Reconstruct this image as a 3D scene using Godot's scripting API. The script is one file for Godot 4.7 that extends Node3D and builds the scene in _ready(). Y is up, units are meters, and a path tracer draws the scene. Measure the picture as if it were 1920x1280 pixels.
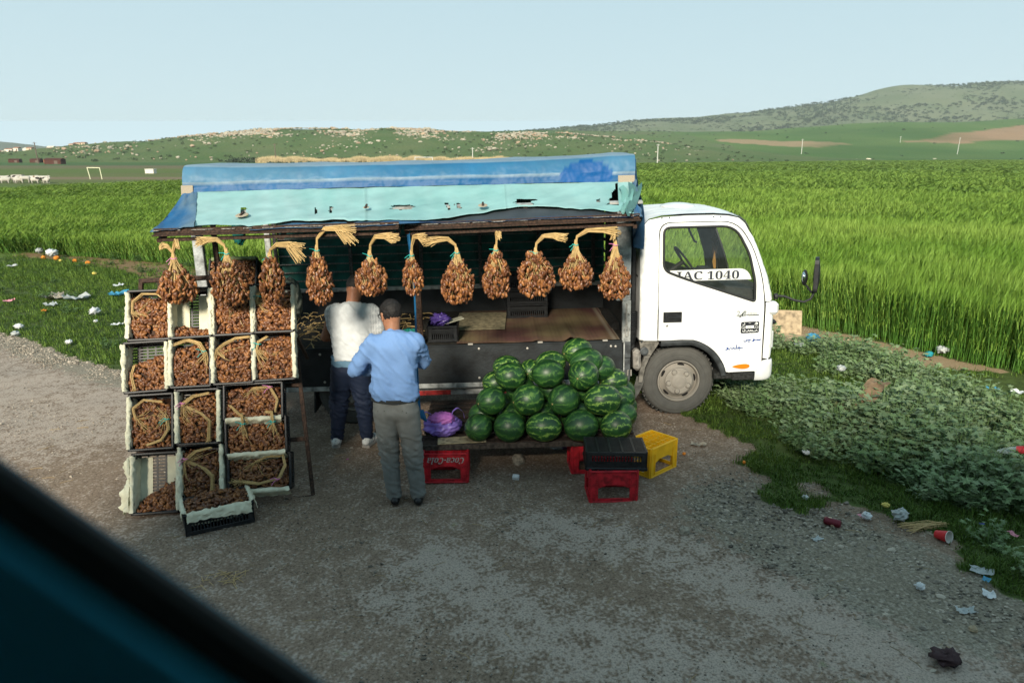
extends Node3D

# ------------------------------------------------------------------ mesh builder
class MB:
	var v := PackedVector3Array()
	var n := PackedVector3Array()
	var c := PackedColorArray()
	var uv := PackedVector2Array()
	var col := Color(1, 1, 1)

	func tri(a: Vector3, b: Vector3, d: Vector3, na: Vector3, nb: Vector3, nd: Vector3, ca := col, cb := col, cd := col) -> void:
		v.push_back(a)
		n.push_back(na)
		c.push_back(ca)
		if (b - a).cross(d - a).dot(na + nb + nd) > 0.0:
			v.push_back(d); v.push_back(b)
			n.push_back(nd); n.push_back(nb)
			c.push_back(cd); c.push_back(cb)
		else:
			v.push_back(b); v.push_back(d)
			n.push_back(nb); n.push_back(nd)
			c.push_back(cb); c.push_back(cd)

	func face(a: Vector3, b: Vector3, d: Vector3) -> void:
		var m := (b - a).cross(d - a).normalized()
		tri(a, b, d, m, m, m)

	func quad(a: Vector3, b: Vector3, d: Vector3, e: Vector3, m := Vector3.ZERO) -> void:
		if m == Vector3.ZERO:
			m = (b - a).cross(e - a).normalized()
		tri(a, b, d, m, m, m)
		tri(a, d, e, m, m, m)

	func box(ce: Vector3, size: Vector3, ba := Basis(), bev := 0.0) -> void:
		var h := size * 0.5
		var b := minf(bev, minf(h.x, minf(h.y, h.z)) * 0.9)
		for i in 3:
			var j := (i + 1) % 3
			var k := (i + 2) % 3
			for s in [-1.0, 1.0]:
				var p := []
				for q in [[-1, -1], [1, -1], [1, 1], [-1, 1]]:
					var x := Vector3.ZERO
					x[i] = s * h[i]
					x[j] = q[0] * (h[j] - b)
					x[k] = q[1] * (h[k] - b)
					p.append(ce + ba * x)
				var m := Vector3.ZERO
				m[i] = s
				quad(p[0], p[1], p[2], p[3], ba * m)
				if b > 0.0:
					for s2 in [-1.0, 1.0]:
						var e := []
						for q in [-1.0, 1.0]:
							var x := Vector3.ZERO
							x[i] = s * h[i]; x[j] = s2 * (h[j] - b); x[k] = q * (h[k] - b)
							e.append(ce + ba * x)
							x[i] = s * (h[i] - b); x[j] = s2 * h[j]
							e.append(ce + ba * x)
						var m2 := Vector3.ZERO
						m2[i] = s; m2[j] = s2
						quad(e[0], e[1], e[3], e[2], ba * m2.normalized())
		if b > 0.0:
			for sx in [-1.0, 1.0]:
				for sy in [-1.0, 1.0]:
					for sz in [-1.0, 1.0]:
						var s := Vector3(sx, sy, sz)
						var m := ba * s.normalized()
						tri(ce + ba * (s * (h - Vector3(0, b, b))), ce + ba * (s * (h - Vector3(b, 0, b))), ce + ba * (s * (h - Vector3(b, b, 0))), m, m, m)

	func bar(a: Vector3, b: Vector3, w: float, t: float, bev := 0.0, side := Vector3.UP) -> void:
		var y := (b - a).normalized()
		var x := y.cross(side)
		if x.length() < 0.01:
			x = y.cross(Vector3.RIGHT)
		x = x.normalized()
		box((a + b) * 0.5, Vector3(w, (b - a).length(), t), Basis(x, y, x.cross(y)), bev)

	func tube(pts: Array, r, sides := 6, caps := true) -> void:
		var cnt := pts.size()
		var rings := []
		var nr := []
		var u := Vector3.ZERO
		for i in cnt:
			var t: Vector3 = (pts[mini(i + 1, cnt - 1)] - pts[maxi(i - 1, 0)]).normalized()
			if i == 0:
				u = t.cross(Vector3.UP)
				if u.length() < 0.1:
					u = t.cross(Vector3.RIGHT)
				u = u.normalized()
			else:
				u = (u - t * u.dot(t)).normalized()
			var w := t.cross(u)
			var rr: float = r[i] if r is Array else r
			var ring := []
			var no := []
			for k in sides:
				var a := TAU * k / sides
				var d := u * cos(a) + w * sin(a)
				ring.append(pts[i] + d * rr)
				no.append(d)
			rings.append(ring)
			nr.append(no)
		for i in cnt - 1:
			for k in sides:
				var k2 := (k + 1) % sides
				tri(rings[i][k], rings[i][k2], rings[i + 1][k2], nr[i][k], nr[i][k2], nr[i + 1][k2])
				tri(rings[i][k], rings[i + 1][k2], rings[i + 1][k], nr[i][k], nr[i + 1][k2], nr[i + 1][k])
		if caps:
			for e in [0, cnt - 1]:
				var m: Vector3 = (pts[0] - pts[1] if e == 0 else pts[e] - pts[e - 1]).normalized()
				for k in range(1, sides - 1):
					tri(rings[e][0], rings[e][k], rings[e][k + 1], m, m, m)

	func lathe(prof: Array, xf: Transform3D, segs := 24, a0 := 0.0, a1 := TAU) -> void:
		for i in prof.size() - 1:
			var p: Vector2 = prof[i]
			var q: Vector2 = prof[i + 1]
			var e := q - p
			if e.length() < 1e-6:
				continue
			var m := Vector2(e.y, -e.x).normalized()
			for k in segs:
				var a := lerpf(a0, a1, float(k) / segs)
				var b := lerpf(a0, a1, float(k + 1) / segs)
				var da := Vector3(cos(a), 0, sin(a))
				var db := Vector3(cos(b), 0, sin(b))
				var na := xf.basis * (da * m.x + Vector3(0, m.y, 0))
				var nb := xf.basis * (db * m.x + Vector3(0, m.y, 0))
				var pa := xf * (da * p.x + Vector3(0, p.y, 0))
				var pb := xf * (db * p.x + Vector3(0, p.y, 0))
				var qa := xf * (da * q.x + Vector3(0, q.y, 0))
				var qb := xf * (db * q.x + Vector3(0, q.y, 0))
				if p.x > 1e-5:
					tri(pa, pb, qb, na, nb, nb)
				if q.x > 1e-5:
					tri(pa, qb, qa, na, nb, na)

	# points in rows of nu; smooth normals; cells for which skip(i, j) is true are left out
	func sheet(pts: PackedVector3Array, nu: int, nv: int, cols := PackedColorArray(), skip := PackedByteArray(), with_uv := false) -> void:
		var nn := PackedVector3Array()
		nn.resize(nu * nv)
		for j in nv:
			for i in nu:
				var du := pts[j * nu + mini(i + 1, nu - 1)] - pts[j * nu + maxi(i - 1, 0)]
				var dv := pts[mini(j + 1, nv - 1) * nu + i] - pts[maxi(j - 1, 0) * nu + i]
				nn[j * nu + i] = du.cross(dv).normalized()
		var has := cols.size() > 0
		for j in nv - 1:
			for i in nu - 1:
				if skip.size() and skip[j * nu + i]:
					continue
				var a := j * nu + i
				var b := a + 1
				var e := a + nu
				var d := e + 1
				var t0 := v.size()
				if has:
					tri(pts[a], pts[b], pts[d], nn[a], nn[b], nn[d], cols[a], cols[b], cols[d])
					tri(pts[a], pts[d], pts[e], nn[a], nn[d], nn[e], cols[a], cols[d], cols[e])
				else:
					tri(pts[a], pts[b], pts[d], nn[a], nn[b], nn[d])
					tri(pts[a], pts[d], pts[e], nn[a], nn[d], nn[e])
				if with_uv:
					for k in range(t0, v.size()):
						var q := a
						for w in [a, b, d, e]:
							if pts[w] == v[k]:
								q = w
						uv.push_back(Vector2(float(q % nu) / (nu - 1), float(q / nu) / (nv - 1)))

	func ball(ce: Vector3, r: Vector3, ba := Basis(), nu := 12, nv := 8) -> void:
		for j in nv:
			for i in nu:
				var p := []
				var m := []
				for q in [[i, j], [i + 1, j], [i + 1, j + 1], [i, j + 1]]:
					var a: float = TAU * q[0] / nu
					var b: float = PI * q[1] / nv
					var d := Vector3(sin(b) * cos(a), cos(b), sin(b) * sin(a))
					p.append(ce + ba * (d * r))
					m.append((ba * (d / r)).normalized())
				if j > 0:
					tri(p[0], p[1], p[2], m[0], m[1], m[2])
				if j < nv - 1:
					tri(p[0], p[2], p[3], m[0], m[2], m[3])

	# a flat outline in x, y pushed along z from z0 to z1
	func slab(pts: PackedVector2Array, z0: float, z1: float, xf := Transform3D()) -> void:
		var ix := Geometry2D.triangulate_polygon(pts)
		for k in range(0, ix.size(), 3):
			for z: float in [z0, z1]:
				var m := xf.basis * Vector3(0, 0, 1 if z == maxf(z0, z1) else -1)
				var t := []
				for q in 3:
					t.append(xf * Vector3(pts[ix[k + q]].x, pts[ix[k + q]].y, z))
				tri(t[0], t[1], t[2], m, m, m)
		var cw := Geometry2D.is_polygon_clockwise(pts)
		for i in pts.size():
			var a := pts[i]
			var b := pts[(i + 1) % pts.size()]
			var e := (b - a).normalized()
			var m2 := Vector3(e.y, -e.x, 0) * (-1.0 if cw else 1.0)
			quad(xf * Vector3(a.x, a.y, z0), xf * Vector3(b.x, b.y, z0), xf * Vector3(b.x, b.y, z1), xf * Vector3(a.x, a.y, z1), xf.basis * m2)

	# an outline with holes, cut fine and bent by the depth function
	func panel(outline: PackedVector2Array, holes: Array, depth: Callable, cell: float, xf := Transform3D()) -> void:
		var poly := outline.duplicate()
		for h in holes:
			var best := 1e9
			var bi := 0
			var bj := 0
			for i in poly.size():
				for j in h.size():
					var d: float = poly[i].distance_to(h[j])
					if d < best:
						best = d; bi = i; bj = j
			var hh := PackedVector2Array()
			var same := Geometry2D.is_polygon_clockwise(h) == Geometry2D.is_polygon_clockwise(outline)
			for j in h.size() + 1:
				hh.append(h[posmod(bj + (-j if same else j), h.size())])
			var q := PackedVector2Array()
			for i in bi + 1:
				q.append(poly[i])
			q.append_array(hh)
			for i in range(bi, poly.size()):
				q.append(poly[i])
			poly = q
		var ix := Geometry2D.triangulate_polygon(poly)
		var todo := []
		for k in range(0, ix.size(), 3):
			todo.append([poly[ix[k]], poly[ix[k + 1]], poly[ix[k + 2]]])
		while todo.size():
			var t: Array = todo.pop_back()
			var best := 0.0
			var e := 0
			for k in 3:
				var l: float = t[k].distance_to(t[(k + 1) % 3])
				if l > best:
					best = l; e = k
			if best > cell:
				var m: Vector2 = (t[e] + t[(e + 1) % 3]) * 0.5
				todo.append([t[e], m, t[(e + 2) % 3]])
				todo.append([m, t[(e + 1) % 3], t[(e + 2) % 3]])
				continue
			var p := []
			var nn := []
			for k in 3:
				var x: Vector2 = t[k]
				var z: float = depth.call(x)
				var zx: float = (depth.call(x + Vector2(0.004, 0)) - depth.call(x - Vector2(0.004, 0))) / 0.008
				var zy: float = (depth.call(x + Vector2(0, 0.004)) - depth.call(x - Vector2(0, 0.004))) / 0.008
				p.append(xf * Vector3(x.x, x.y, z))
				nn.append((xf.basis * Vector3(-zx, -zy, 1)).normalized())
			tri(p[0], p[1], p[2], nn[0], nn[1], nn[2])

	func mesh() -> ArrayMesh:
		var a := []
		a.resize(Mesh.ARRAY_MAX)
		a[Mesh.ARRAY_VERTEX] = v
		a[Mesh.ARRAY_NORMAL] = n
		a[Mesh.ARRAY_COLOR] = c
		if uv.size() == v.size():
			a[Mesh.ARRAY_TEX_UV] = uv
		var m := ArrayMesh.new()
		m.add_surface_from_arrays(Mesh.PRIMITIVE_TRIANGLES, a)
		return m

# ------------------------------------------------------------------ naming and adding
var used := {}

func numbered(called: String) -> String:
	used[called] = used.get(called, -1) + 1
	return called if used[called] == 0 else "%s_%03d" % [called, used[called]]

func thing(called: String, label: String, category: String, xf := Transform3D(), group := "") -> Node3D:
	var o := Node3D.new()
	o.name = numbered(called)
	add_child(o)
	o.transform = xf
	tag(o, label, category, group)
	return o

func tag(o: Node, label: String, category: String, group := "") -> void:
	o.set_meta("label", label)
	o.set_meta("category", category)
	if group:
		o.set_meta("group", group)

func part(parent: Node, called: String, m, material: Material, label := "") -> MeshInstance3D:
	var o := MeshInstance3D.new()
	o.mesh = m.mesh() if m is MB else m
	pass
	for i in o.mesh.get_surface_count():
		o.set_surface_override_material(i, material)
	pass
	var k := called
	var i := 0
	while parent.has_node(k):
		i += 1
		k = "%s_%03d" % [called, i]
	o.name = k
	parent.add_child(o)
	if label:
		o.set_meta("label", label)
	return o

func single(called: String, m, material: Material, label: String, category: String, xf := Transform3D(), group := "") -> MeshInstance3D:
	var o := MeshInstance3D.new()
	o.mesh = m.mesh() if m is MB else m
	for i in o.mesh.get_surface_count():
		o.set_surface_override_material(i, material)
	o.name = numbered(called)
	add_child(o)
	o.transform = xf
	tag(o, label, category, group)
	return o

func struct(called: String, m, material: Material) -> MeshInstance3D:
	var o := MeshInstance3D.new()
	o.mesh = m.mesh() if m is MB else m
	for i in o.mesh.get_surface_count():
		o.set_surface_override_material(i, material)
	o.name = numbered(called)
	add_child(o)
	o.set_meta("kind", "structure")
	return o

func many(parent: Node, called: String, m, material: Material, xfs: Array, cols: Array) -> MultiMeshInstance3D:
	var mm := MultiMesh.new()
	mm.transform_format = MultiMesh.TRANSFORM_3D
	mm.use_colors = cols.size() > 0
	mm.mesh = m.mesh() if m is MB else m
	mm.mesh.surface_set_material(0, material)
	mm.instance_count = xfs.size()
	for i in xfs.size():
		mm.set_instance_transform(i, xfs[i])
		if cols.size():
			mm.set_instance_color(i, cols[i])
	var o := MultiMeshInstance3D.new()
	o.multimesh = mm
	o.set_meta("kind", "stuff")
	if parent == self:
		o.name = numbered(called)
	else:
		var k := called
		var i := 0
		while parent.has_node(k):
			i += 1
			k = "%s_%03d" % [called, i]
		o.name = k
	parent.add_child(o)
	return o

# ------------------------------------------------------------------ materials
var mats := {}
var texs := {}

func ramp(a: float, b: float, c := -1.0) -> Gradient:
	var g := Gradient.new()
	if c < 0.0:
		g.offsets = PackedFloat32Array([0.0, 1.0])
		g.colors = PackedColorArray([Color(a, a, a), Color(b, b, b)])
	else:
		g.offsets = PackedFloat32Array([0.0, 0.5, 1.0])
		g.colors = PackedColorArray([Color(a, a, a), Color(b, b, b), Color(c, c, c)])
	return g

func tex(kind: String) -> Texture2D:
	if texs.has(kind):
		return texs[kind]
	var f := FastNoiseLite.new()
	var t := NoiseTexture2D.new()
	t.width = 512
	t.height = 512
	t.seamless = true
	t.noise = f
	f.seed = kind.hash() % 1000
	f.noise_type = FastNoiseLite.TYPE_SIMPLEX_SMOOTH
	f.fractal_type = FastNoiseLite.FRACTAL_FBM
	match kind:
		"grime":
			f.frequency = 0.008; f.fractal_octaves = 5
			t.color_ramp = ramp(0.55, 0.86, 1.0)
		"soft":
			f.frequency = 0.006; f.fractal_octaves = 4
			t.color_ramp = ramp(0.86, 1.0)
		"dust":
			f.frequency = 0.01; f.fractal_octaves = 5
			t.color_ramp = ramp(0.84, 0.98, 1.0)
		"fine":
			f.frequency = 0.06; f.fractal_octaves = 3
			t.color_ramp = ramp(0.72, 1.0)
		"rust":
			f.frequency = 0.02; f.fractal_octaves = 5
			t.color_ramp = ramp(0.3, 0.7, 1.0)
		"soil":
			f.frequency = 0.09; f.fractal_octaves = 5; f.fractal_gain = 0.7
			t.color_ramp = ramp(0.55, 0.92, 1.0)
		"n_fine":
			f.frequency = 0.06; f.fractal_octaves = 4
			t.as_normal_map = true; t.bump_strength = 4.0
		"n_soil":
			f.frequency = 0.05; f.fractal_octaves = 5; f.fractal_gain = 0.6
			t.as_normal_map = true; t.bump_strength = 10.0
		"n_wave":
			f.frequency = 0.012; f.fractal_octaves = 3
			t.as_normal_map = true; t.bump_strength = 8.0
		"n_plate":
			f.noise_type = FastNoiseLite.TYPE_CELLULAR
			f.frequency = 0.05; f.fractal_type = FastNoiseLite.FRACTAL_NONE
			t.as_normal_map = true; t.bump_strength = 6.0
	texs[kind] = t
	return t

func mat(key: String, col: Color, rough := 0.7, o := {}) -> StandardMaterial3D:
	if mats.has(key):
		return mats[key]
	var m := StandardMaterial3D.new()
	m.resource_name = key
	m.albedo_color = Color(col.r, col.g, col.b).linear_to_srgb()
	m.roughness = rough
	m.metallic = o.get("metal", 0.0)
	m.metallic_specular = o.get("spec", 0.4)
	m.vertex_color_use_as_albedo = o.get("vc", false)
	var s: float = o.get("scale", 1.0)
	if o.has("tex") or o.has("nrm") or o.has("rtex"):
		m.uv1_triplanar = true
		m.uv1_world_triplanar = o.get("world", false)
		m.uv1_scale = Vector3(s, s, s)
	if o.has("tex"):
		m.albedo_texture = tex(o.tex)
	if o.has("nrm"):
		m.normal_enabled = true
		m.normal_texture = tex(o.nrm)
		m.normal_scale = o.get("ns", 0.5)
	if o.has("back"):
		m.backlight_enabled = true
		m.backlight = o.back.linear_to_srgb()
	if o.has("coat"):
		m.clearcoat_enabled = true
		m.clearcoat = o.coat
		m.clearcoat_roughness = 0.1
	if o.has("rim"):
		m.rim_enabled = true
		m.rim = o.rim
		m.rim_tint = 0.6
	if o.has("alpha"):
		m.transparency = BaseMaterial3D.TRANSPARENCY_ALPHA
		m.albedo_color.a = o.alpha
	if o.has("sss"):
		m.subsurf_scatter_enabled = true
		m.subsurf_scatter_strength = o.sss
	mats[key] = m
	return m

func L(r: float, g: float, b: float) -> Color:   # an sRGB byte colour as linear
	return Color(r / 255.0, g / 255.0, b / 255.0).srgb_to_linear()

var rng := RandomNumberGenerator.new()

func rf(a: float, b: float) -> float:
	return rng.randf_range(a, b)

func ss(a: float, b: float, x: float) -> float:
	return smoothstep(a, b, x)

func yaw_at(p: Vector3, a: float, s := 1.0) -> Transform3D:
	return Transform3D(Basis(Vector3.UP, a).scaled(Vector3(s, s, s)), p)

func palette() -> void:   # materials that several builders share
	mat("black rubber", Color(0.018, 0.02, 0.02), 0.6)
	mat("black plastic", Color(0.018, 0.02, 0.022), 0.45, {"tex": "grime", "scale": 3.0})
	mat("black hole", Color(0.006, 0.006, 0.006), 0.9)
	mat("rusty brown", Color(0.09, 0.05, 0.032), 0.8, {"tex": "rust", "scale": 3.0})
	mat("rock", Color(1, 1, 1), 0.9, {"vc": true})

func apart(parent: Node, called: String, b: MB, material: Material) -> void:   # every closed piece of the builder becomes a part of its own
	var first := {}
	var up := []
	for i in range(0, b.v.size(), 3):
		var t := i / 3
		up.append(t)
		for k in 3:
			var key := Vector3i(b.v[i + k] * 20000.0)
			if first.has(key):
				var x: int = first[key]
				while up[x] != x:
					x = up[x]
				var y := t
				while up[y] != y:
					y = up[y]
				up[y] = x
			else:
				first[key] = t
	var groups := {}
	for t in up.size():
		var x: int = t
		while up[x] != x:
			x = up[x]
		if not groups.has(x):
			groups[x] = MB.new()
		var m: MB = groups[x]
		for k in 3:
			m.v.push_back(b.v[t * 3 + k])
			m.n.push_back(b.n[t * 3 + k])
			m.c.push_back(b.c[t * 3 + k])
	for x in groups:
		part(parent, called, groups[x], material)

# ------------------------------------------------------------------ the scene
const EYE := Vector3(0, 2.85, 0)

func _ready() -> void:
	# camera, sky, sun, exposure
	var cam := Camera3D.new()
	cam.name = "camera"
	add_child(cam)
	cam.position = EYE
	cam.rotation_degrees = Vector3(-13.96, 0, 0)
	cam.fov = 49.13
	cam.near = 0.05
	cam.far = 20000
	var ca := CameraAttributesPhysical.new()
	ca.frustum_focal_length = 26.25
	ca.frustum_focus_distance = 8.5
	ca.exposure_aperture = 4.0
	cam.attributes = ca
	cam.current = true
	var sky_m := ProceduralSkyMaterial.new()
	sky_m.sky_top_color = Color8(156, 188, 203)
	sky_m.sky_horizon_color = Color8(197, 217, 222)
	sky_m.sky_curve = 0.18
	sky_m.ground_bottom_color = Color8(70, 80, 50)
	sky_m.ground_horizon_color = Color8(150, 165, 140)
	sky_m.sun_angle_max = 30.0
	var env := Environment.new()
	env.background_mode = Environment.BG_SKY
	env.sky = Sky.new()
	env.sky.sky_material = sky_m
	env.background_energy_multiplier = 0.52
	env.tonemap_mode = Environment.TONE_MAPPER_LINEAR
	env.tonemap_exposure = 2.4
	env.fog_enabled = true
	env.fog_density = 0.00013
	env.fog_light_color = Color8(210, 224, 228)
	env.sdfgi_enabled = true
	env.ssao_enabled = true
	env.ssil_enabled = true
	var we := WorldEnvironment.new()
	we.name = "environment"
	we.environment = env
	add_child(we)
	var sun := DirectionalLight3D.new()
	sun.name = "sun"
	sun.light_color = Color(1.0, 0.955, 0.88)
	sun.light_energy = 0.97
	sun.light_angular_distance = 11.0
	sun.shadow_enabled = true
	add_child(sun)
	sun.look_at_from_position(Vector3.ZERO, Vector3(0.2, -0.46, -1.0), Vector3.UP)
	palette()
	land()
	hills()
	truck()
	crates()
	bunches()
	melons()
	bed_load()
	people()
	litter()
	far_things()
	coach()
	plants()

# ------------------------------------------------------------------ land
const X0 := -15.0
const X1 := 9.0
const Z0 := -23.0
const Z1 := -1.8
const MW := 240
const MH := 212
var mask := {}

func gh(x: float, z: float) -> float:
	return 0.022 * clampf(x, -7.0, 7.0) * smoothstep(-30.0, -11.0, z)

func on(x: float, z: float, up := 0.0) -> Vector3:
	return Vector3(x, gh(x, z) + up, z)

func pv(a: Array) -> PackedVector2Array:
	var p := PackedVector2Array()
	for i in range(0, a.size(), 2):
		p.append(Vector2(a[i], a[i + 1]))
	return p

var verge_r := pv([1.3, -9.6, 1.6, -8.5, 1.94, -7.8, 2.1, -7.5, 2.42, -6.8, 2.1, -6.6, 2.3, -6.2, 2.05, -5.8, 2.31, -5.5, 2.66, -5.7, 2.9, -5.6, 3.06, -5.28, 3.34, -5.06, 3.12, -4.66, 3.24, -4.4, 3.3, -4.1, 3.7, -3.4, 4.5, -2.0, 9.2, -1.5, 9.2, -8, 5.4, -9.6, 4.7, -10.9, 3.4, -11.6, 1.3, -11.4])
var weeds := pv([2.5, -9.3, 3.4, -11.0, 4.11, -10.95, 4.62, -10.4, 5.0, -9.9, 5.15, -8.7, 5.3, -8.0, 5.3, -6.8, 5.6, -5.6, 4.9, -4.9, 3.94, -5.25, 3.59, -5.5, 3.32, -5.8, 3.12, -6.34, 2.75, -6.45, 2.5, -6.8, 2.45, -7.6, 2.5, -8.5])
var strip := pv([1.0, -11.4, 3.4, -11.4, 4.11, -10.9, 4.62, -10.4, 5.0, -9.9, 5.2, -8.7, 5.4, -8.0, 5.6, -6.9, 6.4, -5.0, 9.2, -3.0, 9.2, -5.0, 6.5, -9.2, 5.9, -10.2, 5.33, -11.4, 4.65, -12.5, 2.0, -14.2, 0.0, -14.0])
var verge_l := pv([-15.5, -15.6, -9.0, -12.75, -8.0, -12.1, -7.3, -11.55, -6.8, -11.1, -5.9, -10.45, -5.4, -10.1, -4.9, -10.3, -3.5, -11.0, 0.0, -11.2, 1.5, -11.0, 1.5, -14.2, -9.4, -20.9, -13.0, -22.3, -15.5, -23.2])
var bare := pv([2.54, -6.1, 2.72, -6.07, 2.7, -5.8, 2.44, -5.82])
var trash_l := pv([-15.5, -22.6, -12.8, -21.3, -10.3, -19.6, -8.7, -17.8, -7.0, -16.6, -7.2, -18.6, -9.2, -20.6, -12.6, -22.1, -15.5, -23.2])
var wheat := pv([-80, -48, -40, -33, -15.8, -23.0, -12.9, -22.1, -9.4, -20.8, 0.0, -15.0, 4.6, -12.4, 5.33, -11.4, 5.9, -10.2, 6.5, -9.1, 8.5, -5.5, 14, 2, 80, -20, 420, -430, 297, -445, 150, -330, 35, -222, -30, -80, -39, -58, -80, -62])

func capsule2(p: Vector2, a: Vector2, b: Vector2) -> float:
	var h := clampf((p - a).dot(b - a) / (b - a).length_squared(), 0.0, 1.0)
	return (p - a - (b - a) * h).length()

func masks() -> void:
	for k in ["verge", "weeds", "strip", "pale", "gravel", "trash"]:
		var a := PackedFloat32Array()
		a.resize(MW * MH)
		mask[k] = a
	for j in MH:
		for i in MW:
			var p := Vector2(lerpf(X0, X1, (i + 0.5) / MW), lerpf(Z0, Z1, (j + 0.5) / MH))
			var q := j * MW + i
			var vg := Geometry2D.is_point_in_polygon(p, verge_r) or Geometry2D.is_point_in_polygon(p, verge_l)
			if Geometry2D.is_point_in_polygon(p, bare):
				vg = false
			mask.verge[q] = 1.0 if vg or Geometry2D.is_point_in_polygon(p, wheat) else 0.0
			mask.weeds[q] = 1.0 if Geometry2D.is_point_in_polygon(p, weeds) else 0.0
			mask.strip[q] = 1.0 if Geometry2D.is_point_in_polygon(p, strip) else 0.0
			mask.trash[q] = 1.0 if Geometry2D.is_point_in_polygon(p, trash_l) else 0.0
			var d := capsule2(p, Vector2(0.2, -5.4), Vector2(1.3, -4.85)) / 0.28
			d = minf(d, capsule2(p, Vector2(1.2, -4.9), Vector2(2.4, -3.6)) / 0.34)
			d = minf(d, capsule2(p, Vector2(-0.55, -4.8), Vector2(0.1, -4.1)) / 0.32)
			d = minf(d, capsule2(p, Vector2(0.0, -4.2), Vector2(1.1, -3.5)) / 0.42)
			d = minf(d, capsule2(p, Vector2(-0.8, -4.4), Vector2(-0.74, -4.34)) / 0.2)
			d = minf(d, capsule2(p, Vector2(-11, -12.0), Vector2(-4.6, -8.2)) / 1.1)
			mask.pale[q] = clampf(1.5 - d, 0.0, 1.0)
			var g := capsule2(p, Vector2(1.95, -5.6), Vector2(2.75, -4.3)) / 0.55
			g = minf(g, capsule2(p, Vector2(-8.6, -12.5), Vector2(-5.2, -9.9)) / 0.45)
			mask.gravel[q] = clampf(1.5 - g, 0.0, 1.0)

func mk(k: String, x: float, z: float) -> float:
	var i := int((x - X0) / (X1 - X0) * MW)
	var j := int((z - Z0) / (Z1 - Z0) * MH)
	if i < 0 or j < 0 or i >= MW or j >= MH:
		return 0.0
	return mask[k][j * MW + i]

func noise_img(sd: int, freq: float, oct: int, w: int, h: int) -> PackedByteArray:
	var f := FastNoiseLite.new()
	f.seed = sd
	f.frequency = freq
	f.noise_type = FastNoiseLite.TYPE_SIMPLEX_SMOOTH
	f.fractal_octaves = oct
	return f.get_image(w, h, false, false, true).get_data()

func big(k: String, w: int, h: int) -> PackedByteArray:
	var b := PackedByteArray()
	b.resize(MW * MH)
	for i in MW * MH:
		b[i] = int(mask[k][i] * 255.0)
	var im := Image.create_from_data(MW, MH, false, Image.FORMAT_L8, b)
	im.resize(w, h, Image.INTERPOLATE_CUBIC)
	return im.get_data()

func ground_texture() -> ImageTexture:
	var w := 1640
	var h := 1450
	var n1 := noise_img(3, 0.006, 4, w, h)
	var n2 := noise_img(8, 0.07, 5, w, h)
	var n3 := noise_img(5, 0.42, 2, w, h)
	var vg := big("verge", w, h)
	var st := big("strip", w, h)
	var pa := big("pale", w, h)
	var gr := big("gravel", w, h)
	var tr := big("trash", w, h)
	var out := PackedByteArray()
	out.resize(w * h * 3)
	for q in w * h:
		var a := n1[q] / 255.0
		var b := n2[q] / 255.0
		var f := n3[q] / 255.0
		var r := lerpf(135.0, 149.0, a) + (f - 0.5) * 66.0 + (b - 0.5) * 26.0
		var g := lerpf(118.0, 130.0, a) + (f - 0.5) * 63.0 + (b - 0.5) * 25.0
		var e := lerpf(101.0, 113.0, a) + (f - 0.5) * 58.0 + (b - 0.5) * 23.0
		var t := clampf((pa[q] / 255.0 + (a - 0.5) * 0.7 + (b - 0.5) * 1.5 + (f - 0.5) * 2.2 - 0.36) * 2.2, 0.0, 0.75)
		r += (184.0 - r) * t; g += (171.0 - g) * t; e += (158.0 - e) * t
		t = clampf((gr[q] / 255.0 + (b - 0.5) * 0.8 - 0.35) * 2.5, 0.0, 0.7)
		var s := 92.0 + f * 76.0
		r += (s * 1.04 - r) * t; g += (s - g) * t; e += (s * 0.88 - e) * t
		t = clampf((st[q] / 255.0 + (b - 0.5) * 0.9 - 0.4) * 4.0, 0.0, 1.0)
		r += (150.0 + f * 30.0 - r) * t; g += (128.0 + f * 28.0 - g) * t; e += (100.0 + f * 24.0 - e) * t
		t = clampf((vg[q] / 255.0 + (a - 0.5) * 0.5 + (b - 0.5) * 0.9 - 0.42) * 5.0, 0.0, 1.0)
		r += (62.0 + b * 30.0 - r) * t; g += (74.0 + b * 36.0 - g) * t; e += (38.0 + b * 20.0 - e) * t
		t = clampf((tr[q] / 255.0 + (b - 0.5) * 1.1 - 0.4) * 4.0, 0.0, 0.9)
		r += (128.0 + f * 30.0 - r) * t; g += (104.0 + f * 26.0 - g) * t; e += (78.0 + f * 20.0 - e) * t
		out[q * 3] = clampi(int(r), 0, 255)
		out[q * 3 + 1] = clampi(int(g), 0, 255)
		out[q * 3 + 2] = clampi(int(e), 0, 255)
	return ImageTexture.create_from_image(Image.create_from_data(w, h, false, Image.FORMAT_RGB8, out))

var nz := FastNoiseLite.new()

func plain_color(x: float, z: float) -> Color:
	var d := -z
	var a := nz.get_noise_2d(x * 0.5, z * 1.6) * 0.5 + 0.5
	var b := nz.get_noise_2d(x * 0.08 + 300.0, z * 0.25)
	var green := Color(0.1, 0.18, 0.04).lerp(Color(0.16, 0.2, 0.065), a)
	var brown := Color(0.19, 0.155, 0.09)
	var c := green.lerp(brown, clampf(b * 1.6 + 0.05, 0.0, 0.75))
	if d > 96.0 and d < 106.0 and x < -10.0 and x > -75.0:   # the worn track behind the goal
		c = c.lerp(Color(0.27, 0.2, 0.13), 0.8)
	if d > 165.0 and d < 230.0 and x < -30.0:
		c = c.lerp(Color(0.2, 0.165, 0.1), 0.55 + 0.3 * b)
	if d > 230.0 and x < -60.0:
		c = c.lerp(Color(0.06, 0.15, 0.05), 0.7)
	return c

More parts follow.
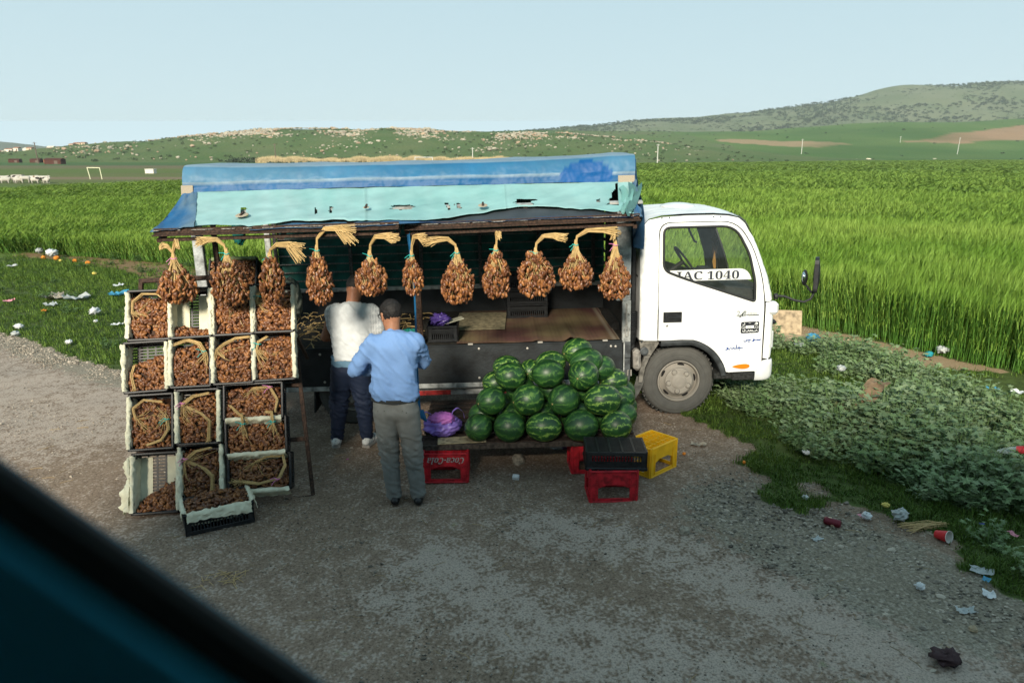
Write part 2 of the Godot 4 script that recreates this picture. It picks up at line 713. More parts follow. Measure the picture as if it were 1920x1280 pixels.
func land() -> void:
	nz.frequency = 0.03
	nz.fractal_octaves = 4
	nz.noise_type = FastNoiseLite.TYPE_SIMPLEX_SMOOTH
	masks()
	# one sheet: fine where one stands, coarser to the horizon
	var xs := []
	var zs := []
	var x := X0
	while x < X1 + 0.01:
		xs.append(x); x += 0.16
	x = X1
	var st := 0.3
	while x < 6500.0:
		x += st; st *= 1.12; xs.append(x)
	x = X0
	st = 0.3
	while x > -6500.0:
		x -= st; st *= 1.12; xs.push_front(x)
	x = Z1
	while x > Z0 - 0.01:
		zs.append(x); x -= 0.16
	x = zs[-1]
	st = 0.3
	while x > -6500.0:
		x -= st; st *= 1.07; zs.append(x)
	x = Z1
	st = 0.3
	while x < 400.0:
		x += st; st *= 1.5; zs.push_front(x)
	var nu := xs.size()
	var nv := zs.size()
	var pts := PackedVector3Array()
	var cols := PackedColorArray()
	var uvs := PackedVector2Array()
	var nrm := PackedVector3Array()
	for j in nv:
		for i in nu:
			var px: float = xs[i]
			var pz: float = zs[j]
			var near := ss(60.0, 20.0, absf(px) + absf(pz))
			pts.append(Vector3(px, gh(px, pz) + nz.get_noise_2d(px * 22.0, pz * 22.0) * 0.022 * near, pz))
			cols.append(plain_color(px, pz))
			uvs.append(Vector2((px - X0) / (X1 - X0), (pz - Z0) / (Z1 - Z0)))
	for j in nv:
		for i in nu:
			var du := pts[j * nu + mini(i + 1, nu - 1)] - pts[j * nu + maxi(i - 1, 0)]
			var dv := pts[mini(j + 1, nv - 1) * nu + i] - pts[maxi(j - 1, 0) * nu + i]
			nrm.append(du.cross(dv).normalized())
	var near_ix := PackedInt32Array()
	var far_ix := PackedInt32Array()
	for j in nv - 1:
		for i in nu - 1:
			var a := j * nu + i
			var q := [a, a + nu, a + nu + 1, a, a + nu + 1, a + 1]
			var inside: bool = xs[i] > X0 - 0.05 and xs[i + 1] < X1 + 0.05 and zs[j] < Z1 + 0.05 and zs[j + 1] > Z0 - 0.05
			if (pts[q[1]] - pts[q[0]]).cross(pts[q[2]] - pts[q[0]]).y > 0.0:
				q = [a, a + nu + 1, a + nu, a, a + 1, a + nu + 1]
			if inside:
				near_ix.append_array(PackedInt32Array(q))
			else:
				far_ix.append_array(PackedInt32Array(q))
	var m := ArrayMesh.new()
	for ix in [near_ix, far_ix]:
		var arr := []
		arr.resize(Mesh.ARRAY_MAX)
		arr[Mesh.ARRAY_VERTEX] = pts
		arr[Mesh.ARRAY_NORMAL] = nrm
		arr[Mesh.ARRAY_COLOR] = cols
		arr[Mesh.ARRAY_TEX_UV] = uvs
		arr[Mesh.ARRAY_INDEX] = ix
		m.add_surface_from_arrays(Mesh.PRIMITIVE_TRIANGLES, arr)
	var near_m := StandardMaterial3D.new()
	near_m.resource_name = "trodden earth"
	near_m.albedo_texture = ground_texture()
	near_m.texture_repeat = true
	near_m.roughness = 0.95
	near_m.metallic_specular = 0.25
	near_m.detail_enabled = true
	near_m.detail_blend_mode = BaseMaterial3D.BLEND_MODE_MUL
	near_m.detail_albedo = tex("soil")
	near_m.detail_uv_layer = BaseMaterial3D.DETAIL_UV_2
	near_m.uv2_triplanar = true
	near_m.uv2_world_triplanar = true
	near_m.uv2_scale = Vector3(1.1, 1.1, 1.1)
	near_m.heightmap_enabled = false
	var far_m := mat("pasture", Color(1, 1, 1), 0.95, {"vc": true, "tex": "fine", "scale": 0.11, "world": true, "spec": 0.2})
	var o := MeshInstance3D.new()
	o.mesh = m
	o.name = "ground"
	o.set_surface_override_material(0, near_m)
	o.set_surface_override_material(1, far_m)
	o.set_meta("kind", "structure")
	add_child(o)

# a long ridge: its crest line, where its foot and crest lie, and its colours
func ridge(called: String, crest: PackedVector2Array, zf: float, zc: float, zb: float, step: float, rough: float, colour: Callable) -> Callable:
	var at := func(px: float, pz: float) -> float:
		var h := 0.0
		var k := 0
		while k < crest.size() - 2 and px > crest[k + 1].x:
			k += 1
		var t := clampf((px - crest[k].x) / (crest[k + 1].x - crest[k].x), 0.0, 1.0)
		t = t * t * (3.0 - 2.0 * t) * 0.6 + t * 0.4
		h = lerpf(crest[k].y, crest[k + 1].y, t)
		if px < crest[0].x:
			h = crest[0].y
		var u := 0.0
		if pz > zc:
			u = smoothstep(zf, zc, pz) * 0.55 + clampf((zf - pz) / (zf - zc), 0.0, 1.0) * 0.45
		else:
			u = 1.0 - smoothstep(zc, zb, pz)
		return h * u
	var nu := int((crest[crest.size() - 1].x - crest[0].x) / step) + 1
	var fz := []
	for j in 41:
		fz.append(lerpf(zf, zc, pow(j / 40.0, 0.9)))
	for j in range(1, 9):
		fz.append(lerpf(zc, zb, j / 8.0))
	var pts := PackedVector3Array()
	var cols := PackedColorArray()
	for z in fz:
		for i in nu:
			var px: float = crest[0].x + i * step
			var h: float = at.call(px, z)
			var r := nz.get_noise_3d(px * 260.0 / absf(zc), z * 260.0 / absf(zc), 7.0) * rough * clampf(h / (rough * 4.0 + 0.01), 0.0, 1.0)
			pts.append(Vector3(px, h + r - 0.3, z))
			cols.append(colour.call(px, z, h))
	var b := MB.new()
	b.sheet(pts, nu, fz.size(), cols)
	struct(called, b, mat("hillside", Color(1, 1, 1), 0.95, {"vc": true, "tex": "fine", "scale": 0.02, "world": true, "spec": 0.15}))
	return at

func blob(r: float, sd: int, nu := 7, nv := 5, amp := 0.35) -> MB:
	var b := MB.new()
	var g := RandomNumberGenerator.new()
	g.seed = sd
	var off := []
	for i in (nu + 1) * (nv + 1):
		off.append(1.0 + g.randf_range(-amp, amp))
	for j in nv:
		for i in nu:
			var p := []
			for q in [[i, j], [(i + 1) % nu, j], [(i + 1) % nu, j + 1], [i, j + 1]]:
				var a: float = TAU * q[0] / nu
				var e: float = PI * q[1] / nv
				var o: float = off[q[1] * nu + q[0]] if q[1] > 0 and q[1] < nv else 1.0
				p.append(Vector3(sin(e) * cos(a), cos(e), sin(e) * sin(a)) * r * o)
			if j > 0:
				b.face(p[0], p[1], p[2])
			if j < nv - 1:
				b.face(p[0], p[2], p[3])
	return b

func shrub_mesh(sd: int, leaves: int) -> MB:   # a knot of small leaf faces, unit size, standing on its base
	var b := MB.new()
	var g := RandomNumberGenerator.new()
	g.seed = sd
	for i in leaves:
		var d := Vector3(g.randfn(), absf(g.randfn()) * 0.9, g.randfn()) * 0.42
		if d.length() > 1.0:
			d = d.normalized()
		var u := Vector3(g.randfn(), g.randfn(), g.randfn()).normalized()
		var w := u.cross(Vector3(g.randfn(), g.randfn(), g.randfn())).normalized()
		var s := g.randf_range(0.14, 0.3)
		var m := (d + Vector3(0, 0.3, 0)).normalized()
		b.tri(d - u * s, d + u * s, d + w * s, m, m, m)
	return b

var hill_at: Callable

func hills() -> void:
	var grass := Color(0.075, 0.125, 0.04)
	var left := pv([-345, 0, -334, 1.3, -318, 4.4, -302, 8.5, -282, 11.9, -270, 13.7, -238, 14.1, -235, 16.0, -216, 18.2, -189, 20.8, -177, 21.9, -154, 22.3, -123, 21.9, -108, 21.2, -85, 22.3, -62, 21.5, -39, 19.7, 0, 19.7, 31, 19.2, 73, 16.1, 132, 9.5, 200, 3.0])
	var hl := ridge("rocky_hill", left, -330, -560, -900, 3.0, 1.6, func(px, pz, h):
		var a: float = nz.get_noise_2d(px * 0.9, pz * 0.5) * 0.5 + 0.5
		return Color(0.085, 0.16, 0.05).lerp(Color(0.19, 0.21, 0.1), a * 0.8))
	hill_at = hl
	var midc := pv([-400, 6, -180, 17.6, -110, 26.9, -41, 32.9, 28, 35.5, 131, 34.2, 234, 32.9, 303, 33.6, 371, 38.9, 439, 43.5, 508, 44.8, 576, 45.4, 658, 49.4, 849, 54.0, 1300, 60])
	var hm := ridge("green_slope", midc, -480, -1000, -1300, 6.0, 1.2, func(px, pz, h):
		var a: float = nz.get_noise_2d(px * 0.4, pz * 0.25) * 0.5 + 0.5
		var k: float = nz.get_noise_2d(px * 0.12 + 90.0, pz * 0.1)
		var c := Color(0.085, 0.18, 0.045).lerp(Color(0.16, 0.23, 0.075), a)
		if px < 190.0 and h > 9.0:
			c = c.lerp(Color(0.16, 0.17, 0.09), clampf(a * 1.2 - 0.2, 0, 0.7))
		var wob: float = nz.get_noise_2d(px * 0.6, 40.0) * 14.0
		if field_a(px, pz + wob):
			c = Color(0.42, 0.3, 0.17).lerp(Color(0.36, 0.27, 0.15), a)
		if field_b(px, pz + wob):
			c = Color(0.36, 0.22, 0.13).lerp(Color(0.44, 0.3, 0.18), a)
		return c.lerp(Color(0.05, 0.12, 0.03), clampf(k, 0.0, 0.5)))
	var far := pv([-300, 5, -79, 41.0, 52, 65.0, 183, 75.0, 300, 87.5, 443, 92.5, 546, 102.5, 636, 114.9, 738, 128.6, 828, 142.1, 928, 163.0, 979, 167.9, 1056, 169.1, 1146, 176.5, 1235, 177.7, 1595, 180.1, 2300, 150])
	var hf := ridge("scrub_mountain", far, -1050, -1900, -2600, 12.0, 9.0, func(px, pz, h):
		var a: float = nz.get_noise_2d(px * 0.3, pz * 0.2) * 0.5 + 0.5
		return Color(0.12, 0.165, 0.075).lerp(Color(0.25, 0.26, 0.17), a * 0.9))
	ridge("hazy_hill", pv([-2900, 66, -2084, 64.7, -1741, 56.4, -1656, 48.1, -1605, 41.4, -1555, 31.4, -1451, 33.0, -1376, 12.9, -1250, 0.1]), -1900, -2500, -3000, 14.0, 4.0, func(px, pz, h):
		return Color(0.12, 0.14, 0.08))
	ridge("hazy_mountain", pv([-5600, 100, -4173, 103.3, -3311, 103.3, -3188, 113.2, -3103, 106.6, -3003, 83.3, -2792, 109.9, -2658, 100, -2418, 80, -2217, 30, -2000, 0.1]), -4000, -5000, -5800, 40.0, 4.0, func(px, pz, h):
		return Color(0.12, 0.14, 0.1))
	# rocks and scrub on the hills
	rng.seed = 11
	var rocks := []
	var rc := []
	while rocks.size() < 2400:
		var px := rf(-330, 110)
		var pz := rf(-560, -345)
		var h: float = hl.call(px, pz)
		var up := ss(2.0, 19.0, h)
		var a := nz.get_noise_2d(px * 0.55, pz * 0.5) * 0.5 + 0.5
		if rf(0, 1) > clampf((a - 0.47) * 3.5, 0.012, 1.0) * (0.06 + 0.94 * up * up):
			continue
		var s := rf(0.22, 0.55) * (2.0 if rf(0, 1) < 0.1 else 1.0) * (1.35 if up > 0.85 else 1.0)
		rocks.append(Transform3D(Basis.from_euler(Vector3(rf(0, 3), rf(0, 6), rf(0, 3))).scaled(Vector3(s * 1.3, s * 0.8, s)), Vector3(px, h + s * 0.1, pz)))
		var w := rf(0.7, 1.1)
		rc.append(Color(0.34, 0.31, 0.24) * w if rf(0, 1) < 0.7 else Color(0.34, 0.25, 0.17) * w)
	many(self, "hill_rocks", blob(1.0, 4), mat("rock", Color(1, 1, 1), 0.9, {"vc": true}), rocks, rc)
	var bush := []
	var bc := []
	while bush.size() < 700:
		var px := rf(-330, 130)
		var pz := rf(-560, -335)
		var h: float = hl.call(px, pz)
		if h < 0.5:
			continue
		var s := rf(0.6, 1.5)
		bush.append(yaw_at(Vector3(px, h - 0.2, pz), rf(0, 6), s))
		bc.append(Color(0.05, 0.075, 0.03) * rf(0.8, 1.3))
	while bush.size() < 1200:
		var px := rf(-250, 800)
		var pz := rf(-1000, -490)
		var h: float = hm.call(px, pz)
		if field_a(px, pz) or field_b(px, pz) or (px > 190.0 and rf(0, 1) < 0.8):
			continue
		var s := rf(0.8, 2.0)
		bush.append(yaw_at(Vector3(px, h - 0.3, pz), rf(0, 6), s))
		bc.append(Color(0.05, 0.075, 0.035) * rf(0.8, 1.3))
	while bush.size() < 9500:
		var px := rf(-100, 1500)
		var pz := rf(-1890, -1150)
		var h: float = hf.call(px, pz)
		var s := rf(2.0, 5.5)
		bush.append(yaw_at(Vector3(px, h - 0.5, pz), rf(0, 6), s))
		bc.append(Color(0.04, 0.06, 0.03) * rf(0.8, 1.4))
	many(self, "hill_scrub", shrub_mesh(2, 46), mat("scrub", Color(1, 1, 1), 0.9, {"vc": true}), bush, bc)
	# the belt of dry reeds and the dark thicket before the hill
	var reed := MB.new()
	rng.seed = 21
	for i in 26:
		var a := Vector3(rf(-1.2, 1.2), 0, rf(-0.6, 0.6))
		var t := a + Vector3(rf(-0.5, 0.5), rf(0.65, 1.0), rf(-0.2, 0.2))
		var w := Vector3(rf(0.05, 0.12), 0, 0)
		reed.tri(a - w, a + w, t, Vector3(0, 0.3, 1), Vector3(0, 0.3, 1), Vector3(0, 0.3, 1))
	var rx := []
	var rcol := []
	for i in 1500:
		var px := rf(-105, 10)
		var g := nz.get_noise_1d(px * 3.0)
		rx.append(Transform3D(Basis(Vector3.UP, rf(-0.5, 0.5)).scaled(Vector3(1, 2.5 + g * 1.7 + rf(-0.4, 0.4), 1)), Vector3(px, -0.1, -323 + rf(-6, 6))))
		rcol.append(Color(0.42, 0.34, 0.19) * rf(0.75, 1.15))
	many(self, "dry_reeds", reed, mat("reed", Color(1, 1, 1), 0.9, {"vc": true, "back": Color(0.2, 0.16, 0.1)}), rx, rcol)
	var th := []
	var tc := []
	for i in 420:
		var px := rf(-122, -72) if i < 300 else rf(-106, 50)
		var s := rf(1.4, 2.6) if i < 300 else rf(0.5, 1.1)
		th.append(yaw_at(Vector3(px, 0, (-334 if i < 300 else -314) + rf(-4, 4)), rf(0, 6), s))
		tc.append(Color(0.035, 0.055, 0.028) * rf(0.8, 1.5))
	many(self, "dark_thicket", shrub_mesh(5, 60), mats["scrub"], th, tc)
	# pale rubble and dry bushes along the far edge of the wheat
	var ru := []
	var ruc := []
	for i in 420:
		var px := rf(70, 420)
		var pz := -460.0 - px * 0.35 + rf(-40, 45)
		if nz.get_noise_2d(px * 2.0, 9.0) < -0.25:
			continue
		var s := rf(0.5, 1.3)
		ru.append(Transform3D(Basis.from_euler(Vector3(0, rf(0, 6), 0)).scaled(Vector3(s * 1.8, s * 0.9, s)), Vector3(px, 0.3, pz)))
		ruc.append((Color(0.62, 0.55, 0.42) if rf(0, 1) < 0.75 else Color(0.3, 0.2, 0.12)) * rf(0.7, 1.1))
	many(self, "rubble_heaps", blob(1.0, 9), mats["rock"], ru, ruc)

func field_a(px: float, pz: float) -> bool:
	return Geometry2D.is_point_in_polygon(Vector2(px, pz), FA)

func field_b(px: float, pz: float) -> bool:
	return Geometry2D.is_point_in_polygon(Vector2(px, pz), FB)

var FA := pv([194, -749, 220, -777, 247, -777, 266, -742, 300, -724, 307, -694, 266, -662, 229, -678, 206, -712])
var FB := pv([354, -704, 395, -734, 437, -765, 496, -810, 568, -862, 655, -877, 700, -800, 517, -687, 455, -687, 397, -684])

# ------------------------------------------------------------------ plants
func blade(b: MB, p: Vector3, dir: Vector3, h: float, w: float, bend: float, segs: int, up := 1.0) -> void:
	var side := dir.cross(Vector3.UP).normalized() * w
	var last_a := p - side
	var last_b := p + side
	var m := (Vector3.UP * 0.5 + dir * 0.6).normalized()
	for i in segs:
		var t := float(i + 1) / segs
		var q := p + Vector3.UP * h * (t - 0.35 * bend * t * t) * up + dir * h * bend * t * t
		var k := (1.0 - t * t) if i < segs - 1 else 0.0
		if k > 0.0:
			b.tri(last_a, last_b, q + side * k, m, m, m)
			b.tri(last_a, q + side * k, q - side * k, m, m, m)
			last_a = q - side * k
			last_b = q + side * k
		else:
			b.tri(last_a, last_b, q, m, m, m)

func wheat_clump(sd: int, stems: int) -> MB:
	var b := MB.new()
	rng.seed = sd
	for i in stems:
		var a := rf(0, TAU)
		var r := sqrt(rf(0, 1)) * 0.13
		var p := Vector3(cos(a) * r, 0, sin(a) * r)
		var lean := Vector3(rf(-0.08, 0.22), 0, rf(-0.12, 0.12))
		var h := rf(0.58, 0.8)
		var tip := p + Vector3(0, h, 0) + lean * h
		b.col = Color(0.62, 0.85, 0.9)
		var m := Vector3(rf(-1, 1), 0.3, rf(-1, 1)).normalized()
		var w := Vector3(-m.z, 0, m.x).normalized() * 0.0028
		b.tri(p - w, p + w, tip + w * 0.6, m, m, m)
		b.tri(p - w, tip + w * 0.6, tip - w * 0.6, m, m, m)
		# ear with its beard
		b.col = Color(1.2, 1.1, 0.95)
		var e := (lean * 1.6 + Vector3(rf(0, 0.2), 0.8, rf(-0.1, 0.1))).normalized()
		var w2 := Vector3(-m.z, 0, m.x).normalized() * 0.008
		var l := rf(0.07, 0.1)
		b.tri(tip - w2 * 0.4, tip + w2, tip + e * l, m, m, m)
		b.tri(tip - w2, tip + w2 * 0.4, tip + e * l * 0.9, m, m, m)
		for k in 2:
			var f := tip + e * l * 1.9 + Vector3(rf(-0.03, 0.03), rf(-0.01, 0.02), rf(-0.03, 0.03))
			b.tri(tip + e * l * 0.3 - w2 * 0.5, tip + e * l * 0.3 + w2 * 0.5, f, m, m, m)
		b.col = Color(1, 1, 1)
		for k in 3:
			var t: float = [0.3, 0.55, 0.8][k] + rf(-0.08, 0.08)
			var d := Vector3.RIGHT.rotated(Vector3.UP, rf(0, TAU)) + Vector3(0.35, 0, 0)
			blade(b, p.lerp(tip, t), d.normalized(), rf(0.16, 0.3), rf(0.003, 0.0055), rf(0.5, 1.1), 3)
	b.col = Color(0.95, 0.9, 0.5)
	for i in 5:
		var d := Vector3.RIGHT.rotated(Vector3.UP, rf(0, TAU))
		blade(b, Vector3(rf(-0.1, 0.1), 0, rf(-0.1, 0.1)), d, rf(0.12, 0.25), 0.005, rf(0.5, 1.2), 3)
	return b

func grass_tuft(sd: int, cnt: int, hh: float) -> MB:
	var b := MB.new()
	rng.seed = sd
	for i in cnt:
		var d := Vector3.RIGHT.rotated(Vector3.UP, rf(0, TAU))
		var r := sqrt(rf(0, 1)) * 0.06
		blade(b, Vector3(rf(-1, 1) * r, 0, rf(-1, 1) * r), d, hh * rf(0.6, 1.25), rf(0.0025, 0.0045), rf(0.3, 1.0), 3)
	return b

func lobed_leaf(b: MB, p: Vector3, dir: Vector3, nrm: Vector3, s: float) -> void:
	var side := dir.cross(nrm).normalized()
	var ring := []
	for k in 11:
		var a := -2.3 + 4.6 * k / 10.0
		var r := s * (1.0 if k % 2 == 0 else 0.55) * (1.0 if k != 5 else 0.75)
		ring.append(p + dir * (cos(a) * r + s * 0.55) + side * sin(a) * r * 0.95 + nrm * (-0.22 * s * absf(sin(a)) + rf(-0.1, 0.1) * s))
	var c := p + dir * s * 0.45 + nrm * s * 0.06
	for k in 10:
		b.face(ring[k], ring[k + 1], c)

func weed_clump(sd: int, stems: int) -> MB:
	var b := MB.new()
	rng.seed = sd
	for i in stems:
		var a := rf(0, TAU)
		var out := Vector3(cos(a), 0, sin(a))
		var h := rf(0.1, 0.28)
		var tip := out * rf(0.02, 0.2) + Vector3(0, h, 0)
		b.col = Color(0.8, 0.9, 0.7)
		b.tube([out * 0.02, tip * 0.55 + out * 0.02, tip], [0.004, 0.003, 0.002], 4, false)
		for k in 7:
			var t := 0.25 + 0.75 * k / 6.0
			var d := out.rotated(Vector3.UP, rf(-1.9, 1.9))
			var n := (Vector3.UP * rf(0.5, 1.0) + d * rf(-1.3, 0.5) + Vector3(rf(-0.6, 0.6), 0, rf(-0.6, 0.6))).normalized()
			var g := rf(0.75, 1.2)
			b.col = Color(g * 1.05, g, g * 1.1)
			lobed_leaf(b, tip * t + d * rf(0.01, 0.06), (d + Vector3(0, rf(-0.3, 0.4), 0)).normalized(), n, rf(0.02, 0.046))
	return b

func plants() -> void:
	# wheat
	var spots := [[], [], [], []]
	var tints := [[], [], [], []]
	rng.seed = 5
	for ringdef: Array in [[8.0, 15.0, 0.15], [15.0, 26.0, 0.22], [26.0, 50.0, 0.42], [50.0, 110.0, 0.95], [110.0, 470.0, 2.5]]:
		var s: float = ringdef[2]
		var d1: float = ringdef[1]
		var nx := int(d1 * 0.86 / s)
		for j in int((d1 - ringdef[0] * 0.7) / s):
			for i in range(-nx, nx):
				var x := (i + rf(0, 1)) * s
				var z: float = -(ringdef[0] * 0.7 + (j + rf(0, 1)) * s)
				var d := sqrt(x * x + z * z)
				if d < ringdef[0] or d > d1 or absf(x) > -z * 0.74 + 2.5:
					continue
				if not Geometry2D.is_point_in_polygon(Vector2(x, z), wheat):
					continue
				var k := rng.randi() % 4
				var g := nz.get_noise_2d(x * 1.4, z * 3.0)
				var g2 := nz.get_noise_2d(x * 9.0 + 50.0, z * 9.0)
				var hs := rf(0.9, 1.1) * lerpf(0.7, 1.0, ss(-9.0, 2.0, x)) * (1.0 + g * 0.12 + g2 * 0.1)
				var wide: float = maxf(1.0, s / 0.17)
				var ba := Basis(Vector3.UP, rf(-0.7, 0.7)) * Basis(Vector3.FORWARD, -0.1 - g * 0.25 - g2 * 0.15)
				spots[k].append(Transform3D(ba.scaled(Vector3(wide, 1, wide)) * Basis.from_scale(Vector3(1, hs, 1)), on(x, z)))
				var c := Color(0.14, 0.265, 0.034).lerp(Color(0.24, 0.36, 0.068), clampf(0.5 + g * 0.9 + g2 * 0.5 + rf(-0.15, 0.15), 0.0, 1.0))
				tints[k].append(c.lerp(Color(0.235, 0.36, 0.075), ss(12, 90, d) * 0.75))
	var wm := mat("wheat", Color(1, 1, 1), 0.6, {"vc": true, "back": Color(0.5, 0.5, 0.3), "spec": 0.3})
	for k in 4:
		many(self, "wheat_field", wheat_clump(60 + k, 34), wm, spots[k], tints[k])
	# the closed canopy below the ears
	var b := MB.new()
	var zz := []
	var z: float = -5.0
	while z > -450.0:
		zz.append(z)
		z *= 1.035
	var nu := 161
	var pts := PackedVector3Array()
	var cols := PackedColorArray()
	var inside := PackedByteArray()
	for q: float in zz:
		for i in nu:
			var x: float = (i - 80) / 80.0 * (-q * 0.82 + 5.0)
			var d := -q
			var g := nz.get_noise_2d(x * 1.4, q * 3.0)
			pts.append(Vector3(x, gh(x, q) + 0.46 * lerpf(0.7, 1.0, ss(-9.0, 2.0, x)) + g * 0.07 + rf(-0.03, 0.03), q))
			cols.append(Color(0.11, 0.2, 0.03).lerp(Color(0.225, 0.34, 0.068), ss(20, 150, d) * 0.85))
			var ok := true
			for o in [Vector2(0, 0.9), Vector2(-0.7, 0.7), Vector2(0.8, 0.8), Vector2(0, -1)]:
				ok = ok and Geometry2D.is_point_in_polygon(Vector2(x, q) + o, wheat)
			inside.append(1 if ok else 0)
	var skip := PackedByteArray()
	skip.resize(nu * zz.size())
	for j in zz.size() - 1:
		for i in nu - 1:
			var a := j * nu + i
			skip[a] = 0 if inside[a] and inside[a + 1] and inside[a + nu] and inside[a + nu + 1] else 1
	b.sheet(pts, nu, zz.size(), cols, skip)
	var can := struct("wheat_canopy", b, mat("canopy", Color(1, 1, 1), 0.9, {"vc": true, "tex": "fine", "scale": 0.6, "world": true, "nrm": "n_soil", "ns": 0.8}))
	can.set_meta("kind", "stuff")
	# short grass on the verges
	var gs := [[], []]
	var gc := [[], []]
	rng.seed = 8
	for zone in [[1.2, 9.0, -12.0, -2.2, 0.055, 1.0], [-15.0, 2.0, -21.5, -9.8, 0.115, 1.35], [-15.0, 2.0, -24.0, -18.0, 0.2, 1.8], [3.0, 8.0, -12.5, -4.5, 0.14, 1.2]]:
		var s: float = zone[4]
		for j in int((zone[3] - zone[2]) / s):
			for i in int((zone[1] - zone[0]) / s):
				var x: float = zone[0] + (i + rf(0, 1)) * s
				var q: float = zone[2] + (j + rf(0, 1)) * s
				if absf(x) > -q * 0.72 + 0.6:
					continue
				var nn := nz.get_noise_2d(x * 40.0, q * 40.0) * 0.5 + nz.get_noise_2d(x * 11.0, q * 11.0) * 0.5
				var dens := mk("verge", x, q) * 0.9 - mk("weeds", x, q) * 0.25 - mk("strip", x, q) * 0.86 - mk("trash", x, q) * 0.6
				if dens < 0.02 or rf(0, 1) > dens + nn * 1.1 or Geometry2D.is_point_in_polygon(Vector2(x, q), wheat):
					continue
				var k := rng.randi() % 2
				var h: float = rf(0.55, 1.2) * zone[5] * (1.0 + nn)
				gs[k].append(Transform3D(Basis(Vector3.UP, rf(0, 6)).scaled(Vector3(zone[5], h, zone[5])), on(x, q, -0.005)))
				gc[k].append(Color(0.085, 0.17, 0.026).lerp(Color(0.15, 0.24, 0.045), clampf(rf(0, 1) + nn, 0, 1)))
	var gm := mat("grass", Color(1, 1, 1), 0.65, {"vc": true, "back": Color(0.4, 0.4, 0.25), "spec": 0.3})
	for k in 2:
		many(self, "verge_grass", grass_tuft(30 + k, 15, 0.075), gm, gs[k], gc[k])
	# the grey-green weeds before the cab
	var ws := [[], [], []]
	var wc := [[], [], []]
	rng.seed = 9
	for j in 90:
		for i in 45:
			var x := 2.0 + (i + rf(0, 1)) * 0.115
			var q := -11.6 + (j + rf(0, 1)) * 0.115
			var nn := nz.get_noise_2d(x * 14.0, q * 14.0)
			if rf(0, 1) > mk("weeds", x, q) * (0.42 + nn * 1.2) and not (mk("verge", x, q) > 0.5 and mk("strip", x, q) < 0.5 and rf(0, 1) < 0.012):
				continue
			var k := rng.randi() % 3
			var s := rf(0.6, 1.25) * (1.0 + nn * 0.7)
			ws[k].append(yaw_at(on(x, q, -0.02), rf(0, 6), s))
			wc[k].append(Color(0.115, 0.19, 0.07).lerp(Color(0.22, 0.3, 0.155), clampf(rf(0, 1) * 0.8 + nn * 0.5, 0, 1)))
	for i in 130:   # some on the left verge too
		var x := rf(-15, -4)
		var q := rf(-22, -10.5)
		if mk("trash", x, q) < 0.5 and rf(0, 1) < 0.75 or mk("verge", x, q) < 0.5:
			continue
		ws[0].append(yaw_at(on(x, q, -0.02), rf(0, 6), rf(0.5, 1.0)))
		wc[0].append(Color(0.07, 0.125, 0.045) * rf(0.8, 1.2))
	var wm2 := mat("weed", Color(1, 1, 1), 0.7, {"vc": true, "back": Color(0.25, 0.25, 0.2), "spec": 0.3})
	for k in 3:
		many(self, "leafy_weeds", weed_clump(70 + k, 13), wm2, ws[k], wc[k])
	# pebbles, straw and dead leaves on the earth
	var st := [[], []]
	var sc := [[], []]
	rng.seed = 12
	for i in 150000:
		var x := rf(-9.5, 5.5)
		var q := -rf(2.2, 13.0)
		if absf(x) > -q * 0.72 + 0.4 or mk("verge", x, q) > 0.5 and mk("strip", x, q) < 0.5:
			continue
		var g := mk("gravel", x, q)
		if rf(0, 1) > 0.42 + g * 1.4 + nz.get_noise_2d(x * 16.0, q * 16.0) * 0.6 - mk("pale", x, q) * 0.25:
			continue
		var s := rf(0.002, 0.0055) * (1.0 + g * 1.1) * (2.2 if rf(0, 1) < 0.03 else 1.0)
		var k := rng.randi() % 2
		st[k].append(Transform3D(Basis.from_euler(Vector3(rf(0, 3), rf(0, 6), rf(0, 3))).scaled(Vector3(s * 1.4, s * 0.8, s)), on(x, q, s * 0.25)))
		sc[k].append(Color(0.23, 0.2, 0.16) * rf(0.3, 1.8))
	for k in 2:
		many(self, "gravel", blob(1.0, 40 + k, 6, 4), mats["rock"], st[k], sc[k])
	var sx := []
	var sxc := []
	var sm := MB.new()
	sm.tube([Vector3(-0.5, 0, 0), Vector3(-0.1, 0.03, 0.06), Vector3(0.5, 0, -0.02)], 0.018, 4, false)
	for i in 900:
		var x := rf(-5.5, 3.4)
		var q := -rf(2.4, 8.6)
		if mk("verge", x, q) > 0.5 or absf(x) > -q * 0.72:
			continue
		var s := rf(0.03, 0.12)
		sx.append(yaw_at(on(x, q, 0.004), rf(0, 6), s))
		sxc.append(Color(0.36, 0.26, 0.13) * rf(0.4, 1.1))
	many(self, "straw_bits", sm, mat("straw", Color(1, 1, 1), 0.8, {"vc": true}), sx, sxc)

# ------------------------------------------------------------------ the truck; x runs forward, y up, z towards the near side
var TX := Transform3D(Basis(Vector3(0.99942, 0.02199, -0.02617), Vector3(-0.02199, 0.99976, 0.00058), Vector3(0.02618, 0.0, 0.99966)).orthonormalized(), Vector3(1.8724, 0.0412, -7.8228))

func arc(cx: float, cy: float, r: float, a0: float, a1: float, k: int) -> PackedVector2Array:
	var p := PackedVector2Array()
	for i in k + 1:
		var a := deg_to_rad(lerpf(a0, a1, float(i) / k))
		p.append(Vector2(cx + cos(a) * r, cy + sin(a) * r))
	return p

func rounded(pts: PackedVector2Array, radii: Array, k := 5) -> PackedVector2Array:
	var out := PackedVector2Array()
	var n := pts.size()
	for i in n:
		var r: float = radii[i] if i < radii.size() else 0.0
		var p := pts[i]
		if r <= 0.0:
			out.append(p)
			continue
		var a := (pts[(i + n - 1) % n] - p).normalized()
		var b := (pts[(i + 1) % n] - p).normalized()
		var s := p + a * r
		var e := p + b * r
		for q in k + 1:
			var t := float(q) / k
			out.append(s.lerp(p, t).lerp(p.lerp(e, t), t))
	return out

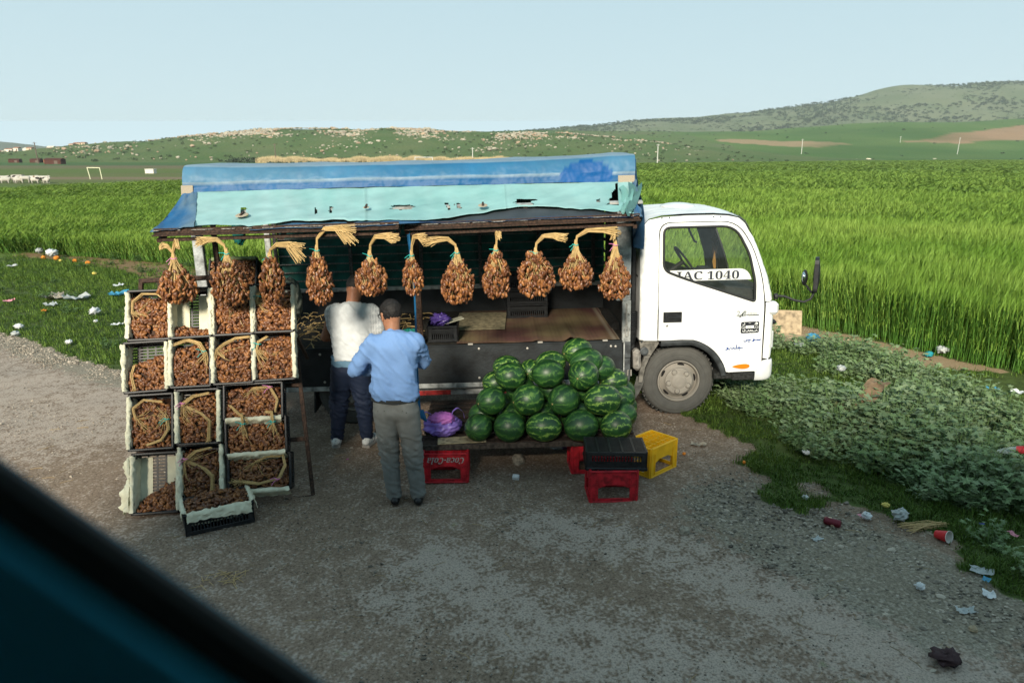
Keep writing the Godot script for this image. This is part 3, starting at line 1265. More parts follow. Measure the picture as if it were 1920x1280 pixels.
const CABW := 1.74
var cab_top := pv([-0.475, 2.02, -0.45, 2.11, -0.39, 2.165, -0.25, 2.19, 0.0, 2.2, 0.3, 2.2, 0.46, 2.19, 0.56, 2.165, 0.62, 2.11, 0.665, 2.03])

func near_skin(p: Vector2) -> float:   # how far the cab's side lies in from its widest line
	var z := -0.055 * pow(maxf(0.0, (p.y - 1.35) / 0.85), 1.7)
	z -= 0.012 * pow(clampf((1.1 - p.y) / 0.6, 0.0, 1.0), 2.0)
	var top := 2.2 - 0.02 * pow(absf(p.x - 0.12) / 0.5, 3.0)
	var d := maxf(0.0, top - p.y)
	var r := 0.075
	if d < r:
		z -= r - sqrt(maxf(0.0, r * r - (r - d) * (r - d)))
	var fx := front_x(p.y)
	d = maxf(0.0, fx - p.x)
	r = 0.09
	if d < r:
		z -= r - sqrt(maxf(0.0, r * r - (r - d) * (r - d)))
	d = maxf(0.0, p.x + 0.475)
	r = 0.05
	if d < r:
		z -= r - sqrt(maxf(0.0, r * r - (r - d) * (r - d)))
	var a := p.distance_to(Vector2(-0.02, 0.4))   # the swelling over the wheel
	z += 0.022 * smoothstep(0.66, 0.52, a) * smoothstep(1.0, 0.85, p.y)
	z += 0.016 * smoothstep(0.615, 0.6, p.y) * smoothstep(0.3, 0.45, p.x)
	return z

func front_x(y: float) -> float:
	var t := [[0.4, 0.97], [0.7, 0.99], [1.1, 0.985], [1.32, 0.965], [1.54, 0.905], [1.8, 0.805], [2.05, 0.70], [2.13, 0.655], [2.2, 0.58], [2.25, 0.5]]
	for i in t.size() - 1:
		if y <= t[i + 1][0]:
			return lerpf(t[i][1], t[i + 1][1], clampf((y - t[i][0]) / (t[i + 1][0] - t[i][0]), 0.0, 1.0))
	return 0.5

func loop_tube(b: MB, pts: PackedVector2Array, depth: Callable, off: float, r: float, xf := Transform3D()) -> void:
	var l := []
	for i in pts.size() + 2:
		var p := pts[i % pts.size()]
		l.append(xf * Vector3(p.x, p.y, depth.call(p) + off))
	b.tube(l, r, 6, false)

func far_side() -> Transform3D:
	return Transform3D(Basis(Vector3(1, 0, 0), Vector3(0, 1, 0), Vector3(0, 0, -1)), Vector3(0, 0, -CABW))

func wheel(truck: Node3D, x: float, z: float, side: float, label := "") -> void:
	# the axle runs along z; side +1 faces the viewer
	var w := Node3D.new()
	var k := "wheel"
	var i := 0
	while truck.has_node(k):
		i += 1
		k = "wheel_%03d" % i
	w.name = k
	truck.add_child(w)
	w.position = Vector3(x, 0.395, z)
	if label:
		w.set_meta("label", label)
	var ax := Transform3D(Basis(Vector3(1, 0, 0), Vector3(0, 0, side), Vector3(0, -side, 0)), Vector3.ZERO)
	var b := MB.new()
	b.lathe([Vector2(0.222, -0.17), Vector2(0.3, -0.195), Vector2(0.36, -0.19), Vector2(0.385, -0.165), Vector2(0.398, -0.13), Vector2(0.398, -0.045), Vector2(0.391, -0.03), Vector2(0.38, -0.012), Vector2(0.366, -0.002), Vector2(0.362, 0.0), Vector2(0.358, -0.003), Vector2(0.33, 0.006), Vector2(0.3, 0.008), Vector2(0.296, 0.004), Vector2(0.27, 0.002), Vector2(0.245, -0.006), Vector2(0.232, -0.02), Vector2(0.222, -0.03)], ax, 56)
	for q in 44:   # tread blocks
		var a := TAU * q / 44
		for s in [-0.125, -0.065]:
			var p := ax * Vector3(cos(a) * 0.3955, s, sin(a) * 0.3955)
			b.box(p, Vector3(0.011, 0.042, 0.05), Basis(Vector3(0, 0, 1), a) if side > 0 else Basis(Vector3(0, 0, 1), a))
	part(w, "tyre", b, mat("tyre", Color(0.085, 0.085, 0.078), 0.9, {"tex": "soft", "scale": 2.5, "nrm": "n_fine", "ns": 0.2}))
	b = MB.new()
	b.lathe([Vector2(0.234, -0.006), Vector2(0.232, 0.004), Vector2(0.222, 0.006), Vector2(0.214, -0.012), Vector2(0.21, -0.05), Vector2(0.206, -0.058), Vector2(0.195, -0.05), Vector2(0.165, -0.02), Vector2(0.153, -0.004), Vector2(0.15, 0.012), Vector2(0.14, 0.018), Vector2(0.085, 0.02), Vector2(0.08, 0.026), Vector2(0.055, 0.032), Vector2(0.0, 0.034)], ax, 44)
	part(w, "rim", b, mat("rim", Color(0.27, 0.25, 0.215), 0.7, {"tex": "soft", "scale": 3.0}))
	b = MB.new()
	var bk := MB.new()
	for q in 5:
		var a := TAU * (q + 0.12) / 5 + PI / 2
		var ce := Vector3(cos(a) * 0.115, 0.016, sin(a) * 0.115)
		b.lathe([Vector2(0.027, -0.01), Vector2(0.027, 0.006), Vector2(0.021, 0.008), Vector2(0.02, 0.016), Vector2(0.012, 0.019), Vector2(0, 0.019)], ax * Transform3D(Basis(), ce), 12)
		bk.lathe([Vector2(0.031, -0.002), Vector2(0.031, 0.0035), Vector2(0.027, 0.0038)], ax * Transform3D(Basis(), ce), 14)
		var a2 := a + TAU / 10
		var pts := []
		for s in 5:
			var t := a2 - 0.2 + 0.1 * s
			pts.append(ax * Vector3(cos(t) * 0.186, -0.037, sin(t) * 0.186))
		bk.tube(pts, [0.008, 0.0135, 0.0145, 0.0135, 0.008], 8)
	apart(w, "wheel_nut", b, mats["rim"])
	apart(w, "rim_slot", bk, mat("black hole", Color(0.006, 0.006, 0.006), 0.9))

func strokes(b: MB, lines: Array, o: Vector3, s: float, r: float, depth: Callable) -> void:
	for l in lines:
		var p := []
		for i in range(0, l.size(), 2):
			var q := Vector2(o.x + l[i] * s, o.y + l[i + 1] * s)
			p.append(Vector3(q.x, q.y, depth.call(q) + o.z))
		if p.size() == 1:
			b.ball(p[0], Vector3(r * 1.3, r * 1.3, 0.0012), Basis(), 6, 4)
			continue
		for i in p.size() - 1:
			var e: Vector3 = (p[i + 1] - p[i]).normalized()
			var side := Vector3(-e.y, e.x, 0) * r
			b.quad(p[i] - side - e * r, p[i + 1] - side + e * r, p[i + 1] + side + e * r, p[i] + side - e * r, Vector3(0, 0, 1))

func text_mesh(t: String, size: float, font: String, weight := 400) -> TextMesh:
	var m := TextMesh.new()
	var f := SystemFont.new()
	f.font_names = PackedStringArray([font])
	f.font_weight = weight
	m.font = f
	m.text = t
	m.font_size = 48
	m.pixel_size = size / 48.0
	m.depth = 0.002
	return m

func cab(t: Node3D) -> void:
	var paint := mat("white paint", Color(0.8, 0.82, 0.81), 0.28, {"coat": 0.5, "tex": "soft", "scale": 0.9})
	var skin: Callable = near_skin
	var door := rounded(pv([-0.282, 0.885, -0.282, 2.135, 0.535, 2.135, 0.71, 1.86, 0.815, 1.56, 0.862, 1.28, 0.868, 0.505, 0.5, 0.505]), [0.0, 0.13, 0.17, 0.1, 0.1, 0.1, 0.06, 0.0])
	door.append_array(arc(-0.02, 0.395, 0.5, 14, 76, 12))
	door.append(Vector2(-0.02, 0.885))
	var win := rounded(pv([-0.235, 1.64, -0.235, 2.085, 0.515, 2.085, 0.675, 1.79, 0.745, 1.5, 0.752, 1.285, 0.0, 1.545]), [0.08, 0.07, 0.14, 0.08, 0.06, 0.03, 0.1])
	# the frame round the door: everything of the side that is not door
	var frame := pv([-0.475, 0.885, -0.475, 2.0])
	for q in cab_top:
		frame.append(q)
	for y in [1.92, 1.8, 1.67, 1.54, 1.4, 1.28]:
		frame.append(Vector2(front_x(y), y))
	frame.append_array(pv([0.874, 1.28]))
	var rim := rounded(pv([-0.288, 0.885, -0.288, 2.141, 0.54, 2.141, 0.717, 1.86, 0.822, 1.56, 0.868, 1.28]), [0.0, 0.13, 0.17, 0.1, 0.1, 0.0])
	rim.reverse()
	frame.append_array(rim)
	for side in [Transform3D(), far_side()]:
		var near: bool = side.origin.z == 0.0
		var b := MB.new()
		b.panel(frame, [], skin, 0.06, side)
		# the corner below the pillar
		b.panel(rounded(pv([0.875, 0.625, 0.875, 1.272, 0.962, 1.272, 0.98, 1.1, 0.988, 0.7, 0.955, 0.625]), [0.01, 0.01, 0.0, 0.0, 0.03, 0.03]), [], skin, 0.05, side)
		b.panel(pv([-0.475, 0.885, -0.283, 0.885, -0.283, 0.9, -0.475, 0.9]), [], skin, 0.06, side)
		part(t, "side_frame", b, mat("dusty white paint", Color(0.8, 0.82, 0.8), 0.4, {"coat": 0.3, "tex": "dust", "scale": 1.3}))
		var d := Node3D.new()
		d.name = "door" if near else "door_001"
		t.add_child(d)
		b = MB.new()
		b.panel(door, [win], skin, 0.05, side)
		part(d, "door_skin", b, paint)
		b = MB.new()
		loop_tube(b, win, skin, 0.0, 0.014, side)
		var lining := func(p: Vector2) -> float:
			return near_skin(p) - 0.05
		b.panel(frame, [], lining, 0.12, side)
		b.panel(door, [win], lining, 0.12, side)
		part(d, "window_seal", b, mat("black rubber", Color(0.018, 0.02, 0.02), 0.6))
		b = MB.new()
		b.panel(win, [], func(p: Vector2) -> float: return near_skin(p) - 0.012, 0.08, side)
		part(d, "window_glass", b, mat("cab glass", Color(0.2, 0.25, 0.24), 0.02, {"alpha": 0.04, "spec": 0.5}))
		if near:
			b = MB.new()
			loop_tube(b, door, skin, -0.003, 0.0055, side)
			part(d, "door_gap", b, mats["black hole"])
			b = MB.new()
			b.box(Vector3(-0.127, 1.135, 0.002), Vector3(0.2, 0.115, 0.012), Basis(), 0.01)
			b.box(Vector3(-0.115, 1.135, 0.012), Vector3(0.15, 0.034, 0.02), Basis(), 0.008)
			b.box(Vector3(-0.19, 1.135, 0.01), Vector3(0.035, 0.05, 0.012), Basis(), 0.004)
			b.box(Vector3(-0.127, 1.188, 0.008), Vector3(0.19, 0.008, 0.01), Basis(), 0.003)
			part(d, "handle", b, mat("black plastic", Color(0.018, 0.02, 0.022), 0.45, {"tex": "grime", "scale": 3.0}))
			b = MB.new()
			b.lathe([Vector2(0.014, 0), Vector2(0.014, 0.006), Vector2(0.009, 0.008), Vector2(0, 0.008)], Transform3D(Basis(Vector3(1, 0, 0), Vector3(0, 0, 1), Vector3(0, -1, 0)), Vector3(-0.185, 1.045, -0.002)), 14)
			part(d, "keyhole", b, mat("steel", Color(0.35, 0.35, 0.34), 0.4, {"metal": 0.8}))
			b = MB.new()
			var lamp := PackedVector2Array()
			for i in 24:
				var a := TAU * i / 24
				lamp.append(Vector2(0.645 + cos(a) * 0.098 - 0.01, 0.572 + sin(a) * 0.026 * (1.0 + 0.45 * cos(a))))
			b.panel(lamp, [], func(p: Vector2) -> float: return near_skin(p) + 0.014 * sqrt(maxf(0.0, 1.0 - pow((p.x - 0.635) / 0.1, 2.0))), 0.025)
			part(d, "side_lamp", b, mat("amber lamp", Color(0.75, 0.2, 0.012), 0.15, {"coat": 0.8}))
			# lettering and stickers
			var flat := func(p: Vector2) -> float: return near_skin(p) + 0.0015
			b = MB.new()
			b.panel(rounded(pv([0.615, 0.935, 0.615, 1.062, 0.815, 1.066, 0.815, 0.94]), [0.02, 0.02, 0.02, 0.02], 3), [], flat, 0.05)
			part(d, "black_sticker", b, mat("sticker black", Color(0.012, 0.014, 0.02), 0.5))
			b = MB.new()
			var up := func(p: Vector2) -> float: return near_skin(p) + 0.003
			b.panel(pv([0.668, 0.99, 0.668, 1.02, 0.757, 1.022, 0.757, 0.992]), [], up, 0.05)
			strokes(b, [[0, 0.4, 0.25, 0, 0.9, 0, 1.1, 0.5, 0.8, 0.9], [1.5, 0, 2.2, 0, 2.5, 0.5, 2.9, 0, 3.3, 0.5, 3.6, 0, 4.0, 0.5, 4.3, 0, 5.4, 0, 5.8, 0.5, 6.2, 0.1], [0.6, 1.4], [3.3, -0.7], [5.0, 1.2]], Vector3(0.635, 0.957, 0), 0.026, 0.003, up)
			strokes(b, [[0, 0, 0.5, -0.2, 0.9, 0.2, 0.7, 0.6]], Vector3(0.635, 1.035, 0), 0.026, 0.0028, up)
			strokes(b, [[0, 0, 0.7, 0, 1.2, 0.1, 1.1, 0.6, 0.6, 0.9, 0.3, 0.5], [0.6, 0.3, 0.9, 0.5]], Vector3(0.765, 1.033, 0), 0.026, 0.0032, up)
			strokes(b, [[0, 0, 0.4, 0.1, 0.8, 0]], Vector3(0.7, 1.047, 0), 0.025, 0.0015, up)
			for x in [0.64, 0.788]:
				for r in [0.02, 0.012]:
					var ring := []
					for i in 13:
						ring.append(cos(TAU * i / 12) * r)
						ring.append(sin(TAU * i / 12) * r * 0.8)
					strokes(b, [ring], Vector3(x, 1.003, 0), 1.0, 0.001, up)
			part(d, "sticker_print", b, mat("sticker white", Color(0.7, 0.72, 0.7), 0.5))
			b = MB.new()
			strokes(b, [[0.7, 0.0, 1.0, 0.02, 1.3, 0.0], [1.5, 0, 1.9, 0.03]], Vector3(0.662, 1.004, 0), 0.035, 0.0032, func(p: Vector2) -> float: return near_skin(p) + 0.0045)
			part(d, "plate_print", b, mats["sticker black"])
			b = MB.new()
			strokes(b, [[0, -0.3, 0.5, -0.5, 1.1, -0.2, 1.2, 0.35], [1.2, 0, 1.9, 0, 2.1, 0.4, 2.4, 0, 2.9, 0.05], [1.95, -0.55], [2.25, -0.55], [3.4, -0.35, 3.9, -0.4, 4.3, 0.0, 4.2, 0.45, 3.8, 0.35, 3.9, 0, 4.5, 0, 6.5, 0, 6.9, 0.35], [5.4, 0, 5.6, 0.3], [6.0, 0, 6.2, 0.3]], Vector3(0.658, 0.856, 0.001), 0.0265, 0.0048, skin)
			strokes(b, [[0, -0.3, 0.5, -0.4, 0.95, 0.0, 0.9, 0.45, 0.5, 0.4, 0.6, 0.05, 2.0, 0.05, 2.2, 0.4], [1.5, -0.45], [2.5, 0.0, 3.0, 0, 3.3, 0.4, 3.7, 0.0, 4.3, 0.0], [4.5, 1.4, 4.5, 0.05, 5.2, 0.05], [5.2, 0.05, 6.2, 0.1, 5.7, 0.55, 5.3, 0.45], [6.2, 0.1, 7.0, 0.15], [5.8, -0.5]], Vector3(0.462, 0.768, 0.001), 0.0262, 0.0048, skin)
			part(d, "blue_lettering", b, mat("blue ink", Color(0.01, 0.05, 0.22), 0.5)).set_meta("kind", "stuff")
			b = MB.new()
			strokes(b, [[0, 0, 4.2, 0.2], [0.2, -0.2, 1.0, -0.55, 2.4, -0.1], [1.0, -0.3, 2.5, 1.5], [1.3, -0.3, 2.9, 1.5], [4.4, -0.05, 8.2, 0.0]], Vector3(0.575, 1.135, 0.002), 0.0275, 0.005, skin)
			part(d, "badge_bar", b, mat("badge grey", Color(0.035, 0.045, 0.045), 0.4))
			var two := part(d, "badge_number", text_mesh("2.8", 0.085, "Droid Sans", 700), mat("badge silver", Color(0.42, 0.44, 0.43), 0.35, {"metal": 0.4}))
			two.position = Vector3(0.615, 1.155, 0.004)
			var word := part(d, "badge_word", text_mesh("DIESEL", 0.034, "Droid Sans", 700), mats["badge silver"])
			word.position = Vector3(0.735, 1.15, 0.002)
			# the white sun strip behind the pane
			b = MB.new()
			var deep := func(p: Vector2) -> float: return near_skin(p) - 0.022
			b.panel(rounded(pv([-0.16, 1.52, -0.16, 1.633, 0.668, 1.64, 0.712, 1.52]), [0, 0, 0.1, 0.005]), [], deep, 0.06)
			part(d, "white_strip", b, mats["sticker white"])
			var nac := part(d, "strip_lettering", text_mesh("JAC 1040", 0.148, "Droid Serif", 700), mat("sticker ink", Color(0.012, 0.014, 0.03), 0.6), "black serif lettering JAC 1040")
			nac.transform = Transform3D(Basis.from_scale(Vector3(1.06, 0.86, 1)), Vector3(0.245, 1.573, near_skin(Vector2(0.3, 1.57)) - 0.0185))
	# front, roof and back
	var b := MB.new()
	var prof := PackedVector2Array()
	prof.append(Vector2(-0.475, 0.885))
	for y in [1.2, 1.6, 1.9]:
		prof.append(Vector2(-0.475, y))
	for q in cab_top:
		prof.append(q)
	var roof := MB.new()
	var nz_ := 45
	var pts := PackedVector3Array()
	for q in prof:
		for k in nz_:
			var e0 := near_skin(q)
			var z := lerpf(e0, -CABW - e0, k / float(nz_ - 1))
			var mid := 1.0 - pow(absf(z + CABW / 2) / (CABW / 2), 3.0)
			var y := q.y
			if q.y > 2.15:
				y += 0.045 * mid + 0.008 * cos((z + 0.1) * TAU / 0.19) * mid * ss(-0.46, -0.3, q.x) * ss(0.62, 0.45, q.x)
			pts.append(Vector3(q.x + (0.02 * mid if q.x > 0.6 else 0.0), y, z))
	roof.sheet(pts, nz_, prof.size())
	part(t, "roof", roof, paint)
	b.ball(Vector3(0.1, 2.245, -0.87), Vector3(0.2, 0.045, 0.24), Basis(), 20, 10)
	part(t, "roof_vent", b, paint)
	b = MB.new()
	for x in [-0.255, -0.175, 0.29, 0.365]:
		b.box(Vector3(x, 2.186, -0.066), Vector3(0.012, 0.008, 0.012))
	apart(t, "roof_plug", b, mats["black hole"])
	# windscreen and face
	var face := func(y: float, k: float) -> Vector3:
		var q := Vector2(front_x(y), y)
		var e0 := near_skin(q)
		var z := lerpf(e0, -CABW - e0, k)
		return Vector3(q.x + 0.06 * (1.0 - pow(absf(k - 0.5) * 2.0, 2.4)), y, z)
	var ys := [1.34, 1.45, 1.6, 1.75, 1.9, 2.04]
	b = MB.new()
	var g := PackedVector3Array()
	for y in ys:
		for k in 13:
			g.append(face.call(y, 0.045 + 0.91 * k / 12.0))
	b.sheet(g, 13, 6)
	part(t, "windscreen", b, mat("screen glass", Color(0.2, 0.25, 0.24), 0.02, {"alpha": 0.06, "spec": 0.5}))
	b = MB.new()
	for s in 2:
		g = PackedVector3Array()
		for y in ys:
			for k in 4:
				g.append(face.call(y, (0.05 * k / 3.0) if s == 0 else 1.0 - 0.05 * k / 3.0))
		b.sheet(g, 4, 6)
	g = PackedVector3Array()
	for y in [0.64, 0.7, 0.9, 1.1, 1.25, 1.34]:
		for k in 13:
			g.append(face.call(y, k / 12.0))
	b.sheet(g, 13, 6)
	g = PackedVector3Array()
	for y in [2.03, 2.08, 2.13, 2.17]:
		for k in 13:
			g.append(face.call(y, k / 12.0))
	b.sheet(g, 13, 4)
	part(t, "front_panel", b, paint)
	b = MB.new()
	for k in 2:
		b.box(Vector3(0.993, 0.84 - 0.0 * k, -0.2 - 1.34 * k), Vector3(0.03, 0.2, 0.26), Basis(), 0.03)
	apart(t, "headlamp", b, mat("lamp glass", Color(0.5, 0.52, 0.52), 0.12, {"coat": 0.6}))
	b = MB.new()
	b.box(Vector3(0.985, 1.02, -0.87), Vector3(0.14, 0.05, 1.5), Basis(), 0.02)
	b.box(Vector3(1.03, 0.84, -0.87), Vector3(0.05, 0.18, 0.9), Basis(), 0.02)
	apart(t, "grille_bar", b, mats["black plastic"])
	b = MB.new()
	# bumper: a rounded band round the front corner
	for s in [0.0, 1.0]:
		pts = PackedVector3Array()
		var path := [Vector2(0.79, 0.012), Vector2(0.87, 0.014), Vector2(0.93, 0.004), Vector2(0.975, -0.03), Vector2(1.0, -0.08), Vector2(1.03, -0.3), Vector2(1.045, -0.87)]
		var hs := [[0.0, 0.405], [1.0, 0.42], [1.6, 0.45], [1.75, 0.5], [1.75, 0.58], [1.4, 0.62], [0.2, 0.632], [-2.0, 0.632]]
		for h in hs:
			for q: Vector2 in path:
				var e: float = 0.012 * (h[0] - 1.0)
				var y: float = h[1]
				if q.x < 0.85:
					y = minf(y, 0.5)
				pts.append(Vector3(q.x + e * (1.0 if q.x > 0.9 else 0.0), y, q.y + e if s == 0.0 else -CABW - q.y - e))
		b.sheet(pts, path.size(), hs.size())
	part(t, "bumper", b, paint)
	b = MB.new()
	b.box(Vector3(0.91, 0.64, -0.05), Vector3(0.12, 0.022, 0.08), Basis(Vector3.UP, 0.4), 0.006)
	b.box(Vector3(0.5, 0.46, -0.1), Vector3(0.3, 0.07, 0.2), Basis(), 0.01)
	b.box(Vector3(0.665, 0.455, -0.06), Vector3(0.25, 0.085, 0.16), Basis(), 0.01)
	for k in 10:
		b.box(Vector3(0.4 + k * 0.04, 0.497, -0.03), Vector3(0.02, 0.014, 0.05), Basis(Vector3.FORWARD, 0.5))
	apart(t, "step_piece", b, mat("grimy plastic", Color(0.04, 0.043, 0.04), 0.75, {"tex": "rust", "scale": 3.0}))
	b = MB.new()
	b.lathe([Vector2(0.02, 0), Vector2(0.02, 0.03), Vector2(0.012, 0.04), Vector2(0, 0.04)], Transform3D(Basis(), Vector3(0.9, 0.62, 0.0)), 8)
	# black wheel-arch lip
	var lip := MB.new()
	var ap := arc(-0.02, 0.395, 0.497, 10, 78, 16)
	ap.append_array(pv([-0.12, 0.882, -0.25, 0.878]))
	pts = PackedVector3Array()
	for q in ap:
		var c := Vector2(-0.02, 0.395)
		var r := (q - c).normalized()
		if q.x < -0.05:
			r = Vector2(0, 1)
		pts.append(Vector3(q.x, q.y, near_skin(q) + 0.006))
		pts.append(Vector3(q.x - r.x * 0.012, q.y - r.y * 0.012, near_skin(q) + 0.012))
		pts.append(Vector3(q.x - r.x * 0.05, q.y - r.y * 0.055, near_skin(q) + 0.012))
		pts.append(Vector3(q.x - r.x * 0.056, q.y - r.y * 0.06, near_skin(q) - 0.02))
		pts.append(Vector3(q.x - r.x * 0.056, q.y - r.y * 0.06, -0.42))
	lip.sheet(pts, 5, ap.size())
	part(t, "wheel_arch", lip, mat("arch plastic", Color(0.045, 0.052, 0.055), 0.6, {"tex": "grime", "scale": 2.0}))
	# inside
	b = MB.new()
	b.box(Vector3(0.62, 1.3, -0.87), Vector3(0.42, 0.22, 1.58), Basis(Vector3.FORWARD, 0.12), 0.06)
	part(t, "dashboard", b, mat("cab trim", Color(0.035, 0.04, 0.04), 0.75, {"tex": "grime", "scale": 2.0}))
	b = MB.new()
	b.box(Vector3(0.55, 1.43, -1.22), Vector3(0.2, 0.1, 0.36), Basis(), 0.04)
	part(t, "instrument_hood", b, mats["cab trim"])
	b = MB.new()
	b.box(Vector3(-0.38, 1.2, -0.87), Vector3(0.12, 0.85, 1.5), Basis(Vector3.FORWARD, -0.1), 0.05)
	b.box(Vector3(-0.1, 0.95, -0.87), Vector3(0.6, 0.2, 1.5), Basis(), 0.05)
	b.box(Vector3(0.1, 0.86, -0.87), Vector3(1.1, 0.05, 1.5))
	apart(t, "bench_seat_piece", b, mats["cab trim"])
	b = MB.new()
	var sw := []
	var swx := Transform3D(Basis(Vector3.FORWARD, 0.95), Vector3(0.31, 1.56, -1.28))
	for i in 27:
		sw.append(swx * Vector3(cos(TAU * i / 26) * 0.2, 0, sin(TAU * i / 26) * 0.2))
	b.tube(sw.slice(0, 23), 0.014, 8)
	b.tube([swx * Vector3(-0.19, 0, 0), swx * Vector3(0, -0.03, 0), swx * Vector3(0.19, 0, 0)], 0.016, 6)
	b.tube([swx * Vector3(0, -0.03, 0), swx * Vector3(0.0, -0.35, 0)], 0.03, 8)
	part(t, "steering_wheel", b, mats["black rubber"])
	b = MB.new()
	b.tube(sw.slice(22, 27), 0.0165, 8)
	part(t, "blue_grip_tape", b, mat("blue tape", Color(0.01, 0.17, 0.55), 0.5))
	b = MB.new()
	var pil := MB.new()
	pil.slab(pv([0.49, 2.12, 0.62, 2.12, 0.78, 1.66, 0.84, 1.3, 0.7, 1.3, 0.66, 1.6]), -1.7, -1.63)
	part(t, "far_pillar_trim", pil, mats["cab trim"])
	var hg := [Vector3(0.44, 2.02, -1.62), Vector3(0.4, 2.0, -1.57), Vector3(0.43, 1.9, -1.57), Vector3(0.5, 1.76, -1.57), Vector3(0.54, 1.74, -1.62)]
	b.tube(hg, 0.014, 8)
	b.tube([Vector3(0.6, 2.02, -0.22), Vector3(0.66, 1.98, -0.2), Vector3(0.76, 1.75, -0.18), Vector3(0.78, 1.72, -0.14)], 0.012, 8)
	apart(t, "grab_handle", b, mat("grey trim", Color(0.12, 0.13, 0.13), 0.6))
	b = MB.new()
	b.box(Vector3(0.56, 2.06, -0.87), Vector3(0.03, 0.07, 0.22), Basis(), 0.012)
	b.box(Vector3(0.58, 2.1, -0.87), Vector3(0.03, 0.06, 0.03))
	apart(t, "rear_view_mirror", b, mats["black plastic"])
	b = MB.new()
	b.tube([Vector3(0.55, 2.03, -0.87), Vector3(0.55, 1.9, -0.87), Vector3(0.55, 1.75, -0.86)], 0.006, 5)
	b.box(Vector3(0.55, 1.86, -0.87), Vector3(0.07, 0.07, 0.02), Basis(Vector3.BACK, 0.8), 0.005)
	b.box(Vector3(0.53, 1.76, -0.86), Vector3(0.025, 0.12, 0.015), Basis(Vector3.BACK, 0.1), 0.004)
	b.box(Vector3(0.57, 1.74, -0.86), Vector3(0.022, 0.1, 0.015), Basis(Vector3.BACK, -0.1), 0.004)
	apart(t, "charm_piece", b, mat("charm", Color(0.05, 0.03, 0.02), 0.8))
	b = MB.new()
	for k in 6:
		b.tube([Vector3(0.55, 1.73, -0.86), Vector3(0.548 + 0.006 * k - 0.015, 1.6, -0.86 + 0.004 * k), Vector3(0.55 + 0.004 * k, 1.52, -0.86)], 0.003, 4)
	apart(t, "tassel_thread", b, mat("tassel", Color(0.3, 0.17, 0.04), 0.8))
	# mirrors on their arm
	b = MB.new()
	b.lathe([Vector2(0.03, -0.02), Vector2(0.034, 0.005), Vector2(0.026, 0.02), Vector2(0, 0.024)], Transform3D(Basis(Vector3.FORWARD, 1.4), Vector3(0.985, 1.33, -0.02)), 12)
	var arm := [Vector3(0.985, 1.335, -0.02), Vector3(1.06, 1.335, 0.02), Vector3(1.16, 1.295, 0.05), Vector3(1.25, 1.28, 0.08), Vector3(1.31, 1.315, 0.1), Vector3(1.335, 1.37, 0.1), Vector3(1.335, 1.44, 0.1)]
	b.tube(arm, 0.013, 8)
	b.tube([arm[5], Vector3(1.28, 1.42, 0.11), Vector3(1.245, 1.47, 0.11)], 0.011, 6)
	apart(t, "mirror_arm", b, mats["black rubber"])
	b = MB.new()
	var mo := rounded(pv([-0.075, 0, -0.06, 0.37, 0.075, 0.38, 0.085, 0.02]), [0.05, 0.06, 0.06, 0.05])
	b.slab(mo, -0.02, 0.02, Transform3D(Basis(Vector3.UP, 1.15), Vector3(1.35, 1.38, 0.1)))
	b.ball(Vector3(1.355, 1.57, 0.1), Vector3(0.07, 0.18, 0.035), Basis(Vector3.UP, 1.15), 14, 10)
	b.ball(Vector3(1.225, 1.545, 0.11), Vector3(0.06, 0.085, 0.03), Basis(Vector3.UP, 1.0), 14, 10)
	apart(t, "mirror_housing", b, mats["black plastic"])
	b = MB.new()
	b.ball(Vector3(1.212, 1.555, 0.125), Vector3(0.048, 0.06, 0.026), Basis(Vector3.UP, 1.0), 12, 8)
	part(t, "mirror_glass", b, mat("mirror", Color(0.6, 0.65, 0.66), 0.08, {"metal": 1.0}))
	# white box at the pillar's foot that carries the arm
	b = MB.new()
	b.box(Vector3(0.955, 1.2, -0.05), Vector3(0.13, 0.14, 0.12), Basis(), 0.03)
	part(t, "mirror_foot", b, paint)

func kurve(pts: PackedVector2Array, x: float) -> float:
	for i in pts.size() - 1:
		if x <= pts[i + 1].x:
			var t := clampf((x - pts[i].x) / (pts[i + 1].x - pts[i].x), 0.0, 1.0)
			return lerpf(pts[i].y, pts[i + 1].y, t * t * (3.0 - 2.0 * t))
	return pts[pts.size() - 1].y

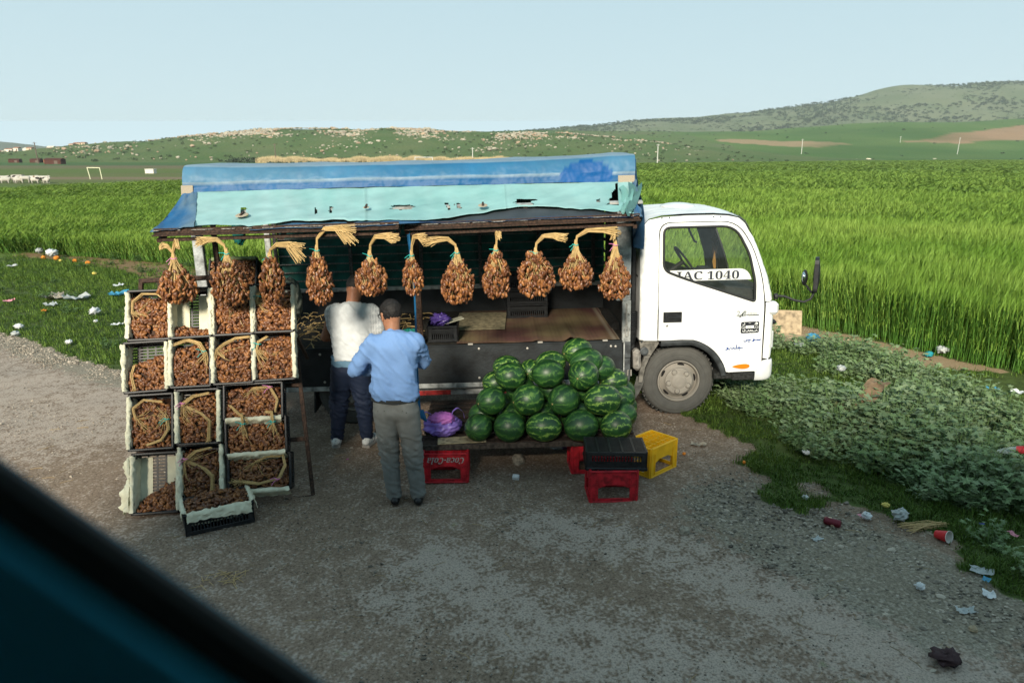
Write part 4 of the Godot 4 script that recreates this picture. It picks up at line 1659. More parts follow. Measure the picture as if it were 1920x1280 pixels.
func bed(t: Node3D) -> void:
	var black := mat("bed black", Color(0.02, 0.025, 0.028), 0.55, {"tex": "grime", "scale": 0.9, "nrm": "n_fine", "ns": 0.15})
	var white := mat("bed white", Color(0.5, 0.52, 0.5), 0.6, {"tex": "grime", "scale": 2.2})
	var plate := mat("chequer plate", Color(0.42, 0.45, 0.45), 0.55, {"tex": "grime", "scale": 1.5, "nrm": "n_plate", "ns": 0.6})
	var rust := mat("rusty brown", Color(0.09, 0.05, 0.032), 0.8, {"tex": "rust", "scale": 3.0})
	var bolt := mat("bolt", Color(0.42, 0.4, 0.36), 0.5, {"metal": 0.4})
	var b := MB.new()
	b.box(Vector3(-2.83, 0.875, -0.93), Vector3(4.52, 0.045, 1.78))
	part(t, "bed_floor", b, mat("bed boards", Color(0.05, 0.045, 0.035), 0.9, {"tex": "rust", "scale": 1.2}))
	b = MB.new()
	b.box(Vector3(-2.87, 0.68, -0.022), Vector3(4.43, 0.42, 0.036), Basis(), 0.006)
	b.box(Vector3(-2.87, 0.885, -0.03), Vector3(4.43, 0.022, 0.06), Basis(), 0.006)
	apart(t, "drop_side", b, black)
	b = MB.new()
	for x in [-4.7, -3.9, -3.1, -2.2, -1.7, -1.12, -0.78, -0.72]:
		for y in [0.84, 0.52]:
			b.ball(Vector3(x + rf(-0.02, 0.02), y + rf(-0.01, 0.01), -0.002), Vector3(0.014, 0.014, 0.008), Basis(), 8, 6)
	for x in [-3.7, -2.3, -1.55, -0.85]:
		b.box(Vector3(x, 0.9, -0.008), Vector3(0.055, 0.016, 0.035), Basis(), 0.003)
	apart(t, "bolt", b, bolt)
	b = MB.new()
	b.box(Vector3(-2.85, 0.44, -0.03), Vector3(4.5, 0.055, 0.05), Basis(), 0.008)
	part(t, "lower_rail", b, white)
	b = MB.new()
	b.box(Vector3(-2.4, 0.335, -0.12), Vector3(2.6, 0.06, 0.03), Basis(), 0.006)
	part(t, "guard_rail", b, white)
	for k in 3:
		b = MB.new()
		b.box(Vector3(-2.75 + k * 0.86, 0.335, -0.1025), Vector3(0.42, 0.052, 0.004))
		part(t, "red_reflector", b, mat("red reflector", Color(0.4, 0.03, 0.03), 0.5, {"tex": "grime", "scale": 3.0}))
	# far side, headboard
	b = MB.new()
	b.box(Vector3(-2.83, 1.05, -1.8), Vector3(4.45, 0.32, 0.035), Basis(), 0.006)
	b.box(Vector3(-0.6, 1.1, -0.93), Vector3(0.03, 0.45, 1.72), Basis(), 0.006)
	apart(t, "inner_panel", b, black)
	b = MB.new()
	b.box(Vector3(-2.75, 1.225, -1.775), Vector3(4.2, 0.05, 0.05), Basis(), 0.006)
	part(t, "ledge", b, white)
	b = MB.new()
	var g := PackedVector3Array()
	for j in 20:
		for i in 90:
			var x := lerpf(-4.78, -0.6, i / 89.0)
			var y := lerpf(1.24, 2.75, j / 19.0)
			g.append(Vector3(x, y, -1.835 + 0.018 * nz.get_noise_2d(x * 30.0, y * 12.0)))
	b.sheet(g, 90, 20)
	part(t, "green_side_sheet", b, mat("green sheet", Color(0.004, 0.12, 0.1), 0.55, {"tex": "grime", "scale": 1.0}))
	for k in 10:
		b = MB.new()
		b.box(Vector3(-2.7, 1.345 + k * 0.108, -1.795), Vector3(4.2, 0.016, 0.022), Basis(Vector3.BACK, rf(-0.0015, 0.0015)), 0.003)
		part(t, "side_bar", b, mat("side bars", Color(0.3, 0.3, 0.28), 0.65, {"tex": "rust", "scale": 4.0}))
	for x in [-4.79, -3.85, -2.95, -2.2, -1.45, -0.75]:
		b = MB.new()
		b.box(Vector3(x, 1.78, -1.765), Vector3(0.045, 1.1, 0.03), Basis(), 0.004)
		part(t, "side_post", b, mat("grey post", Color(0.13, 0.13, 0.125), 0.7, {"tex": "rust", "scale": 3.0}))
	b = MB.new()
	b.box(Vector3(-4.88, 1.6, -1.78), Vector3(0.07, 1.5, 0.05), Basis(), 0.006)
	part(t, "rear_post", b, white)
	b = MB.new()
	b.box(Vector3(-5.07, 1.65, -0.03), Vector3(0.1, 1.35, 0.07), Basis(), 0.006)
	b.box(Vector3(-0.657, 1.83, -0.03), Vector3(0.15, 1.0, 0.06), Basis(), 0.006)
	apart(t, "corner_plate", b, plate)
	b = MB.new()
	b.box(Vector3(-0.62, 1.1, -0.03), Vector3(0.09, 0.46, 0.055), Basis(), 0.006)
	b.box(Vector3(-0.645, 0.66, 0.004), Vector3(0.012, 0.44, 0.012))
	apart(t, "front_post", b, white)
	b = MB.new()
	b.box(Vector3(-0.605, 0.79, -0.018), Vector3(0.065, 0.18, 0.04), Basis(), 0.004)
	b.box(Vector3(-0.605, 0.56, -0.03), Vector3(0.065, 0.26, 0.03), Basis(), 0.004)
	apart(t, "post_bracket", b, mat("bracket grey", Color(0.08, 0.09, 0.095), 0.6, {"tex": "grime", "scale": 2.0}))
	b = MB.new()
	b.tube([Vector3(-0.62, 1.3, 0.01), Vector3(-0.625, 1.18, 0.014), Vector3(-0.618, 1.05, 0.012)], 0.009, 6)
	var ringp := []
	for i in 13:
		ringp.append(Vector3(-0.62 + cos(TAU * i / 12) * 0.018, 1.0 + sin(TAU * i / 12) * 0.06, 0.014))
	b.tube(ringp, 0.006, 6, false)
	b.tube([Vector3(-0.64, 1.2, 0.01), Vector3(-0.59, 1.19, 0.014)], 0.008, 6)
	b.tube([Vector3(-0.6, 0.5, 0.0), Vector3(-0.6, 0.57, 0.02), Vector3(-0.57, 0.57, 0.02), Vector3(-0.565, 0.5, 0.01)], 0.009, 6)
	apart(t, "latch_piece", b, bolt)
	b = MB.new()
	b.box(Vector3(-2.835, 1.6, -0.03), Vector3(0.065, 1.4, 0.05), Basis(Vector3.BACK, 0.004), 0.006)
	b.box(Vector3(-4.98, 1.75, -0.25), Vector3(0.05, 1.2, 0.04), Basis(), 0.004)
	apart(t, "inner_post", b, rust)
	b = MB.new()
	for y in [1.5, 1.65, 1.8, 1.95, 2.1]:
		b.box(Vector3(-0.615, y, -0.93), Vector3(0.02, 0.025, 1.7))
	for z in [-0.3, -0.7, -1.1, -1.5]:
		b.box(Vector3(-0.6, 1.75, z), Vector3(0.02, 0.9, 0.03))
	apart(t, "headboard_bar", b, mats["grey post"])
	b = MB.new()
	b.box(Vector3(-0.585, 2.0, -0.93), Vector3(0.01, 1.5, 1.74))
	part(t, "headboard_sheet", b, black)
	# tilt frame
	b = MB.new()
	for x in [-5.05, -3.9, -2.83, -1.75, -0.64]:
		b.tube([Vector3(x, 2.2, -0.05), Vector3(x, 2.72, -0.06), Vector3(x, 2.78, -0.14), Vector3(x, 2.8, -0.93), Vector3(x, 2.78, -1.7), Vector3(x, 2.7, -1.78), Vector3(x, 2.2, -1.78)], 0.018, 6)
	for q in [Vector2(2.6, -0.02), Vector2(2.79, -0.5), Vector2(2.79, -1.4), Vector2(2.25, -0.05)]:
		b.tube([Vector3(-5.08, q.x, q.y), Vector3(-0.6, q.x, q.y)], 0.018, 6)
	for q in [[-5.05, -4.82, 1.43], [-4.0, -3.8, 1.43], [-2.9, -2.83, 1.43], [-2.8, -2.77, 1.23], [-1.7, -1.7, 1.23], [-0.65, -0.78, 1.23]]:
		b.bar(Vector3(q[0], 2.42, -0.03), Vector3(q[1], 2.225, q[2]), 0.035, 0.03)
	apart(t, "tilt_bar", b, rust)
	# the awning's two iron lips
	for s in 2:
		b = MB.new()
		var x0: float = [-4.85, -2.79][s]
		var x1: float = [-2.81, -0.74][s]
		var y0: float = [2.272, 2.25][s]
		var y1: float = [2.282, 2.286][s]
		var zl: float = [1.46, 1.26][s]
		b.bar(Vector3(x0, y0, zl), Vector3(x1, y1, zl), 0.012, 0.062, 0.003, Vector3(0, 0, 1))
		b.bar(Vector3(x0, y0 + 0.03, zl - 0.025), Vector3(x1, y1 + 0.03, zl - 0.025), 0.05, 0.012, 0.003, Vector3(0, 0, 1))
		b.bar(Vector3(x0 + 0.05, y0 - 0.04, zl - 0.04), Vector3(x1 - 0.05, y1 - 0.04, zl - 0.04), 0.03, 0.026, 0.003, Vector3(0, 0, 1))
		var lip := Node3D.new()
		lip.name = "awning_lip" if s == 0 else "awning_lip_001"
		t.add_child(lip)
		apart(lip, "angle_iron", b, rust)
		b = MB.new()
		var dx := (x1 - x0) / 90.0
		for i in 90:   # flaking white paint on its upper face
			if nz.get_noise_1d(i * 4.0 + s * 500.0) > -0.12:
				var f := i / 90.0
				b.box(Vector3(x0 + dx * (i + 0.5), lerpf(y0, y1, f) + 0.0385, zl - 0.024 + 0.006 * nz.get_noise_1d(i * 9.0)), Vector3(dx * 1.001, 0.004, 0.036 + 0.012 * nz.get_noise_1d(i * 13.0 + 77.0)))
		part(lip, "flaking_paint", b, mat("flaking paint", Color(0.62, 0.6, 0.55), 0.7, {"tex": "rust", "scale": 5.0})).set_meta("kind", "stuff")
	tarp(t)
	# underneath
	b = MB.new()
	for z in [-0.55, -1.3]:
		b.box(Vector3(-2.0, 0.62, z), Vector3(6.0, 0.18, 0.07))
	for x in [-4.9, -4.3, -3.1, -2.4, -1.7, -1.0]:
		b.box(Vector3(x, 0.79, -0.93), Vector3(0.06, 0.11, 1.75))
	b.tube([Vector3(-3.6, 0.395, -0.2), Vector3(-3.6, 0.395, -1.65)], 0.06, 8)
	b.ball(Vector3(-3.6, 0.395, -0.93), Vector3(0.17, 0.17, 0.2))
	b.tube([Vector3(-0.02, 0.36, -0.2), Vector3(-0.02, 0.36, -1.6)], 0.05, 8)
	b.box(Vector3(-1.9, 0.5, -0.35), Vector3(0.8, 0.3, 0.35), Basis(), 0.05)
	b.box(Vector3(-0.3, 0.8, -0.95), Vector3(0.8, 0.35, 0.9), Basis(), 0.04)
	b.box(Vector3(-0.02, 0.7, -0.5), Vector3(1.0, 0.5, 0.05))
	apart(t, "chassis_member", b, mat("underbody", Color(0.02, 0.02, 0.019), 0.85, {"tex": "grime", "scale": 2.0}))
	b = MB.new()
	b.box(Vector3(-4.02, 0.4, -0.25), Vector3(0.02, 0.5, 0.36), Basis(Vector3.BACK, -0.08), 0.004)
	part(t, "rear_mud_flap", b, mats["black rubber"])
	# behind the front wheel: reservoir, bracket, mud flap, air duct
	b = MB.new()
	g = PackedVector3Array()
	for j in 8:
		for i in 4:
			var v := j / 7.0
			g.append(Vector3(-0.55 - 0.09 * v * v + 0.075 * i / 3.0 * (1.3 - 0.2 * v) + 0.06 * (1 - v), 0.47 - 0.33 * v, -0.06 + 0.02 * sin(v * 3.0)))
	b.sheet(g, 4, 8)
	part(t, "mud_flap", b, mat("dusty rubber", Color(0.11, 0.11, 0.1), 0.85, {"tex": "grime", "scale": 2.0}))
	b = MB.new()
	b.slab(pv([-0.47, 0.86, -0.26, 0.875, -0.26, 0.84, -0.36, 0.68, -0.42, 0.7, -0.45, 0.75]), -0.09, -0.04)
	b.slab(pv([-0.42, 0.71, -0.355, 0.715, -0.41, 0.59, -0.44, 0.41, -0.48, 0.42, -0.465, 0.55]), -0.05, 0.0)
	apart(t, "wing_bracket", b, mat("dusty grey", Color(0.2, 0.19, 0.165), 0.8, {"tex": "grime", "scale": 2.5}))
	b = MB.new()
	b.box(Vector3(-0.495, 0.665, -0.06), Vector3(0.085, 0.24, 0.12), Basis(Vector3.BACK, 0.05), 0.03)
	part(t, "reservoir", b, mat("milky plastic", Color(0.36, 0.34, 0.31), 0.45, {"tex": "grime", "scale": 3.0}))
	b = MB.new()
	b.lathe([Vector2(0.045, -0.01), Vector2(0.045, 0.01), Vector2(0.03, 0.016), Vector2(0.028, 0.024), Vector2(0, 0.024)], Transform3D(Basis(Vector3(1, 0, 0), Vector3(0, 0, 1), Vector3(0, -1, 0)), Vector3(-0.425, 0.77, 0.0)), 16)
	b.tube([Vector3(-0.45, 0.86, -0.03), Vector3(-0.44, 0.9, -0.02), Vector3(-0.4, 0.88, -0.02)], 0.01, 6)
	apart(t, "filler_piece", b, mats["bracket grey"])
	b = MB.new()
	b.box(Vector3(-0.525, 1.4, -0.2), Vector3(0.05, 1.3, 0.12), Basis(), 0.01)
	for k in 9:
		b.lathe([Vector2(0.05, -0.012), Vector2(0.06, 0), Vector2(0.05, 0.012)], Transform3D(Basis(), Vector3(-0.53, 0.99 + 0.022 * k, -0.16)), 14)
	b.tube([Vector3(-0.53, 0.98, -0.16), Vector3(-0.53, 0.9, -0.16), Vector3(-0.55, 0.75, -0.2)], 0.05, 10)
	apart(t, "duct_piece", b, mats["black plastic"])

func tarp(t: Node3D) -> void:
	var blue := mat("blue tarpaulin", Color(1, 1, 1), 0.5, {"vc": true, "tex": "soft", "scale": 0.7, "nrm": "n_wave", "ns": 0.6, "spec": 0.35})
	var b := MB.new()
	var sec := [Vector2(0.075, 2.575), Vector2(0.072, 2.6), Vector2(0.06, 2.63), Vector2(0.064, 2.66), Vector2(0.062, 2.675), Vector2(0.05, 2.71), Vector2(0.03, 2.75), Vector2(0.012, 2.78), Vector2(-0.01, 2.8), Vector2(-0.045, 2.815), Vector2(-0.1, 2.822), Vector2(-0.25, 2.83), Vector2(-0.5, 2.838), Vector2(-0.93, 2.845), Vector2(-1.4, 2.838), Vector2(-1.72, 2.82), Vector2(-1.82, 2.78), Vector2(-1.86, 2.7), Vector2(-1.87, 2.5), Vector2(-1.87, 2.3)]
	var g := PackedVector3Array()
	var cols := PackedColorArray()
	var nu := 230
	for s: Vector2 in sec:
		for i in nu:
			var x := lerpf(-5.12, -0.565, i / (nu - 1.0))
			var e := ss(0.5, 0.0, x + 5.12) + ss(0.5, 0.0, -0.565 - x)
			var w := nz.get_noise_2d(x * 26.0, s.y * 60.0 + s.x * 30.0) * (0.02 + 0.03 * e) + nz.get_noise_2d(x * 70.0 + s.y * 120.0, s.y * 200.0 - x * 30.0) * 0.008
			var sag := -0.018 * sin(clampf((x + 5.12) / 4.55, 0, 1) * PI) * (1.0 if s.y > 2.7 else 0.0) - 0.012 * absf(sin((x + 5.05) * PI / 1.1)) * ss(0.0, -0.3, s.x)
			var y := s.y + sag + (0.02 * ss(-2.0, -0.6, x)) * ss(2.6, 2.8, s.y) - 0.014 * ss(-4.2, -5.12, x) * (1.0 if s.y < 2.7 else 0.0)
			g.append(Vector3(x + (w * 0.5 if e > 0.1 else 0.0), y + w * 0.4, s.x + w))
			var d := clampf(0.45 + nz.get_noise_2d(x * 7.0, s.y * 30.0 + s.x * 20.0) * 0.9, 0.0, 1.0)
			var c := Color(0.012, 0.115, 0.25).lerp(Color(0.075, 0.18, 0.27), d)
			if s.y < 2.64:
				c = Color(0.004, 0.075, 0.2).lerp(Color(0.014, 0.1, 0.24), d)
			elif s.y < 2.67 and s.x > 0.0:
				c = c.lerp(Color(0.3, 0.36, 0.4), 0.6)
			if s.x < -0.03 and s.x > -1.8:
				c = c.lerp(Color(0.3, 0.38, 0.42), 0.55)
			# the unfaded round patch near the front end
			if Vector2(x + 1.06, (s.y - 2.63) * 1.75).length() < 0.27 and s.x > -0.03:
				c = Color(0.003, 0.075, 0.25)
			cols.append(c)
	b.sheet(g, nu, sec.size(), cols)
	part(t, "tarpaulin_roof", b, blue)
	# end curtain towards the cab, with gussets at both ends of the flap
	b = MB.new()
	g = PackedVector3Array()
	cols = PackedColorArray()
	for j in 24:
		for i in 40:
			var v := j / 23.0
			var z := lerpf(0.07, -1.85, i / 39.0)
			var y := lerpf(2.82 - 0.03 * absf(z + 0.9), 1.9 + 0.1 * nz.get_noise_1d(z * 40.0), v)
			var near := ss(-0.35, 0.07, z)
			g.append(Vector3(-0.565 + 0.025 * sin(z * 17.0) * v + 0.04 * v * near, y, z + near * 0.3 * sin(v * PI * 0.8) * ss(0.1, 0.6, v)))
			cols.append(Color(0.012, 0.1, 0.27).lerp(Color(0.06, 0.16, 0.3), clampf(nz.get_noise_2d(z * 20.0, y * 20.0) + 0.4, 0, 1)))
	b.sheet(g, 40, 24, cols)
	for s in 2:
		g = PackedVector3Array()
		cols = PackedColorArray()
		var top: Vector3 = [Vector3(-5.11, 2.585, 0.05), Vector3(-0.58, 2.585, 0.05)][s]
		var tip: Vector3 = [Vector3(-4.9, 2.3, 1.46), Vector3(-0.72, 2.31, 1.26)][s]
		var foot: Vector3 = [Vector3(-5.1, 2.1, -0.02), Vector3(-0.57, 2.0, -0.02)][s]
		var inn := flap_pt(float(s), 0.0)
		for j in 20:
			for i in 18:
				var v := j / 19.0
				var u := i / 17.0
				var w := nz.get_noise_2d(u * 70.0, v * 50.0 + s * 200.0)
				# from the flap's edge round to the post
				var p := flap_pt(float(s), v).lerp(top.lerp(tip, v), minf(1.0, u * 2.0)) if u < 0.5 else top.lerp(tip, v).lerp(top.lerp(foot, v), u * 2.0 - 1.0)
				g.append(p + Vector3(w * 0.05 * sin(u * PI), w * 0.05 - 0.03 * sin(v * PI) * sin(u * PI), w * 0.04 * sin(u * PI)))
				cols.append(Color(0.015, 0.11, 0.27).lerp(Color(0.12, 0.2, 0.27), clampf(0.45 + w * 1.3, 0, 1)))
		b.sheet(g, 18, 20, cols)
	part(t, "tarpaulin_ends", b, blue)
	# the pale turquoise flap with its tears
	b = MB.new()
	nu = 330
	var edge := pv([0.0, 1.05, 0.1, 1.02, 0.17, 0.93, 0.24, 0.86, 0.335, 0.83, 0.345, 0.875, 0.42, 0.88, 0.52, 0.965, 0.56, 0.93, 0.62, 0.78, 0.7, 0.66, 0.74, 0.62, 0.8, 0.65, 0.88, 0.78, 0.96, 0.9, 1.0, 0.97])
	var holes := [[0.105, 0.5, 0.006, 0.08], [0.113, 0.62, 0.003, 0.05], [0.268, 0.47, 0.0025, 0.05], [0.268, 0.55, 0.0025, 0.03], [0.302, 0.48, 0.004, 0.09], [0.46, 0.47, 0.018, 0.05], [0.472, 0.52, 0.016, 0.06], [0.566, 0.47, 0.004, 0.07], [0.57, 0.55, 0.0025, 0.07], [0.594, 0.49, 0.005, 0.08], [0.583, 0.46, 0.002, 0.02], [0.748, 0.47, 0.02, 0.09], [0.735, 0.45, 0.006, 0.03], [0.918, 0.48, 0.004, 0.05], [0.985, 0.75, 0.012, 0.16]]
	for half in 2:
		var nv := 50 if half == 0 else 12
		b = MB.new()
		g = PackedVector3Array()
		cols = PackedColorArray()
		var skip := PackedByteArray()
		for j in nv:
			for i in nu:
				var u := i / (nu - 1.0)
				var e := kurve(edge, u) + 0.012 * nz.get_noise_1d(u * 700.0)
				var f := j / (nv - 1.0)
				var v := f * minf(e, 1.0) if half == 0 else lerpf(minf(e, 1.0) - 0.02, 1.0, f)
				var at := flap_pt(u, v)
				var x := at.x
				var y := at.y
				var z := at.z
				var w := nz.get_noise_2d(u * 110.0, v * 20.0) * 0.028 * sin(v * PI * 0.9) + nz.get_noise_2d(u * 400.0 + v * 90.0, v * 50.0) * 0.008
				var n := clampf(nz.get_noise_2d(u * 70.0, v * 18.0) * 0.8 + nz.get_noise_2d(u * 500.0, v * 12.0) * 0.3 + 0.5, 0.0, 1.0)
				var roll := 0.0
				var c := Color(0.26, 0.51, 0.49).lerp(Color(0.38, 0.58, 0.57), n)
				var cut := 0
				if half == 0:   # the rolled lower seam
					roll = exp(-pow((v - (e - 0.045)) / 0.05, 2.0)) * ss(0.5, 0.2, u) * 0.028 + exp(-pow((v - (e - 0.02)) / 0.03, 2.0)) * ss(0.45, 0.6, u) * 0.016
					if absf(u - 0.385) < 0.0022 or absf(u - 0.705) < 0.0022:
						c = c * 0.85
						roll += 0.003
					for h in holes:
						var q := Vector2((u - h[0]) / h[2], (v - h[1]) / h[3])
						q.x += nz.get_noise_2d(u * 900.0, v * 300.0) * 0.9
						if maxf(absf(q.x), absf(q.y)) < 1.0 and q.length() < 1.25:
							cut = 1
					var tv := (v - 0.03) / 0.62
					if tv > 0.0 and tv < 1.0 and u < 0.966 and u > 0.963 - 0.026 * tv - 0.002 * sin(tv * 20.0):
						cut = 1
				else:   # the fold beyond it, its dark underside outwards
					w += nz.get_noise_2d(u * 220.0, v * 20.0) * 0.012
					roll = -0.014
					if u < 0.5:
						c = Color(0.015, 0.1, 0.25).lerp(Color(0.1, 0.2, 0.3), n)
					else:
						c = Color(0.025, 0.03, 0.036).lerp(Color(0.085, 0.1, 0.11), n * 0.9)
						if v > 0.93:
							c = c.lerp(Color(0.03, 0.08, 0.2), 0.6)
					if e >= 1.0:
						cut = 1
				g.append(Vector3(x, y + roll + w, z + roll * 0.3))
				cols.append(c)
				skip.append(cut)
		b.sheet(g, nu, nv, cols, skip)
		part(t, ["turquoise_flap", "flap_fold"][half], b, mat("flap cloth", Color(1, 1, 1), 0.6, {"vc": true, "tex": "soft", "scale": 0.8, "back": Color(0.12, 0.2, 0.2), "spec": 0.3}))
	# the loose rags of the tear and the white boards that show through it
	b = MB.new()
	for k in 2:
		g = PackedVector3Array()
		for j in 8:
			for i in 4:
				var v := j / 7.0
				var p := flap_pt([0.968, 0.985][k] + 0.011 * i * (1.0 - 0.5 * v) + 0.006 * sin(v * 4.0 + k), lerpf([0.2, 0.12][k], [0.95, 1.02][k], v))
				g.append(p + Vector3(0, 0.02 + 0.03 * sin(i * 2.0 + j + k), 0.02 * sin(j * 1.3)))
		b.col = Color(0.2, 0.43, 0.39) if k % 2 == 0 else Color(0.1, 0.22, 0.21)
		b.sheet(g, 4, 8)
	apart(t, "torn_rag", b, mats["flap cloth"])
	b = MB.new()
	b.box(Vector3(-2.7, 2.4, 0.62), Vector3(4.2, 0.02, 0.06), Basis(Vector3.RIGHT, 0.2))
	part(t, "inner_batten", b, mats["bed white"])
	# patches and toggles
	b = MB.new()
	for q in [[0.105, 0.7, 0.055], [0.385, 0.57, 0.028], [0.65, 0.62, 0.045]]:
		b.lathe([Vector2(q[2], 0), Vector2(q[2] * 0.9, 0.004), Vector2(0, 0.005)], Transform3D(Basis(Vector3.RIGHT, 0.24).scaled(Vector3(1, 1, 1.6)), flap_pt(q[0], q[1]) + Vector3(0, 0.03, 0)), 12)
	for s in 2:
		var x: float = [-5.07, -0.66][s]
		b.box(Vector3(x, 2.585, 0.085), Vector3([0.12, 0.17][s], 0.1, 0.012), Basis(Vector3.RIGHT, -0.2), 0.004)
	apart(t, "tan_patch", b, mat("tan patch", Color(0.42, 0.36, 0.27), 0.8, {"tex": "fine", "scale": 4.0}))
	b = MB.new()
	for q in [[0.105, 0.7], [0.65, 0.62], [0.385, 0.57]]:
		b.box(flap_pt(q[0], q[1]) + Vector3(0, 0.042, 0), Vector3(0.02, 0.014, 0.1), Basis(Vector3.RIGHT, 0.24), 0.004)
	apart(t, "toggle", b, mats["rusty brown"])

func flap_pt(u: float, v: float) -> Vector3:   # the awning flap as stretched, from its hem (v 0) to the iron lip (v 1)
	var zl := lerpf(1.47, 1.27, smoothstep(0.44, 0.52, u))
	return Vector3(lerpf(lerpf(-4.98, -0.6, u), lerpf(-4.5, -0.8, u), v), lerpf(2.572, 2.318 + 0.006 * u, v) - 0.035 * sin(v * PI), lerpf(0.066, zl, v))

func truck() -> void:
	var t := thing("delivery_truck", "white cab delivery truck with blue tarpaulin roof and turquoise side flap opened as a stall", "truck", TX)
	bed(t)
	cab(t)
	wheel(t, -0.02, -0.08, 1.0, "dusty front wheel with five nuts")
	wheel(t, -0.02, -CABW + 0.08, -1.0)
	wheel(t, -3.6, -0.08, 1.0)
	wheel(t, -3.6, -1.78, -1.0)

# ------------------------------------------------------------------ crates, dates, melons
func jit(n: float) -> Vector3:
	return Vector3(rf(-n, n), rf(-n, n), rf(-n, n))

# an open field crate; x and y span the mouth, which lies at z = 0, and the bottom is at z = -d
func crate_shell(w: float, h: float, d: float) -> MB:
	var b := MB.new()
	var r := 0.022
	for s in [-1.0, 1.0]:
		b.box(Vector3(s * w / 2, 0, -0.012), Vector3(r, h + r, 0.028), Basis(), 0.006)
		b.box(Vector3(0, s * h / 2, -0.012), Vector3(w + r, r, 0.028), Basis(), 0.006)
		b.box(Vector3(s * w / 2, 0, -d + 0.014), Vector3(0.014, h, 0.034), Basis(), 0.003)
		b.box(Vector3(0, s * h / 2, -d + 0.014), Vector3(w, 0.014, 0.034), Basis(), 0.003)
		b.box(Vector3(s * w / 2, 0, -d * 0.34), Vector3(0.008, h, d * 0.3))
		b.box(Vector3(0, s * h / 2, -d * 0.34), Vector3(w, 0.008, d * 0.3))
		for t in [-1.0, 1.0]:
			b.box(Vector3(s * w / 2 - s * 0.004, t * (h / 2 - 0.02), -d / 2), Vector3(0.018, 0.05, d - 0.01), Basis(), 0.004)
			b.box(Vector3(s * (w / 2 - 0.02), t * h / 2 - t * 0.004, -d / 2), Vector3(0.05, 0.018, d - 0.01), Basis(), 0.004)
		var n := int(h / 0.03)
		for i in n:
			b.box(Vector3(s * w / 2, lerpf(-h / 2 + 0.05, h / 2 - 0.05, (i + 0.5) / n), -d * 0.62), Vector3(0.008, 0.011, d * 0.66))
		n = int(w / 0.03)
		for i in n:
			b.box(Vector3(lerpf(-w / 2 + 0.05, w / 2 - 0.05, (i + 0.5) / n), s * h / 2, -d * 0.62), Vector3(0.011, 0.008, d * 0.66))
	var m := int(h / 0.026)
	for i in m:
		b.box(Vector3(0, lerpf(-h / 2, h / 2, (i + 0.5) / m), -d), Vector3(w, 0.012, 0.007))
	for i in 6:
		b.box(Vector3(lerpf(-w / 2, w / 2, i / 5.0), 0, -d - 0.003), Vector3(0.014, h, 0.009))
	return b

func liner(w: float, h: float, d: float, s: float, sd: float, flare := 0.0) -> MB:
	var b := MB.new()
	var g := PackedVector3Array()
	var nu := 22
	var nv := 26
	for j in nv:
		for i in nu:
			var v := j / (nv - 1.0)
			var u := i / (nu - 1.0)
			var p := Vector2.ZERO   # distance inwards from the wall, height over the mouth
			if u < 0.5:
				p = Vector2(0.014, lerpf(-d * 0.9, 0.004, u / 0.5))
			elif u < 0.62:
				p = Vector2(lerpf(0.014, -0.018, (u - 0.5) / 0.12), 0.012)
			else:
				p = Vector2(-0.02 - flare * (u - 0.62), lerpf(0.006, -d * (0.55 + 0.25 * nz.get_noise_2d(v * 60.0, sd)), (u - 0.62) / 0.38))
			var n := nz.get_noise_3d(v * 130.0, u * 70.0, sd * 40.0)
			var n2 := nz.get_noise_3d(v * 300.0, u * 160.0, sd * 40.0 + 9.0)
			p += Vector2(absf(n) * 0.022 - 0.004, 0.0) * (1.0 if u < 0.5 else -1.0) + Vector2(0, n2 * 0.01)
			g.append(Vector3(s * (w / 2 - p.x), lerpf(-h / 2 + 0.01, h / 2 - 0.012, v) + n2 * 0.012, p.y + maxf(n2, 0.0) * 0.02 * (1.0 if u > 0.45 else 0.0)))
	b.sheet(g, nu, nv)
	return b

var date_meshes := []

func date_mesh(k: int) -> Mesh:
	if date_meshes.is_empty():
		for sd in 3:
			var b := MB.new()
			var nu := 7
			var nv := 6
			var g := PackedVector3Array()
			for j in nv:
				for i in nu + 1:
					var e := PI * j / (nv - 1.0)
					var a := TAU * i / nu
					var rr := sin(e) * (1.0 + 0.1 * sin(a * 3.0 + sd) + 0.05 * sd * cos(a * 2.0 + e * 3.0)) * 0.0122
					g.append(Vector3(cos(a) * rr, cos(e) * 0.0255, sin(a) * rr))
			b.sheet(g, nu + 1, nv)
			date_meshes.append(b.mesh())
	return date_meshes[k % 3].duplicate()

func date_color() -> Color:
	var t := rf(0, 1)
	return Color(0.075, 0.026, 0.014).lerp(Color(0.33, 0.14, 0.045), t * t * 0.8 + 0.12) * rf(0.85, 1.15)

func date_mat() -> StandardMaterial3D:
	return mat("date skin", Color(1, 1, 1), 0.38, {"vc": true, "spec": 0.45, "nrm": "n_fine", "ns": 0.3, "scale": 9.0})

func stalk_mat() -> StandardMaterial3D:
	return mat("date stalk", Color(0.6, 0.42, 0.18), 0.6, {"tex": "soft", "scale": 6.0})

